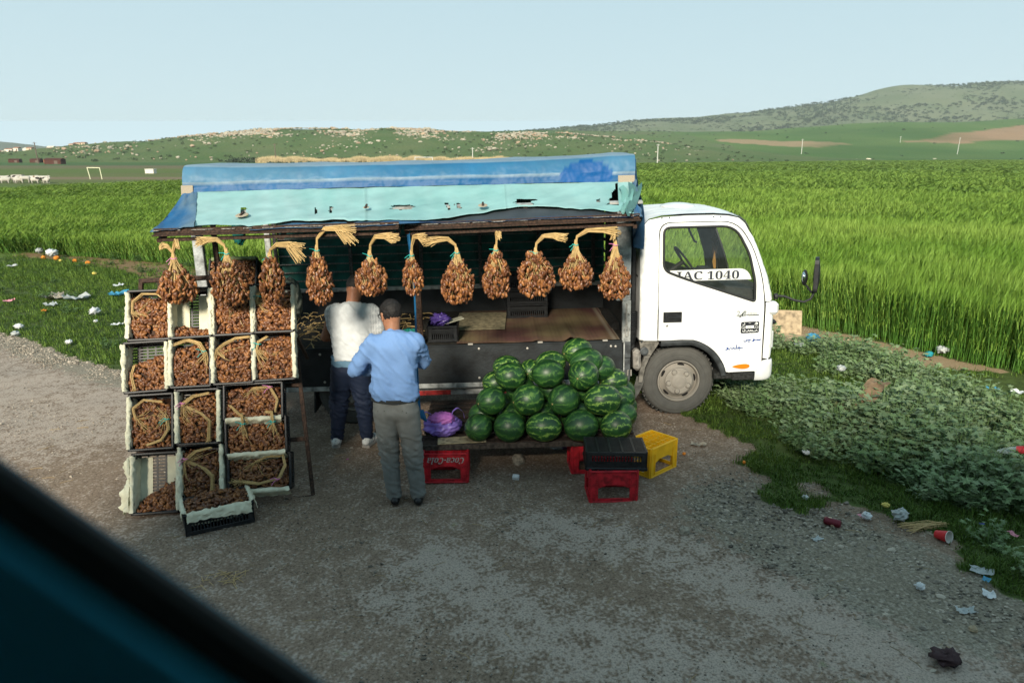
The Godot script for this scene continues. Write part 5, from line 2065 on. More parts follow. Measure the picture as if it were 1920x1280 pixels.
# dates lying in a crate mouth: fill(x, y) gives how deep below the mouth they lie (1 = none there)
func dates_in(o: Node3D, w: float, h: float, d: float, count: int, fill: Callable, dark := 1.0) -> void:
	var b := MB.new()
	var g := PackedVector3Array()
	var skip := PackedByteArray()
	for j in 15:
		for i in 15:
			var x := lerpf(-w / 2 + 0.012, w / 2 - 0.012, i / 14.0)
			var y := lerpf(-h / 2 + 0.012, h / 2 - 0.012, j / 14.0)
			var f: float = fill.call(x / w * 2.0, y / h * 2.0)
			skip.append(1 if f >= 0.95 else 0)
			g.append(Vector3(x, y, -f * d - 0.012))
	b.sheet(g, 15, 15, PackedColorArray(), skip)
	part(o, "packed_dates", b, mat("date mass", Color(0.06, 0.025, 0.01), 0.7, {"tex": "fine", "scale": 6.0}))
	var xs := [[], [], []]
	var cs := [[], [], []]
	var tries := 0
	while xs[0].size() + xs[1].size() + xs[2].size() < count and tries < count * 4:
		tries += 1
		var x := rf(-0.94, 0.94)
		var y := rf(-0.95, 0.95)
		var f: float = fill.call(x, y)
		if f > 0.93:
			continue
		var ba := Basis.from_euler(Vector3(rf(-0.6, 0.6), rf(-0.6, 0.6), rf(0, TAU)))
		var k := rng.randi() % 3
		xs[k].append(Transform3D(ba.scaled(Vector3.ONE * rf(0.85, 1.15)), Vector3(x * w / 2, y * h / 2, -f * d + rf(-0.006, 0.014))))
		cs[k].append(date_color() * dark)
	for k in 3:
		if xs[k].size():
			many(o, "dates", date_mesh(k), date_mat(), xs[k], cs[k])

# a bundle of pale stalks bent along a path, fanning out at its end
func stalks(o: Node3D, path: Array, n: int, fan: float, dim := 0.012, ends := []) -> void:
	var b := MB.new()
	for i in int(n * 1.7):
		var off := jit(dim)
		var pts := []
		for k in path.size():
			var p: Vector3 = path[k]
			pts.append(p + off * (0.6 + 0.4 * k / path.size()) + jit(0.002))
		var e: Vector3 = path[path.size() - 1]
		var dir: Vector3 = (e - path[path.size() - 2]).normalized()
		if ends.size():
			var q: Vector3 = ends[i % ends.size()]
			var mid := e.lerp(q, 0.5) + dir * (q - e).length() * 0.12 + Vector3(0, 0, 0.01)
			pts.append(e.lerp(mid, 0.6) + off)
			pts.append(mid)
			pts.append(q)
		elif fan > 0.0:
			var f := dir + jit(0.8)
			pts.append(e + off + (dir * 0.6 + f * 0.4) * fan * 0.5)
			pts.append(e + off + f * fan)
		b.tube(pts, rf(0.0012, 0.0021), 4, false)
	var m := part(o, "stalks", b, stalk_mat())
	m.set_meta("kind", "stuff")

func tie(o: Node3D, p: Vector3, r: float, pink := false) -> void:
	var b := MB.new()
	var ring := []
	for i in 11:
		ring.append(p + Vector3(cos(TAU * i / 10) * r, 0.004 * sin(i * 2.0), sin(TAU * i / 10) * r))
	b.tube(ring, 0.004, 5, false)
	b.tube([ring[0], ring[0] + Vector3(-0.04, 0.01, 0.01), ring[0] + Vector3(-0.08, rf(-0.03, 0.03), 0.02)], 0.0028, 4)
	b.tube([ring[0], ring[0] + Vector3(-0.05, -0.02, 0.01), ring[0] + Vector3(-0.07, -0.05, 0.01)], 0.0028, 4)
	part(o, "tie_string", b, mat("turquoise string", Color(0.02, 0.4, 0.36), 0.5) if not pink else mat("pink string", Color(0.6, 0.2, 0.4), 0.5))

func crates() -> void:
	rng.seed = 31
	var black: Material = mats["black plastic"]
	var paper := mat("cream paper", Color(0.76, 0.74, 0.56), 0.85, {"back": Color(0.25, 0.25, 0.18), "tex": "soft", "scale": 2.0})
	var g1 := Vector3(-3.1716, -0.0698, -5.6289)
	var rx := Vector3(0.990, 0.022, -0.1391).normalized()
	var nn := Vector3(0.1245, 0.3254, 0.9373).normalized()
	var up := nn.cross(rx).normalized()
	var rb := Basis(rx, up, nn)
	# rack
	var rack := thing("display_rack", "leaning rusty steel rack that carries the wall of date crates", "rack", Transform3D(rb, g1))
	var rust: Material = mats["rusty brown"]
	for q in [[0.0, -0.13, 0.08, 2.05], [1.47, 0.0, 1.36, 1.55], [0.62, 0.0, 0.66, 2.04]]:
		var b := MB.new()
		b.bar(Vector3(q[0], q[1], -0.21), Vector3(q[2], q[3], -0.2), 0.035, 0.035, 0.004)
		part(rack, "upright", b, rust)
	for q in [[0.0, -0.05, 1.475, 0.05], [0.08, 2.03, 0.68, 2.035], [0.03, 0.55, 1.43, 0.56], [0.05, 1.03, 1.39, 1.04], [0.06, 1.47, 1.37, 1.49]]:
		var b := MB.new()
		b.bar(Vector3(q[0], q[1], -0.2), Vector3(q[2], q[3], -0.2), 0.035, 0.04, 0.004)
		part(rack, "crossbar", b, rust)
	for x in [0.22, 0.45]:
		var b := MB.new()
		b.bar(Vector3(x, 1.5, -0.205), Vector3(x + 0.01, 2.02, -0.205), 0.028, 0.028, 0.004)
		part(rack, "short_bar", b, rust)
	for q in [[0.03, 1.9], [1.37, 1.5]]:
		var b := MB.new()
		b.bar(Vector3(q[0], q[1], -0.22), Vector3(q[0], q[1] * 0.97 - 0.3 * 0.25 * q[1] - 0.02, -0.9), 0.03, 0.03, 0.004)
		part(rack, "prop", b, rust)
	var full := func(x: float, y: float) -> float: return 0.36 - 0.24 * (1.0 - x * x * 0.8) * (1.0 - y * y * 0.7) + 0.2 * nz.get_noise_2d(x * 40.0 + w_seed, y * 40.0) + 0.8 * ss(0.55, 0.85, y + 0.1 * sin(w_seed + x * 2.0))
	var slump := func(x: float, y: float) -> float: return 0.32 + 0.9 * ss(0.0, 0.75, y - 0.25 * x + 0.1) + 0.5 * ss(-0.5, -1.0, x) * ss(-0.2, 0.4, y) + 0.1 * nz.get_noise_2d(x * 40.0 + w_seed, y * 40.0)
	var little := func(x: float, y: float) -> float: return 0.35 + 0.75 * ss(-0.75, -0.45, y + 0.12 * x)
	var heap := func(x: float, y: float) -> float: return 0.3 + 0.75 * ss(-0.5, -0.15, y - 0.45 * x) + 0.1 * nz.get_noise_2d(x * 40.0, y * 40.0)
	# label piece, u, v, width, height, filling, number of dates, liner sides, stalk style
	var rows := [
		["at the left end of the top row", 0.2, 1.7, 0.335, 0.42, full, 300, 2, 1],
		["nearly empty, in the top row", 0.54, 1.7, 0.32, 0.42, little, 60, 3, 0],
		["third in the top row, under a hanging bunch", 0.885, 1.705, 0.32, 0.42, full, 300, 2, 4],
		["at the right end of the top row", 1.225, 1.71, 0.325, 0.42, full, 300, 2, 5],
		["half empty, at the left end of the second row", 0.16, 1.262, 0.335, 0.42, slump, 240, 2, 6],
		["second in the second row, with a curling stalk bundle", 0.525, 1.28, 0.32, 0.42, full, 300, 1, 2],
		["third in the second row, flat stalk bundle on top", 0.875, 1.287, 0.32, 0.42, full, 300, 1, 3],
		["at the right end of the second row", 1.215, 1.295, 0.33, 0.42, full, 300, 2, 5],
		["at the left end of the third row", 0.197, 0.797, 0.345, 0.455, full, 300, 1, 7],
		["second in the third row, tied in pink", 0.572, 0.815, 0.33, 0.455, full, 300, 2, 8],
		["topmost of the three broad crates at right", 1.03, 0.917, 0.48, 0.295, full, 300, 4, 9],
		["middle of the three broad crates at right", 1.042, 0.622, 0.495, 0.295, full, 300, 4, 10],
		["lowest of the three broad crates at right", 1.056, 0.312, 0.51, 0.3, full, 320, 4, 11],
		["mostly empty, at the bottom left, torn paper hanging out", 0.218, 0.288, 0.36, 0.49, heap, 190, 5, 0],
		["second in the bottom row, long curling stalks", 0.583, 0.352, 0.33, 0.455, full, 310, 2, 8],
	]
	var idx := 0
	for r in rows:
		idx += 1
		var w: float = r[3]
		var h: float = r[4]
		var d := 0.17
		w_seed = idx * 13.0
		var tip := Basis(Vector3.BACK, rf(-0.015, 0.015)) * Basis(Vector3.RIGHT, -0.05 + rf(-0.02, 0.02))
		var xf := Transform3D(rb * tip, g1 + rx * r[1] + up * r[2] + nn * rf(-0.008, 0.008))
		var c := thing("date_crate", "black date crate " + r[0], "crate", xf, "crates of dates on the rack")
		part(c, "shell", crate_shell(w, h, d), black)
		if r[7] in [1, 2, 3, 5]:
			part(c, "paper_liner", liner(w, h, d, -1.0, idx * 3.1, 0.1 if r[7] == 5 else 0.02), paper)
		if r[7] in [2, 3, 5]:
			part(c, "paper_liner", liner(w, h, d, 1.0, idx * 5.7), paper)
		if r[7] == 4:
			var l := part(c, "paper_liner", liner(h, w, d, -1.0, idx * 2.3, 0.1), paper)
			l.rotation.z = PI / 2
		if r[7] in [3, 5]:
			var sb := MB.new()
			for s in [-1.0, 1.0]:
				var g := PackedVector3Array()
				for j in 8:
					for i in 6:
						g.append(Vector3(s * (w / 2 - 0.01 - 0.12 * i / 5.0 * (1.0 if s > 0 else 0.85)), lerpf(-h / 2 + 0.02, h / 2 - 0.03, j / 7.0), -d + 0.014 + 0.006 * nz.get_noise_2d(i * 20.0, j * 20.0 + s * 50.0)))
				sb.sheet(g, 6, 8)
			apart(c, "paper_sheet", sb, paper)
		if r[7] == 5:   # torn paper hanging out on the left
			var tb := MB.new()
			var g := PackedVector3Array()
			for j in 22:
				for i in 10:
					var v := j / 21.0
					var u := i / 9.0
					var n := nz.get_noise_2d(v * 90.0, u * 40.0)
					g.append(Vector3(-w / 2 - 0.02 - u * (0.07 + 0.04 * v) * (0.8 + n), lerpf(h / 2 - 0.02 - 0.08 * u, -h / 2 + 0.03 - 0.03 * u, v) + n * 0.02, 0.02 - 0.1 * u * u + n * 0.03))
			tb.sheet(g, 10, 22)
			part(c, "torn_paper", tb, paper)
		var o := thing("crated_dates", "brown dates in the crate " + r[0], "dates", xf, "dates in the crates")
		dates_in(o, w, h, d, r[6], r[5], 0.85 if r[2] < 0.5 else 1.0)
		var hw := w / 2
		var hh := h / 2
		var across := []
		for k in 16:
			across.append(Vector3(rf(-hw, hw) * 0.8, rf(-hh, hh) * 0.75, -0.03 + rf(-0.008, 0.008)))
		match r[8]:
			1:
				stalks(o, [Vector3(hw * 0.9, hh * 0.5, -0.02), Vector3(hw * 0.4, hh * 0.84, 0.0), Vector3(-hw * 0.3, hh * 0.86, 0.0), Vector3(-hw * 0.8, hh * 0.55, -0.01), Vector3(-hw * 0.82, hh * 0.1, -0.015)], 14, 0, 0.012, across)
			2:
				stalks(o, [Vector3(-hw * 0.8, hh * 0.72, 0.0), Vector3(-hw * 0.1, hh * 0.9, 0.012), Vector3(hw * 0.5, hh * 0.72, 0.01), Vector3(hw * 0.78, hh * 0.3, 0.0)], 20, 0, 0.016, [Vector3(hw * 0.8, -hh * 0.5, -0.02), Vector3(hw * 0.3, -hh * 0.1, -0.02), Vector3(-hw * 0.3, -hh * 0.2, -0.02), Vector3(-hw * 0.7, -hh * 0.4, -0.02)])
				tie(o, Vector3(hw * 0.7, hh * 0.4, 0.0), 0.02)
			3:
				stalks(o, [Vector3(hw * 0.9, hh * 0.86, 0.0), Vector3(hw * 0.2, hh * 0.82, 0.012), Vector3(-hw * 0.4, hh * 0.6, 0.012), Vector3(-hw * 0.8, hh * 0.35, 0.0)], 20, 0, 0.014, [Vector3(-hw * 0.85, -hh * 0.3, -0.02), Vector3(-hw * 0.3, 0, -0.02), Vector3(hw * 0.6, hh * 0.5, -0.02), Vector3(hw * 0.3, -hh * 0.2, -0.02)])
			4:
				stalks(o, [Vector3(-hw * 0.7, hh * 0.6, -0.02), Vector3(-hw * 0.3, hh * 0.4, -0.01)], 12, 0, 0.01, across)
			5:
				stalks(o, [Vector3(-hw * 0.3, hh * 0.8, 0.0), Vector3(-hw * 0.75, hh * 0.6, 0.012), Vector3(-hw * 0.85, hh * 0.25, 0.0)], 15, 0, 0.013, across)
				tie(o, Vector3(-hw * 0.75, hh * 0.5, 0.0), 0.02)
			6:
				stalks(o, [Vector3(-hw * 0.6, hh * 0.1, -0.04), Vector3(-hw * 0.72, -hh * 0.3, -0.03), Vector3(-hw * 0.6, -hh * 0.8, -0.03)], 10, 0.03, 0.012)
			7:
				stalks(o, [Vector3(hw * 0.5, hh * 0.7, -0.01), Vector3(-hw * 0.3, hh * 0.8, 0.01), Vector3(-hw * 0.8, hh * 0.5, 0.01), Vector3(-hw * 0.7, hh * 0.15, 0.0)], 12, 0, 0.013, across)
				stalks(o, [Vector3(-hw * 0.2, -hh * 0.85, -0.01), Vector3(hw * 0.5, -hh * 0.7, 0.01), Vector3(hw * 0.85, -hh * 0.3, 0.01), Vector3(hw * 0.75, hh * 0.05, 0.0)], 16, 0, 0.013, across)
				tie(o, Vector3(hw * 0.75, hh * 0.05, 0.0), 0.02)
			8:
				stalks(o, [Vector3(hw * 0.55, hh * 0.85, 0.0), Vector3(-hw * 0.2, hh * 0.75, 0.012), Vector3(-hw * 0.75, hh * 0.45, 0.005)], 16, 0, 0.013, across)
				stalks(o, [Vector3(-hw * 0.6, hh * 0.4, -0.01), Vector3(hw * 0.2, hh * 0.1, 0.0), Vector3(hw * 0.6, -hh * 0.2, 0.01), Vector3(hw * 0.55, -hh * 0.8, 0.0)], 14, 0.03, 0.013)
				tie(o, Vector3(-hw * 0.7, hh * 0.5, 0.005), 0.02, true)
			9:
				stalks(o, [Vector3(-hw * 0.8, -hh * 0.2, 0.0), Vector3(-hw * 0.5, -hh * 0.7, 0.012), Vector3(-hw * 0.3, -hh * 0.95, 0.01)], 14, 0.04, 0.014)
				stalks(o, [Vector3(hw * 0.75, -hh * 0.7, 0.0), Vector3(hw * 0.85, 0, 0.01), Vector3(hw * 0.6, hh * 0.75, 0.01), Vector3(0, hh * 0.7, 0.0)], 14, 0, 0.012, across)
				tie(o, Vector3(hw * 0.6, hh * 0.75, 0.01), 0.02, true)
			10:
				for q in [-0.5, 0.5]:
					stalks(o, [Vector3(hw * (q - 0.12 * signf(q)), hh * 1.3, 0.05), Vector3(hw * (q + 0.1), hh * 1.25, 0.06), Vector3(hw * (q + 0.12), hh * 0.6, 0.04)], 16, 0, 0.014, [Vector3(hw * (q - 0.2), 0, 0.0), Vector3(hw * (q + 0.3), -hh * 0.1, 0.0), Vector3(hw * (q + 0.1), -hh * 0.5, 0.0), Vector3(hw * (q + 0.35), -hh * 0.5, 0.0)])
					tie(o, Vector3(hw * (q + 0.12), hh * 0.7, 0.04), 0.022)
			11:
				stalks(o, [Vector3(hw * 0.78, hh * 0.9, 0.0), Vector3(hw * 0.85, hh * 0.3, 0.012), Vector3(hw * 0.65, -hh * 0.4, 0.01), Vector3(0, -hh * 0.65, 0.005), Vector3(-hw * 0.5, -hh * 0.5, 0)], 18, 0.06, 0.014)
				stalks(o, [Vector3(hw * 0.7, hh * 0.8, 0.0), Vector3(hw * 0.3, hh * 0.85, 0.01), Vector3(-hw * 0.1, hh * 0.6, 0.0)], 10, 0, 0.012, across)
				tie(o, Vector3(hw * 0.6, -hh * 0.45, 0.01), 0.02, true)
	# the crate on the ground and the one high up by the tailboard
	var fx := Transform3D(Basis(Vector3(0.887, 0.01, -0.4617).normalized(), Vector3(-0.4617, 0.0, -0.887), Vector3(0, 1, 0)).orthonormalized(), Vector3(-2.57, -0.06, -5.31).lerp(Vector3(-2.09, -0.05, -5.56), 0.5) + Vector3(-0.4617, 0, -0.887) * 0.17 + Vector3(0, 0.185, 0))
	var bx := TX * Transform3D(Basis(Vector3.RIGHT, -0.5), Vector3(-4.87, 1.68, -0.36))
	var k := 0
	for xf: Transform3D in [fx, bx]:
		var c := thing("date_crate", ["black slotted crate of loose dates standing alone on the ground before the rack", "black crate of dates with green cloth liner up behind the top row"][k], "crate", xf)
		part(c, "shell", crate_shell(0.51, 0.33, 0.175), black)
		if k == 0:
			var l := part(c, "paper_liner", liner(0.33, 0.51, 0.12, -1.0, 4.4, 0.03), paper)
			l.rotation.z = PI / 2
			l = part(c, "paper_liner", liner(0.51, 0.33, 0.12, 1.0, 9.4, 0.05), paper)
			l = part(c, "paper_liner", liner(0.51, 0.33, 0.12, -1.0, 2.4, 0.0), paper)
		else:
			var l := part(c, "cloth_liner", liner(0.33, 0.51, 0.1, 1.0, 4.4, 0.03), mat("green cloth", Color(0.2, 0.25, 0.12), 0.8, {"tex": "soft", "scale": 2.0}))
			l.rotation.z = PI / 2
		var o := thing("crated_dates", ["heap of loose dark dates in the crate on the ground", "brown dates in the crate high up behind the top row"][k], "dates", xf)
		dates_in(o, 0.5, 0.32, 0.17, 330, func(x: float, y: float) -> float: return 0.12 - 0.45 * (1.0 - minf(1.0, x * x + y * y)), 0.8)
		if k == 1:
			stalks(o, [Vector3(0.23, 0.05, -0.01), Vector3(0.1, 0.12, 0.0), Vector3(-0.12, 0.12, 0.0), Vector3(-0.23, 0.03, -0.01)], 12, 0.03, 0.012)
		k += 1
	# crates in the bed
	var cg := "black crates stacked in the bed"
	for q in [[-1.63, 1.1, -1.4, "lowest black crate of the stack inside the truck bed"], [-1.63, 1.28, -1.4, "middle black crate of the stack inside the truck bed"], [-1.62, 1.455, -1.41, "topmost black crate of the stack inside the truck bed"]]:
		var c := thing("plastic_crate", q[3], "crate", TX * Transform3D(Basis(Vector3.RIGHT, -PI / 2), Vector3(q[0], q[1] - 0.02, q[2])), cg)
		part(c, "shell", crate_shell(0.5, 0.34, 0.175), black)
	for q in [[-4.87, 1.075], [-4.87, 1.255], [-4.87, 1.43]]:
		var c := thing("plastic_crate", "black crate propping up the high crate of dates by the tailboard", "crate", TX * Transform3D(Basis(Vector3.RIGHT, -PI / 2), Vector3(q[0], q[1], -0.4)), "crates propping up the high date crate")
		part(c, "shell", crate_shell(0.5, 0.34, 0.175), black)
	var cb := thing("plastic_crate", "black slotted crate with a purple bag in it at the middle of the bed edge", "crate", TX * Transform3D(Basis(Vector3.RIGHT, -PI / 2), Vector3(-2.6, 1.085, -0.26)))
	part(cb, "shell", crate_shell(0.32, 0.32, 0.175), black)
	single("plastic_bag", crumple(Vector3(0.12, 0.075, 0.1), 17, 0.5), mat("purple film", Color(0.13, 0.08, 0.36), 0.3, {"back": Color(0.15, 0.1, 0.4)}), "crumpled purple plastic bag on the black crate in the truck bed", "bag", TX * Transform3D(Basis(), Vector3(-2.63, 1.13, -0.24)))
	var sh := MB.new()
	sh.box(Vector3.ZERO, Vector3(0.24, 0.008, 0.12), Basis(Vector3.BACK, 0.2))
	single("paper_sheet", sh, mats["cream paper"], "pale folded paper beside the purple bag in the bed crate", "paper", TX * Transform3D(Basis(Vector3.UP, 0.3), Vector3(-2.5, 1.1, -0.3)))

var w_seed := 0.0

func crumple(r: Vector3, sd: int, amp: float, nu := 26, nv := 18) -> MB:
	var b := MB.new()
	var g := PackedVector3Array()
	for j in nv:
		for i in nu:
			var a := TAU * (i % (nu - 1)) / (nu - 1.0)
			var e := PI * j / (nv - 1.0)
			var d := Vector3(sin(e) * cos(a), cos(e), sin(e) * sin(a))
			var n := 1.0 - absf(nz.get_noise_3dv(d * 42.0 + Vector3(sd * 50.0, 0, 0))) * amp * 2.2 + nz.get_noise_3dv(d * 95.0 + Vector3(sd * 50.0, 9, 0)) * amp * 0.9
			g.append(d * r * maxf(n, 0.2))
	b.sheet(g, nu, nv)
	return b

# ------------------------------------------------------------------ bunches that hang from the awning
func bunches() -> void:
	rng.seed = 41
	# body x, lip y, knot y, top of the dates, bottom, width, tail length and side, dates, label
	var list := [
		[-4.66, 2.215, 2.11, 2.012, 1.735, 0.322, -0.07, 190, 1.56, "leftmost hanging bunch of dates, short, with two looped stalk ends"],
		[-4.225, 2.25, 2.138, 2.05, 1.7, 0.297, -0.2, 210, 1.56, "hanging bunch of dark dates before the high crate"],
		[-3.875, 2.195, 2.095, 2.07, 1.722, 0.2, 0.26, 170, 1.56, "narrow hanging bunch of dark dates over the right end of the crate wall"],
		[-3.509, 2.311, 2.133, 2.075, 1.673, 0.214, 0.3, 190, 1.45, "long hanging bunch of dates just left of the white-shirted man"],
		[-3.068, 2.234, 2.077, 2.01, 1.735, 0.27, 0.22, 200, 1.45, "hanging bunch of dates that covers the side of the white-shirted man's head"],
		[-2.741, 2.205, 2.044, 1.997, 1.69, 0.176, 0.12, 110, 1.24, "smallest hanging bunch of dates, beside the blue strap"],
		[-2.344, 2.173, 2.057, 1.964, 1.598, 0.289, -0.24, 230, 1.24, "hanging bunch of dates right of the middle post, stalks folded left"],
		[-2.003, 2.21, 2.072, 2.025, 1.642, 0.243, 0.03, 190, 1.24, "slim hanging bunch of dates with stalks going straight up"],
		[-1.657, 2.179, 2.04, 2.016, 1.647, 0.328, 0.24, 230, 1.24, "widest hanging bunch of dates, before the stack of black crates"],
		[-1.301, 2.217, 2.101, 1.984, 1.7, 0.291, 0.33, 200, 1.24, "hanging bunch of dates, second from the cab, stalks bent right"],
		[-0.954, 2.185, 2.092, 1.952, 1.604, 0.283, -0.03, 210, 1.24, "hanging bunch of dates nearest the cab, before the white corner plate"],
	]
	var idx := 0
	for q in list:
		idx += 1
		var x: float = q[0]
		var o := thing("date_bunch", q[9], "dates", TX * Transform3D(Basis(), Vector3(x, q[2], q[8])), "bunches of dates hung from the awning")
		var top: float = q[3] - q[2]
		var bot: float = q[4] - q[2]
		var xs := [[], [], []]
		var cs := [[], [], []]
		var ends := []
		for i in int(q[7] * 1.5):
			var t := pow(rf(0, 1), 0.75)
			var rad: float = q[5] / 2 * (0.45 + 0.55 * ss(0.0, 0.5, t)) * sqrt(maxf(0.04, 1.0 - pow(maxf(0.0, (t - 0.72) / 0.3), 2.0)))
			var a := rf(0, TAU)
			var rr := rad * sqrt(rf(0.35, 1.0))
			var p := Vector3(cos(a) * rr, lerpf(top, bot, t) + rf(-0.012, 0.012), sin(a) * rr * 0.8)
			var k := rng.randi() % 3
			xs[k].append(Transform3D(Basis.from_euler(Vector3(rf(-0.7, 0.7), rf(0, TAU), rf(-0.7, 0.7))).scaled(Vector3.ONE * rf(0.9, 1.2)), p))
			cs[k].append(date_color() * (0.8 if idx in [2, 3] else 1.1))
			if i % 4 == 0:
				ends.append(p)
		for k in 3:
			many(o, "dates", date_mesh(k), date_mat(), xs[k], cs[k])
		var b := MB.new()
		for p: Vector3 in ends:
			var off := jit(0.01)
			var m := Vector3(p.x * 0.35, p.y * 0.45, p.z * 0.35)
			b.tube([off + Vector3(0, 0.02, 0), m * 0.5 + off, m, p * Vector3(0.8, 0.85, 0.8), p], rf(0.0018, 0.0028), 4, false)
		part(o, "stalks", b, stalk_mat()).set_meta("kind", "stuff")
		# the tail of cut stalks
		b = MB.new()
		var dx: float = q[6]
		var lip: float = q[1] - q[2]
		var n := 56
		for i in n:
			var off := Vector3(rf(-0.012, 0.012), rf(-0.016, 0.016), rf(-0.012, 0.012))
			var l := rf(0.85, 1.1)
			var droop := rf(-0.02, 0.02) - (0.13 if idx in [3, 4] and i % 2 == 0 else 0.03)
			var pts := [Vector3(0, -0.04, 0) + off * 0.7, Vector3(0.01 * signf(dx), lip * 0.45, 0.005) + off * 0.6, Vector3(dx * 0.3, lip * 0.92, 0.03) + off, Vector3(dx * 0.7 * l, lip * 1.0 - 0.01, 0.04) + off * 1.5, Vector3(dx * 1.05 * l, lip * 1.0 + droop, 0.04) + off * 1.8]
			if idx == 1:
				var s := -1.0 if i % 2 == 0 else 0.7
				pts = [Vector3(0, -0.04, 0) + off * 0.7, Vector3(0.0, lip * 0.3, 0.005) + off * 0.6, Vector3(0.03 * s, lip * 0.8, 0.01) + off, Vector3(0.07 * s, lip * 1.0 + (0.02 if s > 0 else -0.01), 0.02) + off * 1.4, Vector3(0.085 * s, lip * 0.7, 0.03) + off]
			b.tube(pts, [0.002, 0.002, 0.0024, 0.0028, 0.0032], 4, true)
		part(o, "stalk_tail", b, stalk_mat()).set_meta("kind", "stuff")
		tie(o, Vector3(0, -0.02, 0), 0.022, idx in [1, 11])

# ------------------------------------------------------------------ melons on the bench
func melon_texture(sd: int, light: float) -> ImageTexture:
	var f := FastNoiseLite.new()
	f.seed = sd
	f.frequency = 0.02
	f.fractal_octaves = 4
	var w := 384
	var h := 192
	var im := Image.create(w, h, false, Image.FORMAT_RGB8)
	for y in h:
		for x in w:
			var a := TAU * x / w
			var p := Vector3(cos(a) * 40.0, y * 1.0, sin(a) * 40.0)
			var n := f.get_noise_3dv(p)
			var m := f.get_noise_3dv(p * 4.0)
			var s := sin(a * 11.0 + n * 4.5 + m * 1.6)
			var stripe := ss(0.55, 0.95, s + m * 0.5) * (0.35 + 0.65 * ss(-0.3, 0.3, f.get_noise_3dv(p * 2.0 + Vector3(90, 0, 0)) + light * 0.3))
			stripe = maxf(stripe, ss(0.25, 0.6, m + n * 0.5 + s * 0.15) * 0.6)
			var dark := Color8(20, 50, 24).lerp(Color8(40, 80, 34), clampf(0.5 + n + s * 0.2, 0, 1))
			im.set_pixel(x, y, dark.lerp(Color8(128, 156, 70), clampf(stripe * light, 0.0, 0.9)))
	return ImageTexture.create_from_image(im)

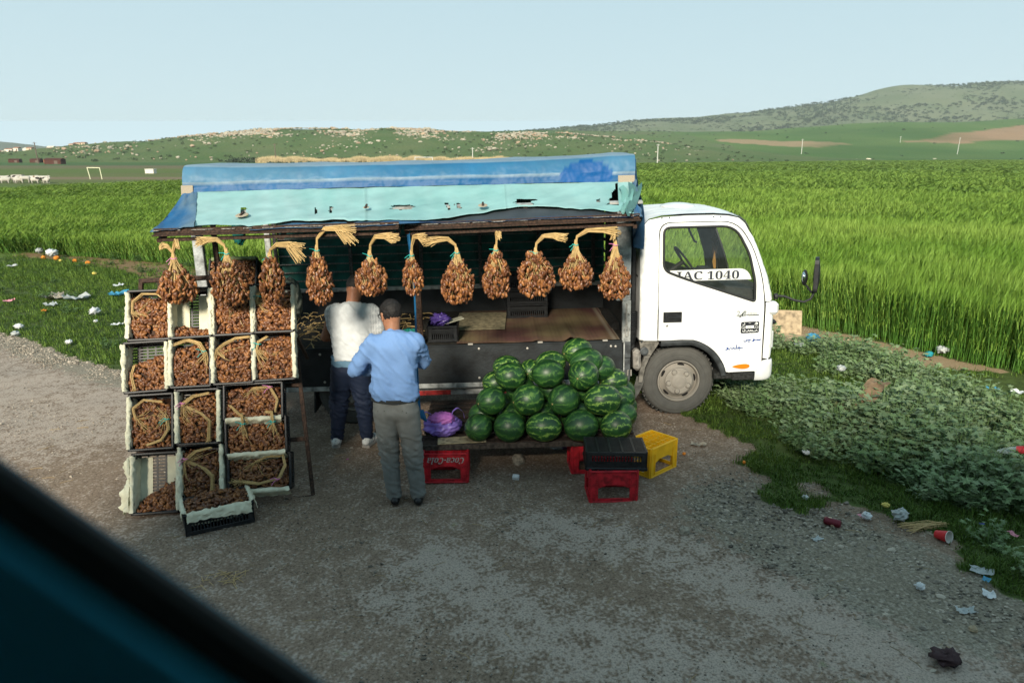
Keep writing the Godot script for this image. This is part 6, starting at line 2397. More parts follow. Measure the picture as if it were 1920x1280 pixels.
func melons() -> void:
	rng.seed = 51
	var wood := mat("bench wood", Color(0.075, 0.05, 0.038), 0.8, {"tex": "rust", "scale": 2.5})
	var bench := thing("slatted_bench", "low bench of dark wooden slats on red drink crates, carrying the melons", "bench", TX * Transform3D(Basis(), Vector3(-1.75, 0.29, 0.8)))
	for i in 9:
		var b := MB.new()
		b.box(Vector3(rf(-0.015, 0.015), 0.03 + rf(-0.004, 0.004), -0.6 + i * 0.145), Vector3(1.98, 0.02, 0.095), Basis(Vector3.UP, rf(-0.006, 0.006)), 0.004)
		part(bench, "slat", b, wood)
	for x in [-0.93, 0.0, 0.93]:
		var b := MB.new()
		b.box(Vector3(x, 0.008, -0.02), Vector3(0.07, 0.024, 1.28), Basis(), 0.004)
		part(bench, "bearer", b, wood)
	var fb := MB.new()
	fb.box(Vector3(0, 0.015, 0.632), Vector3(2.02, 0.055, 0.022), Basis(), 0.005)
	part(bench, "front_board", fb, mat("board grey", Color(0.1, 0.08, 0.065), 0.85, {"tex": "rust", "scale": 2.0}))
	var top := 0.335
	var dark := StandardMaterial3D.new()
	var pale := StandardMaterial3D.new()
	var mid := StandardMaterial3D.new()
	for m: StandardMaterial3D in [dark, pale, mid]:
		m.albedo_texture = melon_texture(3 if m == dark else 8 if m == pale else 14, 0.35 if m == dark else 0.8 if m == pale else 0.55)
		m.roughness = 0.42
		m.metallic_specular = 0.45
		m.resource_name = "melon rind"
	var sp := SphereMesh.new()
	sp.radius = 0.5
	sp.height = 1.0
	sp.radial_segments = 32
	sp.rings = 18
	# x, y over the bench, z, long axis, thickness, turn of the long axis, pale?, label
	var front := "watermelon in the front row, "
	var second := "watermelon in the second layer, "
	var third := "watermelon in the third layer, "
	var l := [
		[-2.204, 0.47, 1.387, 0.29, 0.245, 1.15, 0, front + "at its left end, tilted, next to the purple bag"],
		[-1.924, 0.475, 1.41, 0.285, 0.275, 0.25, 0, front + "second from the left, dark with faint stripes"],
		[-1.614, 0.475, 1.44, 0.33, 0.275, 0.05, 1, front + "the middle one, broad and clearly striped"],
		[-1.278, 0.48, 1.45, 0.315, 0.29, 0.2, 0, front + "second from the right, darkest"],
		[-0.965, 0.475, 1.46, 0.29, 0.275, 0.1, 1, front + "at its right end above the black crate"],
		[-2.082, 0.68, 1.27, 0.285, 0.26, 0.6, 0, second + "at its left end, dark and striped"],
		[-1.744, 0.69, 1.3, 0.3, 0.29, 0.4, 2, second + "second from the left"],
		[-1.421, 0.685, 1.32, 0.31, 0.28, 0.75, 0, second + "third from the left, with yellow flecks"],
		[-1.073, 0.69, 1.36, 0.345, 0.285, 0.2, 1, second + "at its right end, bright striped"],
		[-1.9, 0.88, 1.17, 0.285, 0.265, 0.0, 2, third + "at its left end, dark and glossy"],
		[-1.551, 0.89, 1.16, 0.31, 0.265, 0.1, 0, third + "in its middle"],
		[-1.229, 0.885, 1.22, 0.315, 0.275, 1.1, 2, third + "at its right end, with its stem end to the front"],
		[-1.925, 0.9, 0.94, 0.28, 0.235, 0.3, 1, "pale striped watermelon peeping over the left end of the third layer"],
		[-1.7, 0.85, 0.9, 0.26, 0.22, 1.3, 1, "strongly striped watermelon between two dark ones at the back of the pile"],
		[-1.51, 0.92, 0.93, 0.3, 0.25, 0.2, 1, "pale striped watermelon behind the middle of the third layer"],
		[-1.18, 0.95, 1.0, 0.33, 0.27, 0.25, 0, "dark watermelon just below the highest one of the pile"],
		[-1.236, 0.99, 0.76, 0.31, 0.27, 0.5, 1, "highest watermelon of the pile, pale and striped"],
		[-1.02, 0.86, 0.92, 0.29, 0.25, 0.8, 0, "dark watermelon at the right shoulder of the pile, behind the top"],
		[-0.9, 0.72, 0.9, 0.29, 0.25, 0.4, 1, "striped watermelon high on the right flank of the pile"],
		[-0.86, 0.6, 1.06, 0.28, 0.25, 0.1, 2, "watermelon on the right flank just behind the second layer's end"],
		[-0.85, 0.47, 1.17, 0.28, 0.25, 0.9, 0, "watermelon low on the right flank, just behind the front row's end"],
		[-0.79, 0.55, 0.72, 0.28, 0.25, 0.3, 0, "watermelon at the right rear of the pile, nearest the truck"],
		[-0.8, 0.46, 0.9, 0.27, 0.25, 0.6, 1, "watermelon low on the right flank, by the mud flap"],
		[-2.035, 0.72, 0.85, 0.27, 0.235, 0.2, 1, "pale watermelon with a yellow spot behind the second layer's left end"],
		[-2.17, 0.475, 1.08, 0.27, 0.25, 0.2, 0, "watermelon low at the left, behind the front row's end"],
	]
	for x in [-1.9, -1.6, -1.3, -1.03]:
		for z in [1.13, 0.83]:
			l.append([x, 0.47, z, 0.29, 0.27, 0.4, 0, "watermelon buried inside the pile on the bench behind the front rows"])
	for x in [-1.8, -1.5, -1.2]:
		l.append([x, 0.69, 1.0, 0.29, 0.26, 0.4, 0, "watermelon buried inside the pile on the bench behind the front rows"])
	for q in l:
		var ba := Basis(Vector3.UP, q[5]) * Basis(Vector3.BACK, PI / 2 + rf(-0.15, 0.15)) * Basis(Vector3.UP, rf(0, TAU))
		var o := single("watermelon", sp, [dark, pale, mid][q[6]], q[7], "watermelon", TX * Transform3D(ba * Basis.from_scale(Vector3(q[4], q[3], q[4] * rf(0.96, 1.02))), Vector3(q[0], q[1], q[2])), "watermelons piled on the bench")
		if q[7].contains("stem end") or q[7].contains("highest") or rf(0, 1) < 0.3:
			var b := MB.new()
			b.ball(Vector3(0, 0.498, 0), Vector3(0.035, 0.012, 0.035), Basis(), 8, 5)
			part(o, "stem_scar", b, mat("stem scar", Color(0.25, 0.2, 0.08), 0.8))
	# the purple bag and what lies under it
	var pb := MB.new()
	pb = crumple(Vector3(0.185, 0.105, 0.15), 23, 0.2, 40, 26)
	var bag := thing("carrier_bag", "translucent purple carrier bag with round things inside, left of the melons on the bench", "bag", TX * Transform3D(Basis(), Vector3(-2.545, top + 0.1, 1.2)))
	part(bag, "pouch", pb, mat("violet film", Color(0.3, 0.2, 0.62), 0.28, {"back": Color(0.3, 0.2, 0.6)}))
	for s in [-1.0, 1.0]:
		var hb := MB.new()
		var g := PackedVector3Array()
		for j in 14:
			for i in 3:
				var a := PI * j / 13.0
				g.append(Vector3(0.1 * s + 0.045 * s - cos(a) * 0.06 + 0.004 * i, 0.07 + sin(a) * (0.1 if s > 0 else 0.07), 0.03 + (i - 1) * 0.016 + 0.01 * sin(j * 1.7)))
		hb.sheet(g, 3, 14)
		part(bag, "handle", hb, mats["violet film"])
	pb = crumple(Vector3(0.13, 0.06, 0.1), 29, 0.2)
	var inner := part(bag, "contents", pb, mat("pink goods", Color(0.42, 0.13, 0.42), 0.5))
	inner.position = Vector3(0.0, 0.075, 0.03)
	var cs := MB.new()
	cs.box(Vector3.ZERO, Vector3(0.44, 0.008, 0.16), Basis(), 0.002)
	single("cardboard_sheet", cs, mat("pale card", Color(0.42, 0.36, 0.22), 0.85, {"tex": "grime", "scale": 3.0}), "pale cardboard strip under the purple bag on the bench", "cardboard", TX * Transform3D(Basis(Vector3.UP, 0.06), Vector3(-2.36, top + 0.008, 1.36)))
	# drink crates
	soda("drink_crate", "upside-down red drink crate with white lettering under the bench's left end", Vector3(-0.6, -0.013, -6.38), 0.02, true, "red")
	soda("drink_crate", "red drink crate under the right end of the bench, behind the black crate", Vector3(0.74, 0.016, -6.52), 0.05, false, "red")
	soda("drink_crate", "red drink crate out in front of the bench with the black crate on top", Vector3(0.85, 0.018, -5.925), 0.03, false, "red")
	soda("drink_crate", "red drink crate in the middle under the back of the bench", Vector3(-0.55, -0.01, -7.35), 0.0, false, "red")
	soda("drink_crate", "red drink crate at the right under the back of the bench", Vector3(0.6, 0.01, -7.4), 0.0, false, "red")
	soda("drink_crate", "yellow bottle crate standing on the ground right of the bench", Vector3(1.287, 0.028, -6.47), 0.75, false, "yellow")
	var bc := thing("plastic_crate", "black slotted crate upside down on the red crate before the bench", "crate", Transform3D(Basis(Vector3.UP, -0.03) * Basis(Vector3.RIGHT, PI / 2), Vector3(0.88, 0.29, -5.985)))
	part(bc, "shell", crate_shell(0.5, 0.34, 0.16), mats["black plastic"])

func soda(called: String, label: String, at: Vector3, turn: float, lettered: bool, kind: String) -> void:
	var red := kind == "red"
	var m := mat("red crate plastic", Color(0.58, 0.018, 0.03), 0.5, {"tex": "grime", "scale": 3.0}) if red else mat("yellow crate plastic", Color(0.78, 0.44, 0.012), 0.5, {"tex": "soft", "scale": 2.0})
	var o := thing(called, label, "crate", yaw_at(at, turn), "drink crates round the bench")
	var w := 0.40
	var d := 0.30
	var h := 0.285
	for s in [0, 1, 2, 3]:
		var b := MB.new()
		var xf := Transform3D(Basis(Vector3.UP, s * PI / 2), Vector3.ZERO)
		var ww: float = w if s % 2 == 0 else d
		xf.origin = xf.basis * Vector3(0, 0, (d if s % 2 == 0 else w) / 2)
		var post := 0.062
		var oh := 0.155   # height of the opening
		for t in [-1.0, 1.0]:
			b.box(xf * Vector3(t * (ww / 2 - post / 2), h / 2, -0.006), Vector3(post, h, 0.013), xf.basis, 0.004)
			b.box(xf * Vector3(t * (ww / 2 - 0.008), h / 2, 0.002), Vector3(0.014, h, 0.012), xf.basis, 0.004)
			b.box(xf * Vector3(t * (ww / 2 - post), h / 2 - 0.02, 0.003), Vector3(0.01, h * 0.7, 0.01), xf.basis, 0.003)
			# the curved shoulder of the opening
			var q := PackedVector2Array([Vector2(t * (ww / 2 - post + 0.004), oh + 0.005), Vector2(t * (ww / 2 - post + 0.004), oh - 0.035), Vector2(t * (ww / 2 - post - 0.02), oh - 0.022), Vector2(t * (ww / 2 - post - 0.06), oh - 0.006), Vector2(t * (ww / 2 - post - 0.08), oh + 0.005)])
			b.slab(q, -0.011, -0.001, xf)
		b.box(xf * Vector3(0, (h + oh) / 2, -0.0065), Vector3(ww - post * 2 + 0.006, h - oh, 0.012), xf.basis, 0.002)
		b.box(xf * Vector3(0, 0.018, -0.0065), Vector3(ww - post * 2 + 0.006, 0.036, 0.012), xf.basis, 0.002)
		b.box(xf * Vector3(0, h - 0.008, 0.001), Vector3(ww, 0.016, 0.014), xf.basis, 0.004)
		b.box(xf * Vector3(0, 0.006, 0.001), Vector3(ww, 0.014, 0.014), xf.basis, 0.004)
		part(o, "side_wall", b, m)
	var b := MB.new()
	for i in range(1, 6):
		b.box(Vector3(-w / 2 + w * i / 6.0, h - 0.03, 0), Vector3(0.005, 0.05, d - 0.01))
	for i in range(1, 4):
		b.box(Vector3(0, h - 0.03, -d / 2 + d * i / 4.0), Vector3(w - 0.01, 0.05, 0.005))
	part(o, "bottle_grid", b, m)
	if lettered:
		var t := text_mesh("Coca-Cola", 0.085, "Droid Serif", 700)
		var p := part(o, "lettering", t, mat("crate print", Color(0.7, 0.68, 0.66), 0.6, {"tex": "rust", "scale": 9.0}), "white flowing lettering upside down")
		p.transform = Transform3D(Basis(Vector3(-0.8, 0.0, 0), Vector3(-0.3, -1, 0), Vector3(0, 0, 1)), Vector3(0.0, 0.215, d / 2 + 0.002))

# ------------------------------------------------------------------ what lies in the bed, and the strap
func bed_load() -> void:
	rng.seed = 61
	var b := MB.new()
	var g := PackedVector3Array()
	var cols := PackedColorArray()
	for j in 40:
		for i in 80:
			var u := i / 79.0
			var v := j / 39.0
			var x := lerpf(-2.45, -0.69, u)
			var z := lerpf(-1.72, 0.0, v)
			var fold := exp(-pow((x + 1.22) / 0.05, 2.0)) * 0.045 * ss(0.2, 1.0, v) + exp(-pow((x + 1.58) / 0.03, 2.0)) * 0.015
			g.append(Vector3(x, 0.902 + fold + 0.006 * nz.get_noise_2d(x * 60.0, z * 60.0) + 0.006, z + 0.012 * sin(x * 9.0) * v))
			var worn := clampf(nz.get_noise_2d(x * 28.0, z * 28.0) * 1.3 + 0.35, 0.0, 1.0)
			var c := Color(0.16, 0.07, 0.06).lerp(Color(0.26, 0.2, 0.1), worn)
			if u > 0.93 and int(u * 400) % 4 < 2:
				c = Color(0.36, 0.3, 0.22)
			if int(x * 60.0) % 3 == 0:
				c = c * 0.82
			cols.append(c)
	b.sheet(g, 80, 40, cols)
	single("floor_mat", b, mat("woven mat", Color(1, 1, 1), 0.9, {"vc": true, "tex": "fine", "scale": 5.0}), "worn red-brown woven mat on the floor of the truck bed", "mat", TX)
	b = MB.new()
	b.box(Vector3.ZERO, Vector3(0.6, 0.006, 0.95), Basis(), 0.002)
	single("cardboard_sheet", b, mats["pale card"], "pale grey cardboard sheet lying in the truck bed behind the purple bag", "cardboard", TX * Transform3D(Basis(Vector3.UP, -0.04), Vector3(-2.2, 0.925, -1.05)))
	b = MB.new()
	for i in 170:
		var p := Vector3(rf(-4.6, -2.9), 0.905 + rf(0, 0.05), rf(-1.6, -0.1))
		var a := rf(0, TAU)
		var l := rf(0.08, 0.3)
		var d := Vector3(cos(a), rf(-0.1, 0.25), sin(a)) * l
		b.tube([p, p + d * 0.5 + Vector3(0, rf(0, 0.04), 0), p + d], rf(0.003, 0.007), 4)
	var st := single("date_stalk_litter", b, stalk_mat(), "litter of cut date stalks on the dark bed floor behind the men", "litter", TX)
	st.set_meta("kind", "stuff")
	# wrapped sack behind the crate wall
	single("wrapped_sack", crumple(Vector3(0.13, 0.24, 0.16), 37, 0.14, 30, 24), mat("grey sheeting", Color(0.17, 0.19, 0.16), 0.45, {"tex": "soft", "scale": 1.5}), "grey plastic-wrapped sack behind the right end of the top crate row", "sack", TX * Transform3D(Basis(), Vector3(-4.2, 1.42, -0.1)))
	single("cloth_bundle", crumple(Vector3(0.14, 0.07, 0.1), 43, 0.3), mat("teal cloth", Color(0.01, 0.2, 0.17), 0.8), "teal cloth bundle on the bed edge right of the blue-shirted man's head", "cloth", TX * Transform3D(Basis(), Vector3(-2.98, 0.98, -0.18)))
	single("hanging_cloth", crumple(Vector3(0.09, 0.17, 0.05), 47, 0.3), mats["green sheet"], "dark green cloth hanging at the open rear of the truck", "cloth", TX * Transform3D(Basis(), Vector3(-4.95, 2.08, -0.95)))
	b = MB.new()
	g = PackedVector3Array()
	for j in 30:
		var v := j / 29.0
		var p := Vector3(-2.765, 2.25, 1.22).lerp(Vector3(-2.72, 0.62, 1.3), v) + Vector3(0.02 * sin(v * 5.0), 0, 0.03 * sin(v * 3.0))
		var tw := 0.5 + 1.4 * sin(v * 4.0)
		for i in 3:
			g.append(p + Vector3(cos(tw * 0.5), 0, sin(tw * 0.5)) * (i - 1) * 0.015)
	b.sheet(g, 3, 30)
	b.tube([Vector3(-2.72, 0.62, 1.3), Vector3(-2.71, 0.57, 1.33), Vector3(-2.68, 0.52, 1.32)], [0.02, 0.03, 0.008], 8)
	single("blue_strap", b, mat("blue webbing", Color(0.006, 0.13, 0.3), 0.6, {"tex": "fine", "scale": 6.0}), "bright blue strap running down from the awning behind the blue-shirted man", "strap", TX)

# ------------------------------------------------------------------ figures: capsule fields joined smoothly, meshed as surface nets
class Field:
	var o := Vector3.ZERO
	var nx := 0
	var ny := 0
	var nz := 0
	var c := 0.012
	var f := PackedFloat32Array()

	func _init(lo: Vector3, hi: Vector3, cell: float) -> void:
		o = lo
		c = cell
		nx = int((hi.x - lo.x) / cell) + 2
		ny = int((hi.y - lo.y) / cell) + 2
		nz = int((hi.z - lo.z) / cell) + 2
		f.resize(nx * ny * nz)
		f.fill(1.0)

	# a capsule from a to b, radius ra to rb, flattened by sq along its own axes; k = how softly it joins; carve takes away
	func bone(a: Vector3, b: Vector3, ra: float, rb: float, k := 0.03, sq := Vector3.ONE, carve := false) -> void:
		var r := maxf(ra, rb) * maxf(sq.x, maxf(sq.y, sq.z)) + k + c * 2.0
		var lo := Vector3(minf(a.x, b.x) - r, minf(a.y, b.y) - r, minf(a.z, b.z) - r)
		var hi := Vector3(maxf(a.x, b.x) + r, maxf(a.y, b.y) + r, maxf(a.z, b.z) + r)
		var i0 := clampi(int((lo.x - o.x) / c), 0, nx)
		var i1 := clampi(int((hi.x - o.x) / c) + 1, 0, nx)
		var j0 := clampi(int((lo.y - o.y) / c), 0, ny)
		var j1 := clampi(int((hi.y - o.y) / c) + 1, 0, ny)
		var k0 := clampi(int((lo.z - o.z) / c), 0, nz)
		var k1 := clampi(int((hi.z - o.z) / c) + 1, 0, nz)
		var ab := (b - a) / sq
		var l2 := maxf(ab.length_squared(), 1e-9)
		var ms := minf(sq.x, minf(sq.y, sq.z))
		for z in range(k0, k1):
			for y in range(j0, j1):
				var q := (z * ny + y) * nx
				for x in range(i0, i1):
					var p := (o + Vector3(x, y, z) * c - a) / sq
					var t := clampf(p.dot(ab) / l2, 0.0, 1.0)
					var d := ((p - ab * t).length() - lerpf(ra, rb, t)) * ms
					var e := f[q + x]
					if carve:
						f[q + x] = maxf(e, -d)
					elif k <= 0.0:
						f[q + x] = minf(e, d)
					else:
						var h := maxf(k - absf(d - e), 0.0) / k
						f[q + x] = minf(d, e) - h * h * k * 0.25

	func cut(p: Vector3, n: Vector3) -> void:   # keep only the side the normal points away from
		for z in nz:
			for y in ny:
				var q := (z * ny + y) * nx
				for x in nx:
					var d := (o + Vector3(x, y, z) * c - p).dot(n)
					if d > f[q + x]:
						f[q + x] = d

	func into(b: MB, bump = null, colour = null) -> void:
		var id := PackedInt32Array()
		id.resize(nx * ny * nz)
		id.fill(-1)
		var pts := PackedVector3Array()
		var cs := [0, 1, nx, nx + 1, nx * ny, nx * ny + 1, nx * ny + nx, nx * ny + nx + 1]
		var es := [[0, 1], [2, 3], [4, 5], [6, 7], [0, 2], [1, 3], [4, 6], [5, 7], [0, 4], [1, 5], [2, 6], [3, 7]]
		for z in nz - 1:
			for y in ny - 1:
				for x in nx - 1:
					var q := (z * ny + y) * nx + x
					var s := 0
					for k in 8:
						if f[q + cs[k]] < 0.0:
							s += 1
					if s == 0 or s == 8:
						continue
					var sum := Vector3.ZERO
					var n := 0
					for e in es:
						var a := f[q + cs[e[0]]]
						var d := f[q + cs[e[1]]]
						if (a < 0.0) != (d < 0.0):
							var t := a / (a - d)
							var pa := Vector3(e[0] & 1, (e[0] >> 1) & 1, e[0] >> 2)
							var pb := Vector3(e[1] & 1, (e[1] >> 1) & 1, e[1] >> 2)
							sum += pa.lerp(pb, t)
							n += 1
					id[q] = pts.size()
					pts.append(o + (Vector3(x, y, z) + sum / n) * c)
		var quads := []
		for z in range(1, nz - 1):
			for y in range(1, ny - 1):
				for x in range(1, nx - 1):
					var q := (z * ny + y) * nx + x
					var a := f[q] < 0.0
					if a != (f[q + 1] < 0.0):
						quads.append([id[q], id[q - nx], id[q - nx - nx * ny], id[q - nx * ny]])
					if a != (f[q + nx] < 0.0):
						quads.append([id[q], id[q - 1], id[q - 1 - nx * ny], id[q - nx * ny]])
					if a != (f[q + nx * ny] < 0.0):
						quads.append([id[q], id[q - 1], id[q - 1 - nx], id[q - nx]])
		var nn := PackedVector3Array()
		nn.resize(pts.size())
		for i in pts.size():
			nn[i] = slope(pts[i])
		if bump != null:
			for i in pts.size():
				pts[i] += nn[i] * bump.call(pts[i])
			var acc := PackedVector3Array()
			acc.resize(pts.size())
			for q in quads:
				var m := (pts[q[2]] - pts[q[0]]).cross(pts[q[3]] - pts[q[1]])
				if m.dot(nn[q[0]]) < 0.0:
					m = -m
				for v in q:
					acc[v] += m
			for i in pts.size():
				nn[i] = acc[i].normalized()
		for q in quads:
			var col := []
			for v in q:
				col.append(colour.call(pts[v]) if colour != null else b.col)
			b.tri(pts[q[0]], pts[q[1]], pts[q[2]], nn[q[0]], nn[q[1]], nn[q[2]], col[0], col[1], col[2])
			b.tri(pts[q[0]], pts[q[2]], pts[q[3]], nn[q[0]], nn[q[2]], nn[q[3]], col[0], col[2], col[3])

	func at(p: Vector3) -> float:
		var g := (p - o) / c
		var x := clampi(int(g.x), 0, nx - 2)
		var y := clampi(int(g.y), 0, ny - 2)
		var z := clampi(int(g.z), 0, nz - 2)
		var t := g - Vector3(x, y, z)
		var q := (z * ny + y) * nx + x
		var a := lerpf(lerpf(f[q], f[q + 1], t.x), lerpf(f[q + nx], f[q + nx + 1], t.x), t.y)
		q += nx * ny
		var b := lerpf(lerpf(f[q], f[q + 1], t.x), lerpf(f[q + nx], f[q + nx + 1], t.x), t.y)
		return lerpf(a, b, t.z)

	func slope(p: Vector3) -> Vector3:
		var e := c * 0.9
		return Vector3(at(p + Vector3(e, 0, 0)) - at(p - Vector3(e, 0, 0)), at(p + Vector3(0, e, 0)) - at(p - Vector3(0, e, 0)), at(p + Vector3(0, 0, e)) - at(p - Vector3(0, 0, e))).normalized()

# a head whose own axes are x right, y up, face towards -z; origin at the centre of the skull
func head_into(b: MB, xf: Transform3D, neck: Vector3, neck_r: float) -> void:
	var h := Field.new(Vector3(-0.12, -0.24, -0.15), Vector3(0.12, 0.15, 0.16), 0.0055)
	h.bone(Vector3(0, 0.035, 0.02), Vector3(0, 0.03, -0.015), 0.088, 0.083, 0.02, Vector3(0.9, 1.05, 1.05))
	h.bone(Vector3(0, -0.035, -0.03), Vector3(0, -0.085, -0.06), 0.064, 0.036, 0.04, Vector3(0.95, 1, 1))
	h.bone(Vector3(-0.045, -0.06, -0.01), Vector3(-0.022, -0.09, -0.06), 0.022, 0.018, 0.03)
	h.bone(Vector3(0.045, -0.06, -0.01), Vector3(0.022, -0.09, -0.06), 0.022, 0.018, 0.03)
	var nb := xf.affine_inverse() * neck
	h.bone(Vector3(0, -0.03, 0.03), nb, neck_r, neck_r * 1.08, 0.03)
	h.bone(Vector3(0, 0.015, -0.092), Vector3(0, -0.025, -0.113), 0.009, 0.013, 0.014)
	for s in [-1.0, 1.0]:
		h.bone(Vector3(s * 0.012, -0.03, -0.1), Vector3(s * 0.012, -0.03, -0.1), 0.009, 0.009, 0.01)
		h.bone(Vector3(s * 0.034, 0.01, -0.1), Vector3(s * 0.034, 0.01, -0.1), 0.017, 0.017, 0.0, Vector3.ONE, true)
		h.bone(Vector3(s * 0.02, 0.032, -0.095), Vector3(s * 0.045, 0.032, -0.085), 0.008, 0.007, 0.014)
		h.bone(Vector3(s * 0.083, 0.018, 0.012), Vector3(s * 0.08, -0.03, 0.006), 0.017, 0.011, 0.008, Vector3(0.5, 1, 1))
		h.bone(Vector3(s * 0.093, 0.005, 0.008), Vector3(s * 0.091, -0.01, 0.006), 0.007, 0.006, 0.0, Vector3.ONE, true)
		h.bone(Vector3(s * 0.034, 0.01, -0.085), Vector3(s * 0.034, 0.01, -0.085), 0.0135, 0.0135, 0.0)
	h.bone(Vector3(-0.02, -0.058, -0.094), Vector3(0.02, -0.058, -0.094), 0.007, 0.007, 0.008)
	h.bone(Vector3(-0.018, -0.07, -0.092), Vector3(0.018, -0.07, -0.092), 0.007, 0.007, 0.008)
	var t := MB.new()
	t.col = b.col
	h.into(t)
	merge(b, t, xf)

func merge(b: MB, t: MB, xf: Transform3D) -> void:
	for i in t.v.size():
		b.v.push_back(xf * t.v[i])
		b.n.push_back(xf.basis * t.n[i])
		b.c.push_back(t.c[i])

func hair_into(b: MB, xf: Transform3D, thick: float, nape: float) -> void:
	var h := Field.new(Vector3(-0.13, -0.13, -0.14), Vector3(0.13, 0.17, 0.16), 0.0055)
	h.bone(Vector3(0, 0.035, 0.02), Vector3(0, 0.032, -0.012), 0.088 + thick, 0.083 + thick, 0.02, Vector3(0.91, 1.06, 1.05))
	h.cut(Vector3(0, 0.055, -0.07), Vector3(0, -0.45, -0.9).normalized())
	h.cut(Vector3(0, nape, 0.06), Vector3(0, -0.93, -0.36).normalized())
	var t := MB.new()
	h.into(t, func(p: Vector3) -> float: return 0.006 * nz.get_noise_3dv(p * 1300.0))
	merge(b, t, xf)

# a hand: origin at the wrist, fingers towards -z, palm facing down, thumb on the side given
func hand_into(b: MB, xf: Transform3D, side: float, curl: float) -> void:
	var h := Field.new(Vector3(-0.08, -0.1, -0.2), Vector3(0.08, 0.05, 0.05), 0.0038)
	h.bone(Vector3(0, 0, 0.03), Vector3(0, 0, -0.01), 0.027, 0.025, 0.02, Vector3(1.1, 0.8, 1))
	for i in 4:
		var x := (i - 1.5) * 0.021
		h.bone(Vector3(x * 0.6, 0, -0.015), Vector3(x, 0, -0.085), 0.016, 0.0125, 0.012, Vector3(1, 0.85, 1))
		var l: float = [0.078, 0.088, 0.082, 0.066][i if side < 0 else 3 - i]
		var p := Vector3(x, 0, -0.088)
		var a := curl * 0.5
		for s in 3:
			var q: Vector3 = p + Vector3(x * 0.08, -sin(a), -cos(a)) * l * [0.45, 0.32, 0.26][s]
			h.bone(p, q, 0.0095 - 0.001 * s, 0.0088 - 0.001 * s, 0.004)
			p = q
			a += curl * 0.7
	var tp := Vector3(side * 0.026, -0.006, -0.025)
	var tq := tp + Vector3(side * 0.035, -0.018, -0.035)
	h.bone(tp, tq, 0.0145, 0.0115, 0.012)
	var tr := tq + Vector3(side * 0.006, -0.014, -0.032)
	h.bone(tq, tr, 0.0112, 0.0095, 0.005)
	var t := MB.new()
	t.col = b.col
	h.into(t)
	merge(b, t, xf)

func look(from: Vector3, to: Vector3, up := Vector3.UP) -> Transform3D:
	return Transform3D(Basis.looking_at(to - from, up), from)

func folds(p: Vector3, amp: float) -> float:
	var u := p.x * 0.75 + p.y * 0.66   # folds run up to the shoulder from the waist
	var w := p.y * 0.75 - p.x * 0.66
	var a := nz.get_noise_3d(u * 190.0, w * 38.0, p.z * 100.0)
	var b := nz.get_noise_3d(p.x * 55.0, p.y * 300.0 + p.x * 110.0, p.z * 90.0 + 40.0)
	var k := ss(1.2, 0.95, p.y)
	return amp * (pow(maxf(0.0, 1.0 - absf(a) * 3.2), 2.0) * 0.75 + pow(maxf(0.0, 1.0 - absf(b) * 3.2), 2.0) * k * 0.8 - 0.25)

func trouser_folds(p: Vector3, amp: float) -> float:
	var k := ss(0.55, 0.4, absf(p.y - 0.47) * 3.0) + ss(0.3, 0.0, p.y) + 0.3
	return amp * k * (pow(maxf(0.0, 1.0 - 3.0 * absf(nz.get_noise_3d(p.x * 110.0, p.y * 360.0 + p.x * 160.0, p.z * 120.0))), 1.5) - 0.3)

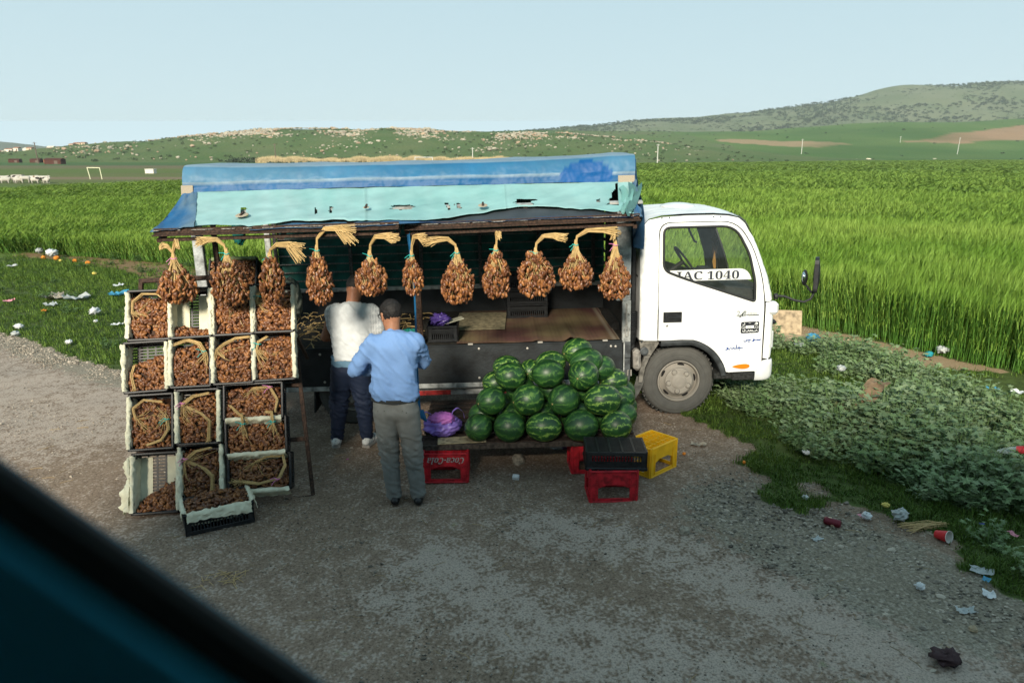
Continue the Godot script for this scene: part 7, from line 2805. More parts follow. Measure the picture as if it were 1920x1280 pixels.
func people() -> void:
	var skin_a := mat("skin", Color(0.32, 0.15, 0.085), 0.55, {"vc": false, "sss": 0.08, "tex": "soft", "scale": 6.0})
	var hairm := mat("dark hair", Color(0.012, 0.01, 0.009), 0.7, {"tex": "fine", "scale": 12.0})
	# ---- the man in the light blue shirt; he stands with his back to us
	var foot := on(-0.89, -5.87, 0.0)
	var o := thing("person", "person in light blue long-sleeved shirt and grey trousers, standing with back turned before the truck", "person", Transform3D(Basis(), foot))
	var neck := Vector3(-0.085, 1.475, -0.05)
	var headx := Transform3D(Basis(Vector3.UP, 0.62) * Basis(Vector3.RIGHT, -0.3), Vector3(-0.1, 1.605, -0.095))
	var sl := Vector3(-0.245, 1.385, -0.02)
	var el := Vector3(-0.4, 1.165, -0.06)
	var wl := Vector3(-0.27, 1.1, -0.27)
	var sr := Vector3(0.105, 1.4, -0.03)
	var er := Vector3(0.135, 1.19, -0.2)
	var wr := Vector3(-0.02, 1.16, -0.42)
	var b := MB.new()
	var f := Field.new(Vector3(-0.5, 0.02, -0.5), Vector3(0.3, 1.52, 0.2), 0.014)
	f.bone(Vector3(-0.13, 1.3, -0.02), Vector3(-0.13, 1.0, 0.0), 0.1, 0.09, 0.06)
	f.bone(Vector3(0.01, 1.3, -0.02), Vector3(-0.01, 1.0, 0.0), 0.1, 0.09, 0.06)
	f.bone(neck, Vector3(-0.07, 1.3, -0.02), 0.05, 0.1, 0.06)
	for s in [[sl, el, wl], [sr, er, wr]]:
		f.bone(Vector3(-0.07, 1.4, -0.02), s[0], 0.06, 0.055, 0.04)
		f.bone(s[0], s[1], 0.05, 0.04, 0.03)
		f.bone(s[1], s[2], 0.04, 0.028, 0.02)
	for s in [-1.0, 1.0]:
		f.bone(Vector3(-0.06 + s * 0.08, 0.92, 0.0), Vector3(-0.045 + s * 0.095, 0.48, 0.0), 0.085, 0.055, 0.04)
		f.bone(Vector3(-0.045 + s * 0.095, 0.48, 0.0), Vector3(s * 0.1, 0.08, 0.03), 0.052, 0.035, 0.02)
	f.into(b)
	head_into(b, headx, neck, 0.056)
	hand_into(b, look(wl, Vector3(-0.16, 1.11, -0.5)), 1.0, 0.7)
	hand_into(b, look(wr, Vector3(-0.16, 1.13, -0.55)), -1.0, 0.7)
	part(o, "body", b, skin_a)
	b = MB.new()
	f = Field.new(Vector3(-0.52, 0.86, -0.48), Vector3(0.28, 1.55, 0.2), 0.0115)
	f.bone(Vector3(-0.145, 1.33, -0.015), Vector3(-0.155, 1.0, 0.01), 0.112, 0.112, 0.07, Vector3(1, 1, 1.02))
	f.bone(Vector3(0.005, 1.34, -0.015), Vector3(-0.01, 1.0, 0.01), 0.115, 0.112, 0.07, Vector3(1, 1, 1.02))
	f.bone(Vector3(-0.155, 1.0, 0.01), Vector3(-0.155, 0.955, 0.012), 0.118, 0.107, 0.03)
	f.bone(Vector3(0.0, 1.0, 0.01), Vector3(0.005, 0.965, 0.012), 0.115, 0.107, 0.03)
	f.bone(neck + Vector3(0, -0.03, 0.01), Vector3(-0.07, 1.36, -0.01), 0.066, 0.11, 0.06)
	f.bone(Vector3(-0.07, 1.41, -0.01), sl + Vector3(0.02, 0.0, 0.0), 0.075, 0.068, 0.05)
	f.bone(Vector3(-0.07, 1.42, -0.01), sr + Vector3(-0.01, 0.0, 0.0), 0.075, 0.07, 0.05)
	f.bone(sl, el, 0.073, 0.064, 0.045)
	f.bone(el, wl, 0.064, 0.046, 0.03)
	f.bone(sr, er, 0.073, 0.064, 0.045)
	f.bone(er, wr, 0.062, 0.046, 0.03)
	f.cut(Vector3(0, 0.905, 0), Vector3(0, -1, 0))
	f.into(b, func(p: Vector3) -> float: return folds(p, 0.02))
	# collar
	var col := MB.new()
	var g := PackedVector3Array()
	for j in 5:
		for i in 29:
			var a := TAU * i / 28.0
			var r: float = 0.067 + [0.0, 0.002, 0.006, 0.014, 0.018][j]
			var y: float = [-0.01, 0.018, 0.03, 0.018, -0.012][j]
			g.append(neck + Vector3(sin(a) * r, y - 0.015 * cos(a) * -1.0 - 0.012, cos(a) * r * 1.02 + 0.01))
	col.sheet(g, 29, 5)
	var shirt := mat("blue shirt cloth", Color(0.14, 0.25, 0.47), 0.8, {"rim": 0.25, "nrm": "n_fine", "ns": 0.12, "scale": 6.0})
	part(o, "shirt", b, shirt)
	part(o, "collar", col, shirt)
	b = MB.new()
	f = Field.new(Vector3(-0.3, 0.0, -0.2), Vector3(0.24, 1.0, 0.2), 0.0115)
	f.bone(Vector3(-0.15, 0.91, 0.01), Vector3(-0.14, 0.83, 0.018), 0.108, 0.112, 0.05)
	f.bone(Vector3(0.0, 0.91, 0.01), Vector3(0.005, 0.83, 0.018), 0.108, 0.112, 0.05)
	for s in [-1.0, 1.0]:
		f.bone(Vector3(-0.068 + s * 0.088, 0.82, 0.012), Vector3(-0.045 + s * 0.1, 0.46, 0.0), 0.105, 0.08, 0.012)
		f.bone(Vector3(-0.045 + s * 0.1, 0.46, 0.0), Vector3(s * 0.104 - 0.005, 0.045, 0.03), 0.08, 0.06, 0.012)
	f.cut(Vector3(0, 0.955, 0), Vector3(0, 1, 0))
	f.cut(Vector3(0, 0.075, 0), Vector3(0, -1, -0.25).normalized())
	f.into(b, func(p: Vector3) -> float: return trouser_folds(p, 0.013))
	part(o, "trousers", b, mat("grey trouser cloth", Color(0.16, 0.165, 0.155), 0.8, {"rim": 0.2, "tex": "soft", "scale": 3.0}))
	b = MB.new()
	for s in [-1.0, 1.0]:
		b.tube([Vector3(-0.073 + s * 0.07, 0.86, 0.128), Vector3(-0.073 + s * 0.135, 0.85, 0.108)], 0.0035, 4)
	b.ball(Vector3(-0.07 + 0.1, 0.845, 0.126), Vector3(0.006, 0.006, 0.004), Basis(), 6, 4)
	apart(o, "pocket_welt", b, mats["black rubber"])
	b = MB.new()
	g = PackedVector3Array()
	for j in 4:
		for i in 41:
			var a := TAU * i / 40.0
			var rr := Vector2(0.2, 0.127)
			g.append(Vector3(-0.073 + cos(a) * rr.x * (1.0 - 0.12 * pow(absf(sin(a)), 3.0)) * 0.99, 0.918 + 0.011 * j, 0.01 + sin(a) * rr.y))
	b.sheet(g, 41, 4)
	part(o, "belt", b, mats["black rubber"])
	b = MB.new()
	f = Field.new(Vector3(-0.2, -0.01, -0.28), Vector3(0.2, 0.13, 0.14), 0.0075)
	for s in [-1.0, 1.0]:
		var x: float = s * 0.098
		f.bone(Vector3(x, 0.042, 0.065), Vector3(x + s * 0.012 - 0.015, 0.036, -0.11), 0.046, 0.043, 0.02, Vector3(0.85, 0.9, 1.1))
		f.bone(Vector3(x + s * 0.012 - 0.02, 0.03, -0.11), Vector3(x + s * 0.018 - 0.035, 0.026, -0.18), 0.04, 0.028, 0.02)
		f.bone(Vector3(x, 0.05, 0.04), Vector3(x, 0.09, 0.035), 0.036, 0.036, 0.02)
	f.cut(Vector3(0, 0.002, 0), Vector3(0, -1, 0))
	f.into(b)
	apart(o, "shoe", b, mat("black leather", Color(0.012, 0.012, 0.012), 0.3, {"tex": "soft", "scale": 3.0}))
	b = MB.new()
	hair_into(b, headx, 0.006, -0.05)
	part(o, "hair", b, hairm)
	b = MB.new()
	for s in [-1.0, 1.0]:
		b.tube([headx * Vector3(s * 0.075, 0.02, -0.09), headx * Vector3(s * 0.087, 0.022, -0.03), headx * Vector3(s * 0.088, 0.02, 0.02)], 0.003, 5)
		var ring := []
		for i in 13:
			ring.append(headx * Vector3(s * 0.036 + cos(TAU * i / 12) * 0.026, 0.01 + sin(TAU * i / 12) * 0.019, -0.108))
		b.tube(ring, 0.0025, 5, false)
	b.tube([headx * Vector3(-0.012, 0.014, -0.11), headx * Vector3(0.012, 0.014, -0.11)], 0.0025, 5)
	part(o, "glasses", b, mats["black plastic"])
	# ---- the man in the white T-shirt, leaning in at the bed
	foot = on(-1.665, -7.2, 0.0)
	o = thing("person", "person in white short-sleeved T-shirt, navy trousers and white trainers, leaning over the truck bed", "person", Transform3D(Basis(), foot))
	neck = Vector3(0.08, 1.47, -0.1)
	headx = Transform3D(Basis(Vector3.UP, -0.15) * Basis(Vector3.RIGHT, -0.55), Vector3(0.1, 1.6, -0.16))
	sl = Vector3(-0.105, 1.375, -0.05)
	el = Vector3(-0.2, 1.13, -0.06)
	wl = Vector3(-0.11, 1.05, -0.3)
	sr = Vector3(0.27, 1.375, -0.05)
	er = Vector3(0.345, 1.12, -0.06)
	wr = Vector3(0.23, 1.05, -0.3)
	b = MB.new()
	f = Field.new(Vector3(-0.32, 0.02, -0.42), Vector3(0.45, 1.52, 0.2), 0.014)
	f.bone(Vector3(0.01, 1.3, -0.04), Vector3(0.0, 0.98, 0.0), 0.105, 0.1, 0.06)
	f.bone(Vector3(0.15, 1.3, -0.04), Vector3(0.11, 0.98, 0.0), 0.105, 0.1, 0.06)
	f.bone(neck, Vector3(0.08, 1.3, -0.05), 0.056, 0.1, 0.06)
	for s in [[sl, el, wl], [sr, er, wr]]:
		f.bone(Vector3(0.08, 1.4, -0.05), s[0], 0.06, 0.06, 0.04)
		f.bone(s[0], s[1], 0.06, 0.048, 0.03)
		f.bone(s[1], s[2], 0.048, 0.032, 0.02)
	for s in [-1.0, 1.0]:
		f.bone(Vector3(0.05 + s * 0.08, 0.92, 0.0), Vector3(0.035 + s * 0.12, 0.48, 0.0), 0.09, 0.058, 0.04)
		f.bone(Vector3(0.035 + s * 0.12, 0.48, 0.0), Vector3(0.025 + s * 0.15, 0.08, 0.0), 0.055, 0.037, 0.02)
	f.into(b)
	head_into(b, headx, neck, 0.062)
	hand_into(b, look(wl, Vector3(-0.02, 1.0, -0.5)), 1.0, 0.6)
	hand_into(b, look(wr, Vector3(0.16, 1.0, -0.5)), -1.0, 0.6)
	part(o, "body", b, mat("tanned skin", Color(0.3, 0.13, 0.07), 0.5, {"sss": 0.08, "tex": "soft", "scale": 6.0}))
	b = MB.new()
	f = Field.new(Vector3(-0.28, 0.84, -0.28), Vector3(0.45, 1.54, 0.24), 0.0115)
	f.bone(Vector3(0.0, 1.33, -0.035), Vector3(-0.02, 0.88, 0.01), 0.125, 0.125, 0.07)
	f.bone(Vector3(0.16, 1.33, -0.035), Vector3(0.12, 0.88, 0.01), 0.125, 0.125, 0.07)
	f.bone(neck + Vector3(0, -0.05, 0.01), Vector3(0.08, 1.36, -0.03), 0.074, 0.11, 0.06)
	f.bone(Vector3(0.08, 1.395, -0.035), sl, 0.082, 0.08, 0.05)
	f.bone(Vector3(0.08, 1.395, -0.035), sr, 0.082, 0.08, 0.05)
	f.bone(sl, sl.lerp(el, 0.62), 0.08, 0.086, 0.045)
	f.bone(sr, sr.lerp(er, 0.62), 0.08, 0.086, 0.045)
	f.cut(sl.lerp(el, 0.56), (el - sl).normalized() * 1.0 + Vector3(-3.0, 0, 0))
	f.cut(Vector3(0, 0.925, 0), Vector3(0.03, -1, 0.02).normalized())
	f.cut(neck + Vector3(0, 0.005, 0), Vector3(0, 0.9, -0.42).normalized())
	f.into(b, func(p: Vector3) -> float: return folds(p, 0.015) + 0.004 * sin(p.y * 60.0 + 3.0 * nz.get_noise_3dv(p * 60.0)) * ss(1.05, 0.95, p.y), func(p: Vector3) -> Color:
		if absf(p.x - 0.083) > 0.19 and p.y > 1.1:
			return Color(0.4, 0.43, 0.44) if (int(p.y * 70.0 + p.x * 40.0) + int(p.y * 70.0 - p.x * 40.0)) % 2 == 0 else Color(0.6, 0.62, 0.62)
		return Color(0.58, 0.61, 0.62))
	part(o, "shirt", b, mat("white jersey", Color(1, 1, 1), 0.85, {"vc": true, "rim": 0.2, "tex": "soft", "scale": 3.0}))
	b = MB.new()
	f = Field.new(Vector3(-0.2, 0.78, -0.2), Vector3(0.32, 1.02, 0.22), 0.0115)
	f.bone(Vector3(-0.02, 1.0, 0.0), Vector3(-0.02, 0.85, 0.01), 0.12, 0.12, 0.05)
	f.bone(Vector3(0.12, 1.0, 0.0), Vector3(0.12, 0.85, 0.01), 0.12, 0.12, 0.05)
	f.cut(Vector3(0, 0.86, 0), Vector3(0, -1, 0))
	f.cut(Vector3(0, 0.96, 0), Vector3(0, 1, 0))
	f.into(b, func(p: Vector3) -> float: return folds(p, 0.01))
	part(o, "undershirt_hem", b, mat("dusty blue cloth", Color(0.1, 0.19, 0.27), 0.85))
	b = MB.new()
	f = Field.new(Vector3(-0.32, 0.0, -0.22), Vector3(0.4, 0.98, 0.22), 0.0115)
	f.bone(Vector3(-0.02, 0.9, 0.005), Vector3(-0.02, 0.82, 0.014), 0.112, 0.117, 0.05)
	f.bone(Vector3(0.12, 0.9, 0.005), Vector3(0.12, 0.82, 0.014), 0.112, 0.117, 0.05)
	for s in [-1.0, 1.0]:
		f.bone(Vector3(0.05 + s * 0.085, 0.8, 0.01), Vector3(0.035 + s * 0.125, 0.46, -0.01), 0.118, 0.092, 0.025)
		f.bone(Vector3(0.035 + s * 0.125, 0.46, -0.01), Vector3(0.025 + s * 0.15, 0.1, 0.01), 0.09, 0.062, 0.02)
	f.cut(Vector3(0, 0.93, 0), Vector3(0, 1, 0))
	f.cut(Vector3(0, 0.07, 0), Vector3(0, -1, 0))
	f.into(b, func(p: Vector3) -> float: return trouser_folds(p, 0.015))
	part(o, "trousers", b, mat("navy cloth", Color(0.006, 0.013, 0.034), 0.75, {"rim": 0.15}))
	b = MB.new()
	var soles := MB.new()
	f = Field.new(Vector3(-0.24, -0.01, -0.26), Vector3(0.3, 0.15, 0.16), 0.0075)
	for s in [-1.0, 1.0]:
		var x: float = 0.025 + s * 0.15
		f.bone(Vector3(x, 0.055, 0.05), Vector3(x + s * 0.05, 0.05, -0.1), 0.05, 0.047, 0.02, Vector3(0.85, 0.9, 1.1))
		f.bone(Vector3(x + s * 0.05, 0.045, -0.1), Vector3(x + s * 0.07, 0.035, -0.17), 0.045, 0.032, 0.02)
		f.bone(Vector3(x, 0.06, 0.02), Vector3(x, 0.115, 0.015), 0.044, 0.042, 0.02)
		soles.tube([Vector3(x, 0.014, 0.085), Vector3(x + s * 0.02, 0.014, 0.0), Vector3(x + s * 0.05, 0.014, -0.1), Vector3(x + s * 0.07, 0.016, -0.19)], [0.042, 0.048, 0.05, 0.03], 12)
	f.cut(Vector3(0, 0.012, 0), Vector3(0, -1, 0))
	f.into(b, func(p: Vector3) -> float: return 0.003 * nz.get_noise_3dv(p * 700.0), func(p: Vector3) -> Color:
		return Color(0.3, 0.31, 0.31) if absf(sin(p.z * 60.0 + p.y * 60.0)) > 0.9 and p.y > 0.03 else Color(0.68, 0.69, 0.66))
	for i in soles.v.size():
		soles.v[i].y = clampf(soles.v[i].y, 0.0, 0.03)
	apart(o, "trainer", b, mats["white jersey"])
	apart(o, "sole", soles, mat("worn rubber", Color(0.3, 0.28, 0.25), 0.8))
	b = MB.new()
	hair_into(b, headx, 0.006, -0.055)
	part(o, "hair", b, hairm)
	b = MB.new()
	var ch := []
	for i in 25:
		var a := TAU * i / 24.0
		ch.append(neck + Vector3(sin(a) * 0.068, 0.0 - 0.012 * cos(a), cos(a) * 0.068 + 0.006))
	b.tube(ch, 0.0035, 5, false)
	part(o, "neck_chain", b, mat("silver chain", Color(0.6, 0.58, 0.5), 0.25, {"metal": 0.9}))

# ------------------------------------------------------------------ litter
func scrap(w: float, d: float, sd: int, curl: float) -> MB:
	var b := MB.new()
	var g := PackedVector3Array()
	for j in 9:
		for i in 9:
			var u := i / 8.0 - 0.5
			var v := j / 8.0 - 0.5
			var n := nz.get_noise_2d(u * 70.0 + sd * 30.0, v * 70.0)
			var n2 := nz.get_noise_2d(u * 160.0 + sd * 30.0, v * 160.0)
			var k := 1.0 + nz.get_noise_1d(atan2(v, u) * 20.0 + sd * 90.0) * 0.5
			g.append(Vector3(u * w * k, 0.006 + maxf(0.0, n * curl + n2 * curl * 0.4) + absf(u * v) * curl, v * d * k))
	b.sheet(g, 9, 9)
	return b

func litter() -> void:
	rng.seed = 71
	var white := mat("white litter", Color(0.62, 0.64, 0.64), 0.6, {"back": Color(0.3, 0.3, 0.3)})
	var film := mat("dull film", Color(0.4, 0.43, 0.42), 0.35, {"back": Color(0.3, 0.3, 0.3)})
	var card := mat("brown card", Color(0.33, 0.22, 0.13), 0.85, {"tex": "grime", "scale": 2.5})
	var tan_ := mat("tan card", Color(0.5, 0.39, 0.25), 0.85, {"tex": "grime", "scale": 2.0})
	var blue := mat("blue film", Color(0.06, 0.28, 0.45), 0.4, {"back": Color(0.1, 0.3, 0.4)})
	var pink := mat("pink litter", Color(0.55, 0.22, 0.27), 0.6)
	var orange := mat("orange peel", Color(0.6, 0.2, 0.02), 0.6)
	var maroon := mat("maroon rag", Color(0.055, 0.028, 0.03), 0.9, {"tex": "fine", "scale": 5.0})
	var yellow := mat("yellow litter", Color(0.6, 0.5, 0.12), 0.6)
	var stone := mat("pale stone", Color(0.42, 0.37, 0.29), 0.9, {"tex": "grime", "scale": 6.0})
	# kind, x, z, size, height over the earth, material, called, category, label
	var l := [
		["c", 2.46, -5.75, 0.05, 0.01, white, "paper_scrap", "paper", "small white paper scrap at the tip of the bare earth patch in the grass"],
		["c", 3.04, -5.34, 0.11, 0.04, film, "plastic_bag", "bag", "greyish clear plastic bag left of the dry straw bundle"],
		["c", 2.8, -5.38, 0.07, 0.02, white, "tissue", "tissue", "white tissue right of the drink can"],
		["s", 2.78, -5.39, 0.1, 0.02, pink, "paper_scrap", "paper", "pinkish scrap lying against the white tissue"],
		["c", 2.7, -4.4, 0.055, 0.02, white, "crumpled_paper", "paper", "small white crumpled paper alone on the gravel"],
		["s", 3.1, -4.31, 0.13, 0.01, white, "wrapper", "wrapper", "torn white wrapper at the right edge of the gravel"],
		["s", 2.86, -4.15, 0.15, 0.0, film, "plastic_film", "film", "flat clear plastic film below the white wrapper"],
		["c", 2.46, -3.67, 0.14, 0.015, maroon, "rag", "rag", "dark maroon rag crumpled on the earth at bottom right"],
		["s", 2.29, -5.08, 0.12, 0.0, film, "plastic_film", "film", "clear plastic scrap on the gravel below the drink can"],
		["s", 3.21, -4.57, 0.18, 0.02, film, "plastic_film", "film", "dusty plastic sheet scrap at the grass edge, right"],
		["s", 3.18, -4.47, 0.08, 0.02, blue, "plastic_scrap", "plastic", "bluish plastic scrap just below the dusty plastic sheet"],
		["b", 2.79, -3.96, 0.03, 0.01, tan_, "stone", "stone", "rounded ochre stone on the earth at bottom right"],
		["s", 3.69, -4.99, 0.12, 0.06, pink, "wrapper", "wrapper", "white and red wrapper in the grass at the right edge"],
		["s", 3.57, -5.17, 0.07, 0.05, mat("ink blue", Color(0.03, 0.04, 0.25), 0.4), "plastic_scrap", "plastic", "dark blue plastic sliver in the grass behind the cup"],
		["b", 1.33, -5.23, 0.05, 0.015, stone, "stone", "stone", "whitish crumpled lump on the earth below the yellow crate"],
		["b", 0.06, -6.64, 0.07, 0.03, stone, "stone", "stone", "pale broken stone under the bench"],
		["c", 3.02, -5.53, 0.05, 0.04, yellow, "paper_scrap", "paper", "yellow scrap in the grass behind the grey plastic bag"],
		["s", 1.86, -6.98, 0.2, 0.0, stone, "cloth_scrap", "cloth", "flat pale cloth scrap on the earth right of the yellow crate"],
		["b", 1.67, -6.76, 0.018, 0.012, orange, "orange_peel", "peel", "tiny orange peel nearest the yellow crate"],
		["b", 2.18, -6.53, 0.018, 0.012, orange, "orange_peel", "peel", "tiny orange peel at the grass edge"],
		["c", 2.77, -6.57, 0.06, 0.07, white, "paper_scrap", "paper", "white scrap in the low weeds below the brown cardboard"],
		["s", 3.26, -7.24, 0.14, 0.2, white, "plastic_scrap", "plastic", "white plastic piece at the left tip of the brown cardboard"],
		["c", 3.85, -8.39, 0.09, 0.34, film, "plastic_bag", "bag", "clear plastic bag caught on top of the weeds"],
		["c", 4.5, -10.86, 0.16, 0.08, blue, "plastic_bag", "bag", "light blue plastic bag on the dirt strip behind the weeds"],
		["s", 4.78, -10.62, 0.75, 0.02, tan_, "cardboard_sheet", "cardboard", "flat pale cardboard right of the light blue bag on the dirt strip"],
		["s", 4.2, -10.55, 0.35, 0.08, white, "wrapper", "wrapper", "white and blue wrapper before the light blue bag"],
		["c", 5.8, -10.03, 0.1, 0.03, mat("teal litter", Color(0.02, 0.25, 0.3), 0.5), "plastic_bag", "bag", "teal plastic scrap at the foot of the wheat"],
		["c", 6.02, -10.1, 0.14, 0.06, film, "plastic_bag", "bag", "whitish plastic bag at the foot of the wheat"],
		["s", 5.72, -8.46, 0.18, 0.03, blue, "plastic_scrap", "plastic", "blue scrap on the dirt strip near the right edge"],
		["s", 5.94, -8.35, 0.22, 0.02, white, "paper_scrap", "paper", "white scrap on the dirt strip at the right edge"],
		["s", -8.52, -15.92, 0.5, 0.06, blue, "wrapper", "wrapper", "blue and white wrapper on the grass just left of the crate wall"],
		["c", -7.96, -13.94, 0.17, 0.09, white, "plastic_bag", "bag", "white plastic bag on the left grass, the largest one"],
		["c", -7.6, -13.3, 0.07, 0.06, white, "paper_scrap", "paper", "white scrap just below the large white bag on the grass"],
		["s", -10.46, -15.26, 0.3, 0.05, pink, "wrapper", "wrapper", "pink wrapper on the grass at the left edge"],
		["s", -9.86, -15.79, 0.7, 0.02, stone, "cardboard_sheet", "cardboard", "flat dusty cardboard on the left grass, left of its twin"],
		["s", -9.25, -15.6, 0.55, 0.04, film, "paper_sheet", "paper", "pale paper strip on the left grass, right of the dusty cardboard"],
		["s", -9.36, -14.87, 0.4, 0.05, film, "plastic_film", "film", "clear plastic strip on the grass below the dusty cardboard"],
		["s", -9.15, -14.29, 0.2, 0.05, orange, "wrapper", "wrapper", "red and yellow wrapper on the left grass"],
		["c", -8.7, -12.83, 0.12, 0.06, white, "plastic_bag", "bag", "bluish white bag at the edge of the left grass"],
		["c", -8.51, -12.43, 0.11, 0.03, film, "plastic_bag", "bag", "clear bag on the gravel just below the left grass"],
		["c", -7.2, -11.76, 0.1, 0.05, white, "crumpled_paper", "paper", "white crumpled paper at the lower edge of the left grass"],
		["s", -7.1, -13.1, 0.25, 0.05, white, "paper_scrap", "paper", "white scrap on the grass beside the second crate row"],
		["s", -9.1, -17.1, 0.3, 0.05, white, "paper_scrap", "paper", "white scrap on the grass left of the rack's top rail"],
		["c", -13.4, -21.7, 0.3, 0.12, white, "plastic_bag", "bag", "white and blue bag on the rubbish-strewn dirt before the wheat"],
		["b", -13.1, -21.4, 0.09, 0.05, orange, "orange_peel", "peel", "orange peel beside the white and blue bag on the left dirt"],
		["b", -13.6, -21.6, 0.07, 0.05, orange, "orange_peel", "peel", "orange peel left of the white and blue bag on the left dirt"],
		["b", -12.3, -20.9, 0.07, 0.05, orange, "orange_peel", "peel", "orange peel alone on the left dirt, before the wheat"],
		["b", -11.7, -20.5, 0.08, 0.05, orange, "orange_peel", "peel", "orange peel on the left dirt, nearest the truck"],
		["c", -12.7, -20.9, 0.09, 0.05, yellow, "paper_scrap", "paper", "pale yellow scrap among the orange peels"],
		["c", -10.55, -18.7, 0.1, 0.05, yellow, "paper_scrap", "paper", "white and yellow scrap at the lower edge of the left dirt"],
		["s", -14.0, -23.0, 0.6, 0.06, yellow, "wrapper", "wrapper", "yellow wrapper right at the foot of the left wheat"],
		["s", -13.4, -19.9, 0.35, 0.06, white, "paper_scrap", "paper", "white scrap on the left grass below the dirt, at the left edge"],
		["s", -14.1, -20.1, 0.5, 0.06, film, "plastic_film", "film", "greyish film on the left grass at the picture's edge"],
		["c", -14.2, -22.4, 0.2, 0.1, film, "plastic_bag", "bag", "pale plastic bag in the weeds at the far left of the wheat"],
		["b", 0.035, -6.28, 0.001, 0.02, white, "foam_block", "foam", "white foam block on the earth before the bench"],
		["s", -1.61, -6.81, 0.035, 0.0, mat("purple litter", Color(0.4, 0.03, 0.3), 0.5), "wrapper", "wrapper", "tiny purple wrapper on the earth behind the blue-shirted man"],
	]
	var i := 0
	for q in l:
		i += 1
		var s: float = q[3] * (0.72 if q[0] != "b" else 0.9)
		var b := MB.new()
		if q[0] == "c":
			b = crumple(Vector3(s, s * (0.6 if q[6] != "rag" else 0.3), s * 0.85), 100 + i, 0.45, 18, 13)
		elif q[0] == "s":
			b = scrap(s, s * rf(0.5, 0.8), i, s * 0.35)
		elif q[6] == "foam_block":
			b.box(Vector3.ZERO, Vector3(0.045, 0.04, 0.06), Basis(Vector3.BACK, 0.3), 0.005)
		else:
			b = blob(s, 300 + i, 9, 6, 0.18)
		single(q[6], b, q[5], q[8], q[7], yaw_at(on(q[1], q[2], q[4] + (s * 0.3 if q[0] == "c" else 0.0)), rf(0, TAU)))
	# can, cup, straw, bottles, cardboard
	var o := thing("drink_can", "crushed maroon and silver drink can on the earth below the weeds", "can", Transform3D(Basis(Vector3.UP, -0.65) * Basis(Vector3.BACK, PI / 2), on(2.49, -5.29, 0.033)))
	var b := MB.new()
	b.lathe([Vector2(0, -0.058), Vector2(0.024, -0.058), Vector2(0.026, -0.062), Vector2(0.033, -0.052), Vector2(0.033, 0.05), Vector2(0.027, 0.06), Vector2(0.025, 0.058), Vector2(0, 0.056)], Transform3D(Basis.from_scale(Vector3(1, 1, 0.86)), Vector3.ZERO), 20)
	part(o, "body", b, mat("can maroon", Color(0.14, 0.015, 0.025), 0.35, {"metal": 0.4, "tex": "soft", "scale": 12.0}))
	b = MB.new()
	for q in [[0.2, 0.02], [1.3, -0.02], [2.2, 0.015], [4.2, -0.01]]:
		b.lathe([Vector2(0.014, 0), Vector2(0.012, 0.0012), Vector2(0.006, 0.0012), Vector2(0.005, 0)], Transform3D(Basis(Vector3.UP, q[0]) * Basis(Vector3.BACK, -PI / 2), Basis(Vector3.UP, q[0]) * Vector3(0.0325, q[1], 0)), 12)
	apart(o, "printed_ring", b, mat("can print", Color(0.6, 0.45, 0.3), 0.4))
	o = thing("paper_cup", "red and white paper cup lying on its side by the straw bundle", "cup", Transform3D(Basis(Vector3.UP, 0.5) * Basis(Vector3.RIGHT, 1.35), on(3.2, -5.03, 0.045)))
	b = MB.new()
	b.lathe([Vector2(0, -0.05), Vector2(0.03, -0.05), Vector2(0.043, 0.045)], Transform3D(), 24)
	part(o, "sleeve", b, mat("cup red", Color(0.5, 0.02, 0.025), 0.45))
	b = MB.new()
	b.lathe([Vector2(0.043, 0.045), Vector2(0.046, 0.047), Vector2(0.046, 0.051), Vector2(0.042, 0.05), Vector2(0.029, -0.045), Vector2(0, -0.045)], Transform3D(), 24)
	part(o, "rim_and_inside", b, mat("cup white", Color(0.6, 0.57, 0.52), 0.6))
	b = MB.new()
	for k in 44:
		var y := rf(0.005, 0.04)
		b.tube([Vector3(0.15 + rf(-0.02, 0.02), y, rf(-0.03, 0.03)), Vector3(0.02, y + rf(0, 0.02), rf(-0.035, 0.035)), Vector3(-0.17 + rf(-0.05, 0.05), rf(0.005, 0.03), rf(-0.08, 0.08))], rf(0.0018, 0.003), 4)
	single("straw_bundle", b, mat("dry straw", Color(0.48, 0.34, 0.16), 0.75), "dry bundle of cut date stalks on the earth by the paper cup", "straw", yaw_at(on(3.19, -5.22, 0.0), 0.15)).set_meta("kind", "stuff")
	o = thing("plastic_bottle", "clear plastic bottle with a red end lying in the weeds at right", "bottle", Transform3D(Basis(Vector3.UP, -0.7) * Basis(Vector3.BACK, 1.9), on(4.31, -6.0, 0.3)))
	bottle_parts(o, mat("bottle red", Color(0.62, 0.05, 0.06), 0.4))
	o = thing("plastic_bottle", "clear plastic bottle lying under the bench by the red crates", "bottle", Transform3D(Basis(Vector3.UP, 0.1) * Basis(Vector3.BACK, PI / 2), on(0.47, -6.95, 0.04)))
	bottle_parts(o, mat("bottle dim", Color(0.12, 0.05, 0.1), 0.4))
	# cardboard torn and folded in the weeds
	b = MB.new()
	var g := PackedVector3Array()
	for j in 7:
		for k in 14:
			var u := k / 13.0
			var v := j / 6.0 - 0.5
			g.append(Vector3(lerpf(-0.3, 0.28, u) + 0.05 * v, 0.06 * sin(u * 9.0) + 0.26 * u + 0.05 * nz.get_noise_2d(u * 50.0, v * 50.0), v * (0.22 + 0.08 * nz.get_noise_1d(u * 90.0)) - 0.1 * u))
	b.sheet(g, 14, 7)
	single("torn_cardboard", b, card, "torn folded brown cardboard sunk in the weeds before the cab", "cardboard", yaw_at(on(3.7, -7.45, 0.16), 0.2))
	b = MB.new()
	b.box(Vector3(0, 0.2, 0), Vector3(0.45, 0.4, 0.012), Basis(Vector3.RIGHT, -0.25), 0.002)
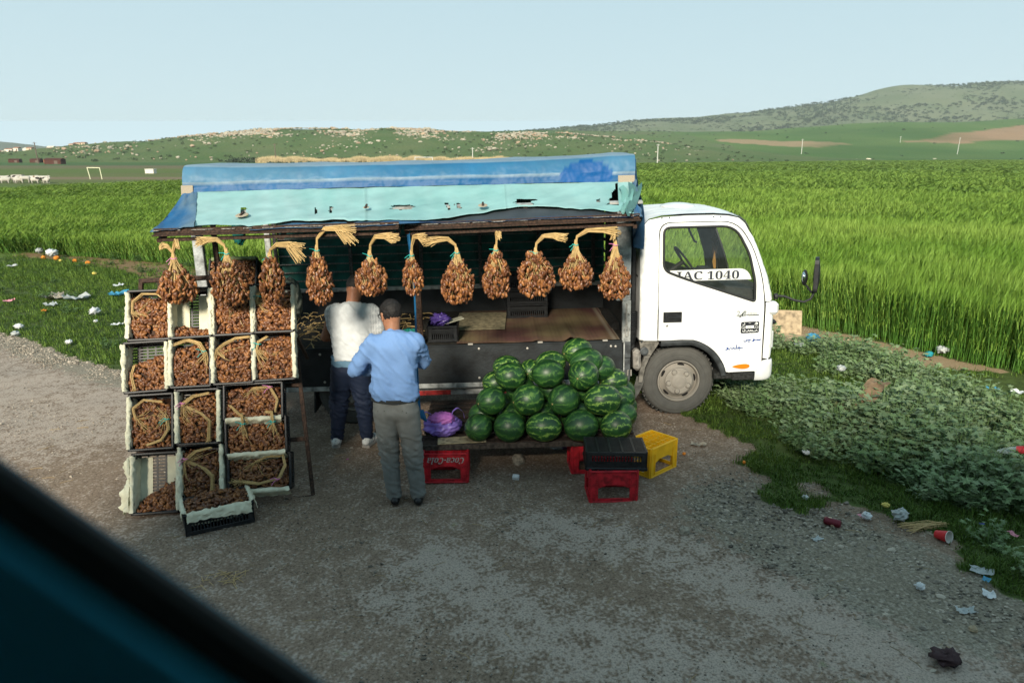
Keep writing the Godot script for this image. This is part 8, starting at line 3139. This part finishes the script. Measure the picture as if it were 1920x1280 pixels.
	b.box(Vector3(0.05, 0.012, 0.2), Vector3(0.5, 0.01, 0.3), Basis(Vector3.RIGHT, 0.1), 0.002)
	single("cardboard_box_flap", b, tan_, "tan cardboard flap standing against the wheat beside the cab", "cardboard", yaw_at(on(4.3, -11.4, 0.02), -0.15))
	# two clumps of weed and stray sticks
	b = MB.new()
	for k in 30:
		var a := rf(0, TAU)
		var p := Vector3(rf(-0.16, 0.16), 0.01, rf(-0.1, 0.1))
		b.tube([p, p + Vector3(cos(a), rf(0, 0.2), sin(a)) * rf(0.05, 0.14)], 0.0022, 4)
	single("dry_twigs", b, mats["dry straw"], "small heap of dry twigs on the earth left of centre, near the window frame", "twigs", yaw_at(on(-2.05, -4.7, 0.0), 0.3)).set_meta("kind", "stuff")

func bottle_parts(o: Node3D, red: Material) -> void:
	var b := MB.new()
	b.lathe([Vector2(0, -0.12), Vector2(0.03, -0.12), Vector2(0.033, -0.11), Vector2(0.033, -0.02), Vector2(0.03, 0.0), Vector2(0.033, 0.02), Vector2(0.033, 0.05), Vector2(0.014, 0.1), Vector2(0.013, 0.118)], Transform3D(), 20)
	part(o, "clear_body", b, mat("bottle plastic", Color(0.85, 0.95, 0.95), 0.08, {"alpha": 0.25}))
	b = MB.new()
	b.lathe([Vector2(0.0345, -0.11), Vector2(0.0345, -0.03)], Transform3D(), 20)
	b.lathe([Vector2(0, -0.1205), Vector2(0.03, -0.1205), Vector2(0.0345, -0.11)], Transform3D(), 20)
	part(o, "red_end", b, red)

# ------------------------------------------------------------------ far things
func far_things() -> void:
	rng.seed = 81
	var post := mat("goal paint", Color(0.62, 0.62, 0.42), 0.6)
	var o := thing("football_goal", "pale wooden goal frame standing in the far left meadow", "goal", Transform3D(Basis(), Vector3(-52.1, 0, -95.6)))
	for q in [[-0.72, 0, -0.95, 1.45], [0.75, 0, 0.6, 1.42], [-0.98, 1.42, 0.64, 1.4]]:
		var b := MB.new()
		b.tube([Vector3(q[0], q[1], 0), Vector3(q[2], q[3], 0)], 0.05, 8)
		part(o, "crossbar" if q[1] > 0 else "post", b, post)
	o = thing("football_goal", "white goal frame just above the tarpaulin, at the far reeds", "goal", Transform3D(Basis(), Vector3(-34.5, 0, -300)))
	for q in [[-3.4, 0, -3.4, 2.3], [3.4, 0, 3.4, 2.3], [-3.45, 2.3, 3.45, 2.3]]:
		var b := MB.new()
		b.tube([Vector3(q[0], q[1], 0), Vector3(q[2], q[3], 0)], 0.12, 6)
		part(o, "crossbar" if q[1] > 0 else "post", b, mats["white litter"])
	# poles: x, z, height, tilt, colour
	var wood := mat("pole wood", Color(0.12, 0.09, 0.07), 0.85)
	var pale := mat("pole concrete", Color(0.5, 0.5, 0.46), 0.8)
	for q in [[-176.0, -285.0, 8.0, 0.06, wood, "dark wooden pole with a crossarm beside the rust-red shed, far left"], [-99.0, -322.0, 8.0, 0.02, wood, "dark wooden pole at the left end of the reeds"], [-16.5, -322.0, 6.4, 0.0, pale, "pale pole before the hill, above the middle of the tarpaulin"], [61.0, -322.0, 7.8, 0.0, pale, "pale pole just right of the tarpaulin, above the wheat"], [190.0, -505.0, 9.5, 0.0, pale, "pale pole below the left tan field"], [330.0, -570.0, 12.0, -0.05, pale, "pale pole below the right tan field, leaning a little"], [352.0, -700.0, 16.0, 0.0, pale, "faint tall pole on the green slope between the two tan fields"]]:
		var h: float = q[2]
		var base: float = -0.2 if q[1] > -480 else 4.0
		var p := thing("utility_pole", q[5], "pole", Transform3D(Basis(Vector3.BACK, q[3]), Vector3(q[0], base, q[1])), "poles across the plain")
		var b := MB.new()
		b.tube([Vector3.ZERO, Vector3(0, h, 0)], [0.22, 0.15], 8)
		part(p, "shaft", b, q[4])
		b = MB.new()
		b.box(Vector3(0, h - 0.4, 0), Vector3(1.6, 0.14, 0.14), Basis(), 0.02)
		part(p, "crossarm", b, q[4])
	# sheds, village and the low white building
	var red := mat("rust red", Color(0.16, 0.055, 0.035), 0.9, {"tex": "rust", "scale": 0.5})
	var roof := mat("village roof", Color(0.3, 0.13, 0.08), 0.9)
	var wall := mat("village wall", Color(0.6, 0.56, 0.48), 0.9)
	for q in [[-162.0, -272.0, 6.0, 2.1, 3.0, red, "rust-red farm shed at the foot of the dark pole, far left"], [-211.0, -326.0, 4.2, 1.7, 3.0, red, "small brick-red shed farthest left on the plain"], [-202.0, -326.0, 4.0, 1.8, 3.0, red, "small brick-red shed, second from the left on the plain"], [-194.0, -326.0, 2.6, 1.7, 2.5, wall, "tiny white hut left of the rust-red shed"], [-197.5, -327.0, 2.8, 1.6, 2.5, roof, "tiny reddish hut between the sheds on the plain"]]:
		shed(q[0], q[1], q[2], q[3], q[4], q[5], roof if q[5] != red else red, q[6], "sheds on the far left plain")
	shed(38.0, -470.0, 15.0, 2.2, 5.0, wall, wall, "long low white building just above the tarpaulin, before the green slope", "")
	shed(40.0, -474.0, 4.5, 3.2, 5.0, wall, wall, "white upper block on the long low building above the tarpaulin", "")
	shed(-60.3, -127.7, 1.5, 0.8, 1.0, wall, wall, "small white concrete block in the meadow left of the tarpaulin", "")
	shed(-64.8, -100.2, 1.3, 0.5, 0.6, mat("trough grey", Color(0.35, 0.33, 0.28), 0.9), mats["trough grey"], "grey stone trough behind the sheep", "")
	for q in [[-455.0, -650.0, 60.0, 4.0, "long white warehouse roof at the far left horizon, farther left"], [-395.0, -640.0, 34.0, 4.0, "white warehouse roof at the far left horizon, farther right"]]:
		shed(q[0], q[1], q[2], q[3], 14.0, mats["village wall"], mat("white roof", Color(0.7, 0.72, 0.72), 0.7), q[4], "warehouses at the horizon")
	var nth := ["first", "second", "third", "fourth", "fifth", "sixth", "seventh", "eighth", "ninth", "tenth", "eleventh", "twelfth", "last"]
	for k in 13:
		var x := lerpf(-316.0, -284.0, (k + rf(-0.3, 0.3)) / 12.0)
		var z := rf(-520, -450)
		var pale_wall := rf(0, 1) < 0.6
		var tiled := rf(0, 1) < 0.5
		shed(x, z, rf(2.5, 4.5), rf(1.8, 2.8), rf(3, 5), wall if pale_wall else mat("ochre wall", Color(0.5, 0.4, 0.28), 0.9), roof if tiled else wall, "%s of the tiny %s village houses, counted from the picture's edge inwards" % [nth[k], "white" if pale_wall else "ochre"], "village houses, far left", hill_at.call(x, z) - 0.3)
	for k in 6:
		var x := lerpf(-460.0, -300.0, k / 5.0)
		var t := thing("village_tree", "%s dark round tree by the far village, counted from the picture's edge" % nth[k], "tree", yaw_at(Vector3(x, 0, -600 + rf(-20, 20)), rf(0, 6), rf(3.0, 5.0)), "trees by the village, far left")
		part(t, "crown", shrub_mesh(90 + k % 3, 70), mat("village foliage", Color(0.04, 0.07, 0.035), 0.9))
		var b := MB.new()
		b.tube([Vector3(0, -0.1, 0), Vector3(0.02, 0.5, 0)], 0.06, 5)
		part(t, "trunk", b, wood)
	# the little flock
	var proto: Node3D = null
	var words := ["at its left end, black", "black-headed, second from the left", "white, lying low, third from the left", "grey and white, in the left half", "white with a dark back, left of the middle", "brown-headed, in the middle", "white, lying, right of the middle", "pale grey, right of the middle", "standing highest, white with a dark neck", "brown-legged, in the right half", "white, second from the right", "with a black rump, at its right end"]
	for k in 12:
		var x := lerpf(-55.6, -50.0, k / 11.0) + rf(-0.15, 0.15)
		var dark := k in [0]
		var s := thing("sheep", "sheep of the far flock, " + words[k], "sheep", Transform3D(Basis(Vector3.UP, rf(-0.6, 0.6) + (PI if k % 3 == 0 else 0.0)), Vector3(x, 0, -82.4 + rf(-0.7, 0.7))), "sheep in the far left meadow")
		sheep(s, k, dark)

func shed(x: float, z: float, w: float, h: float, d: float, wall: Material, roof: Material, label: String, group: String, base := 0.0) -> void:
	var o := thing("shed" if w < 20.0 else "warehouse", label, "building" if h > 1.0 else "block", Transform3D(Basis(Vector3.UP, rf(-0.15, 0.15)), Vector3(x, base, z)), group)
	var b := MB.new()
	b.box(Vector3(0, h * 0.38, 0), Vector3(w, h * 0.8, d), Basis(), 0.02)
	part(o, "wall", b, wall)
	b = MB.new()
	if h > 1.2:
		var p := pv([-d * 0.54, h * 0.77, 0, h, d * 0.54, h * 0.77])
		b.slab(p, -w * 0.52, w * 0.52, Transform3D(Basis(Vector3.UP, PI / 2), Vector3.ZERO))
	else:
		b.box(Vector3(0, h * 0.85, 0), Vector3(w * 1.03, h * 0.14, d * 1.05), Basis(), 0.02)
	part(o, "roof", b, roof)
	if h > 1.5:
		b = MB.new()
		b.box(Vector3(w * 0.2, h * 0.3, d / 2 + 0.02), Vector3(minf(1.2, w * 0.25), h * 0.55, 0.06))
		part(o, "door", b, mats["pole wood"])

func sheep(s: Node3D, k: int, black: bool) -> void:
	var wool := mat("wool", Color(0.6, 0.57, 0.5), 0.95, {"tex": "fine", "scale": 3.0})
	var dark := mat("dark wool", Color(0.03, 0.026, 0.024), 0.95)
	var brown := mat("brown wool", Color(0.2, 0.11, 0.06), 0.95)
	var low := 0.16 if k % 3 == 2 else 0.0
	var b := MB.new()
	var f := Field.new(Vector3(-0.75, 0.0, -0.3), Vector3(0.75, 1.0, 0.3), 0.04)
	f.bone(Vector3(-0.3, 0.55, 0), Vector3(0.28, 0.56, 0), 0.22, 0.2, 0.08)
	f.bone(Vector3(0.3, 0.6, 0), Vector3(0.45, 0.72, 0), 0.14, 0.1, 0.06)
	f.bone(Vector3(0.45, 0.72, 0), Vector3(0.62, 0.66, 0), 0.09, 0.06, 0.03)
	f.bone(Vector3(-0.48, 0.6, 0), Vector3(-0.56, 0.45, 0), 0.05, 0.03, 0.03)
	for q in [[-0.32, 0.1], [-0.32, -0.1], [0.26, 0.1], [0.26, -0.1]]:
		f.bone(Vector3(q[0], 0.45, q[1]), Vector3(q[0] - (0.04 if q[0] < 0 else 0.0), 0.25, q[1]), 0.09, 0.05, 0.05)
		f.bone(Vector3(q[0] - (0.04 if q[0] < 0 else 0.0), 0.25, q[1]), Vector3(q[0], 0.03, q[1]), 0.045, 0.035, 0.02)
	f.into(b)
	for i in b.v.size():
		b.v[i].y -= low
	part(s, "body", b, dark if black else wool)
	b = MB.new()
	b.ball(Vector3(0.56, 0.69 - low, 0), Vector3(0.13, 0.085, 0.085), Basis(Vector3.BACK, -0.3), 8, 6)
	part(s, "face", b, dark if k in [0, 1, 3, 8] else brown if k in [5, 9] else wool)
	b = MB.new()
	for t in [-1.0, 1.0]:
		b.ball(Vector3(0.47, 0.75 - low, t * 0.1), Vector3(0.03, 0.03, 0.06), Basis(), 6, 4)
	apart(s, "ear", b, dark)
	if k in [4, 8, 11]:
		b = MB.new()
		b.ball(Vector3(-0.25 if k != 8 else 0.25, 0.64 - low, 0), Vector3(0.3, 0.17, 0.23), Basis(), 10, 6)
		part(s, "dark_patch", b, dark)

# ------------------------------------------------------------------ the coach one looks out of
func coach() -> void:
	var o := thing("coach", "dark blue coach window surround with black rubber seal, blurred at lower left", "bus")
	var blue := mat("coach blue", Color(0.02, 0.3, 0.46), 0.7, {"tex": "soft", "scale": 2.0})
	var seal: Material = mats["black rubber"]
	# the slanting foot of the window
	var a := Vector3(-0.2185, 2.7135, -0.3)
	var d := (Vector3(-0.09, 2.605, -0.3) - a).normalized()
	var p0 := a - d * 1.2
	var p1 := a + d * 0.75
	var n := Vector3(-d.y, d.x, 0) * -1.0
	if n.y > 0:
		n = -n
	var b := MB.new()
	b.bar(p0 + n * 0.0065, p1 + n * 0.0065, 0.022, 0.012, 0.004, Vector3(0, 0, 1))
	part(o, "window_seal", b, seal)
	b = MB.new()
	b.bar(p0 + n * 0.17, p1 + n * 0.17, 0.31, 0.05, 0.01, Vector3(0, 0, 1))
	for i in b.v.size():
		b.v[i].z -= 0.012
	part(o, "blue_panel", b, blue)
	# body shell
	var y0 := 0.45
	var roof := 3.47
	b = MB.new()
	b.box(Vector3(-0.5, roof, 1.0), Vector3(7.8, 0.14, 2.55), Basis(), 0.06)
	part(o, "roof", b, blue)
	b = MB.new()
	b.box(Vector3(-0.5, (y0 + 2.0) / 2, -0.235), Vector3(7.8, 2.0 - y0, 0.06), Basis(), 0.02)
	part(o, "side_panel", b, blue)
	b = MB.new()
	b.box(Vector3(-0.5, (y0 + 3.4) / 2, 2.24), Vector3(7.8, 3.4 - y0, 0.06), Basis(), 0.02)
	part(o, "side_panel", b, blue)
	b = MB.new()
	b.box(Vector3(-0.5, 2.5, 2.19), Vector3(7.6, 1.7, 0.03))
	b.box(Vector3(-0.5, 3.38, 1.0), Vector3(7.6, 0.03, 2.3))
	apart(o, "inner_lining", b, mat("coach lining", Color(0.6, 0.6, 0.58), 0.8))
	b = MB.new()
	b.box(Vector3(-0.5, 1.45, 1.0), Vector3(7.7, 0.08, 2.4))
	part(o, "deck", b, seal)
	for x in [-4.37, 3.37]:
		b = MB.new()
		b.box(Vector3(x, (y0 + roof) / 2, 1.0), Vector3(0.06, roof - y0 - 0.15, 2.4))
		part(o, "end_wall", b, blue)
	for x in [-4.2, -2.4, 2.4]:
		b = MB.new()
		b.box(Vector3(x, 2.7, -0.235), Vector3(0.1, 1.42, 0.05), Basis(), 0.01)
		part(o, "window_pillar", b, seal)
	for x in [-3.2, 2.2]:
		for z in [0.0, 2.0]:
			b = MB.new()
			b.lathe([Vector2(0, -0.13), Vector2(0.48, -0.13), Vector2(0.5, -0.1), Vector2(0.5, 0.1), Vector2(0.48, 0.13), Vector2(0, 0.13)], Transform3D(Basis(Vector3.RIGHT, PI / 2), Vector3(x, 0.48, z)), 28)
			part(o, "wheel", b, seal)
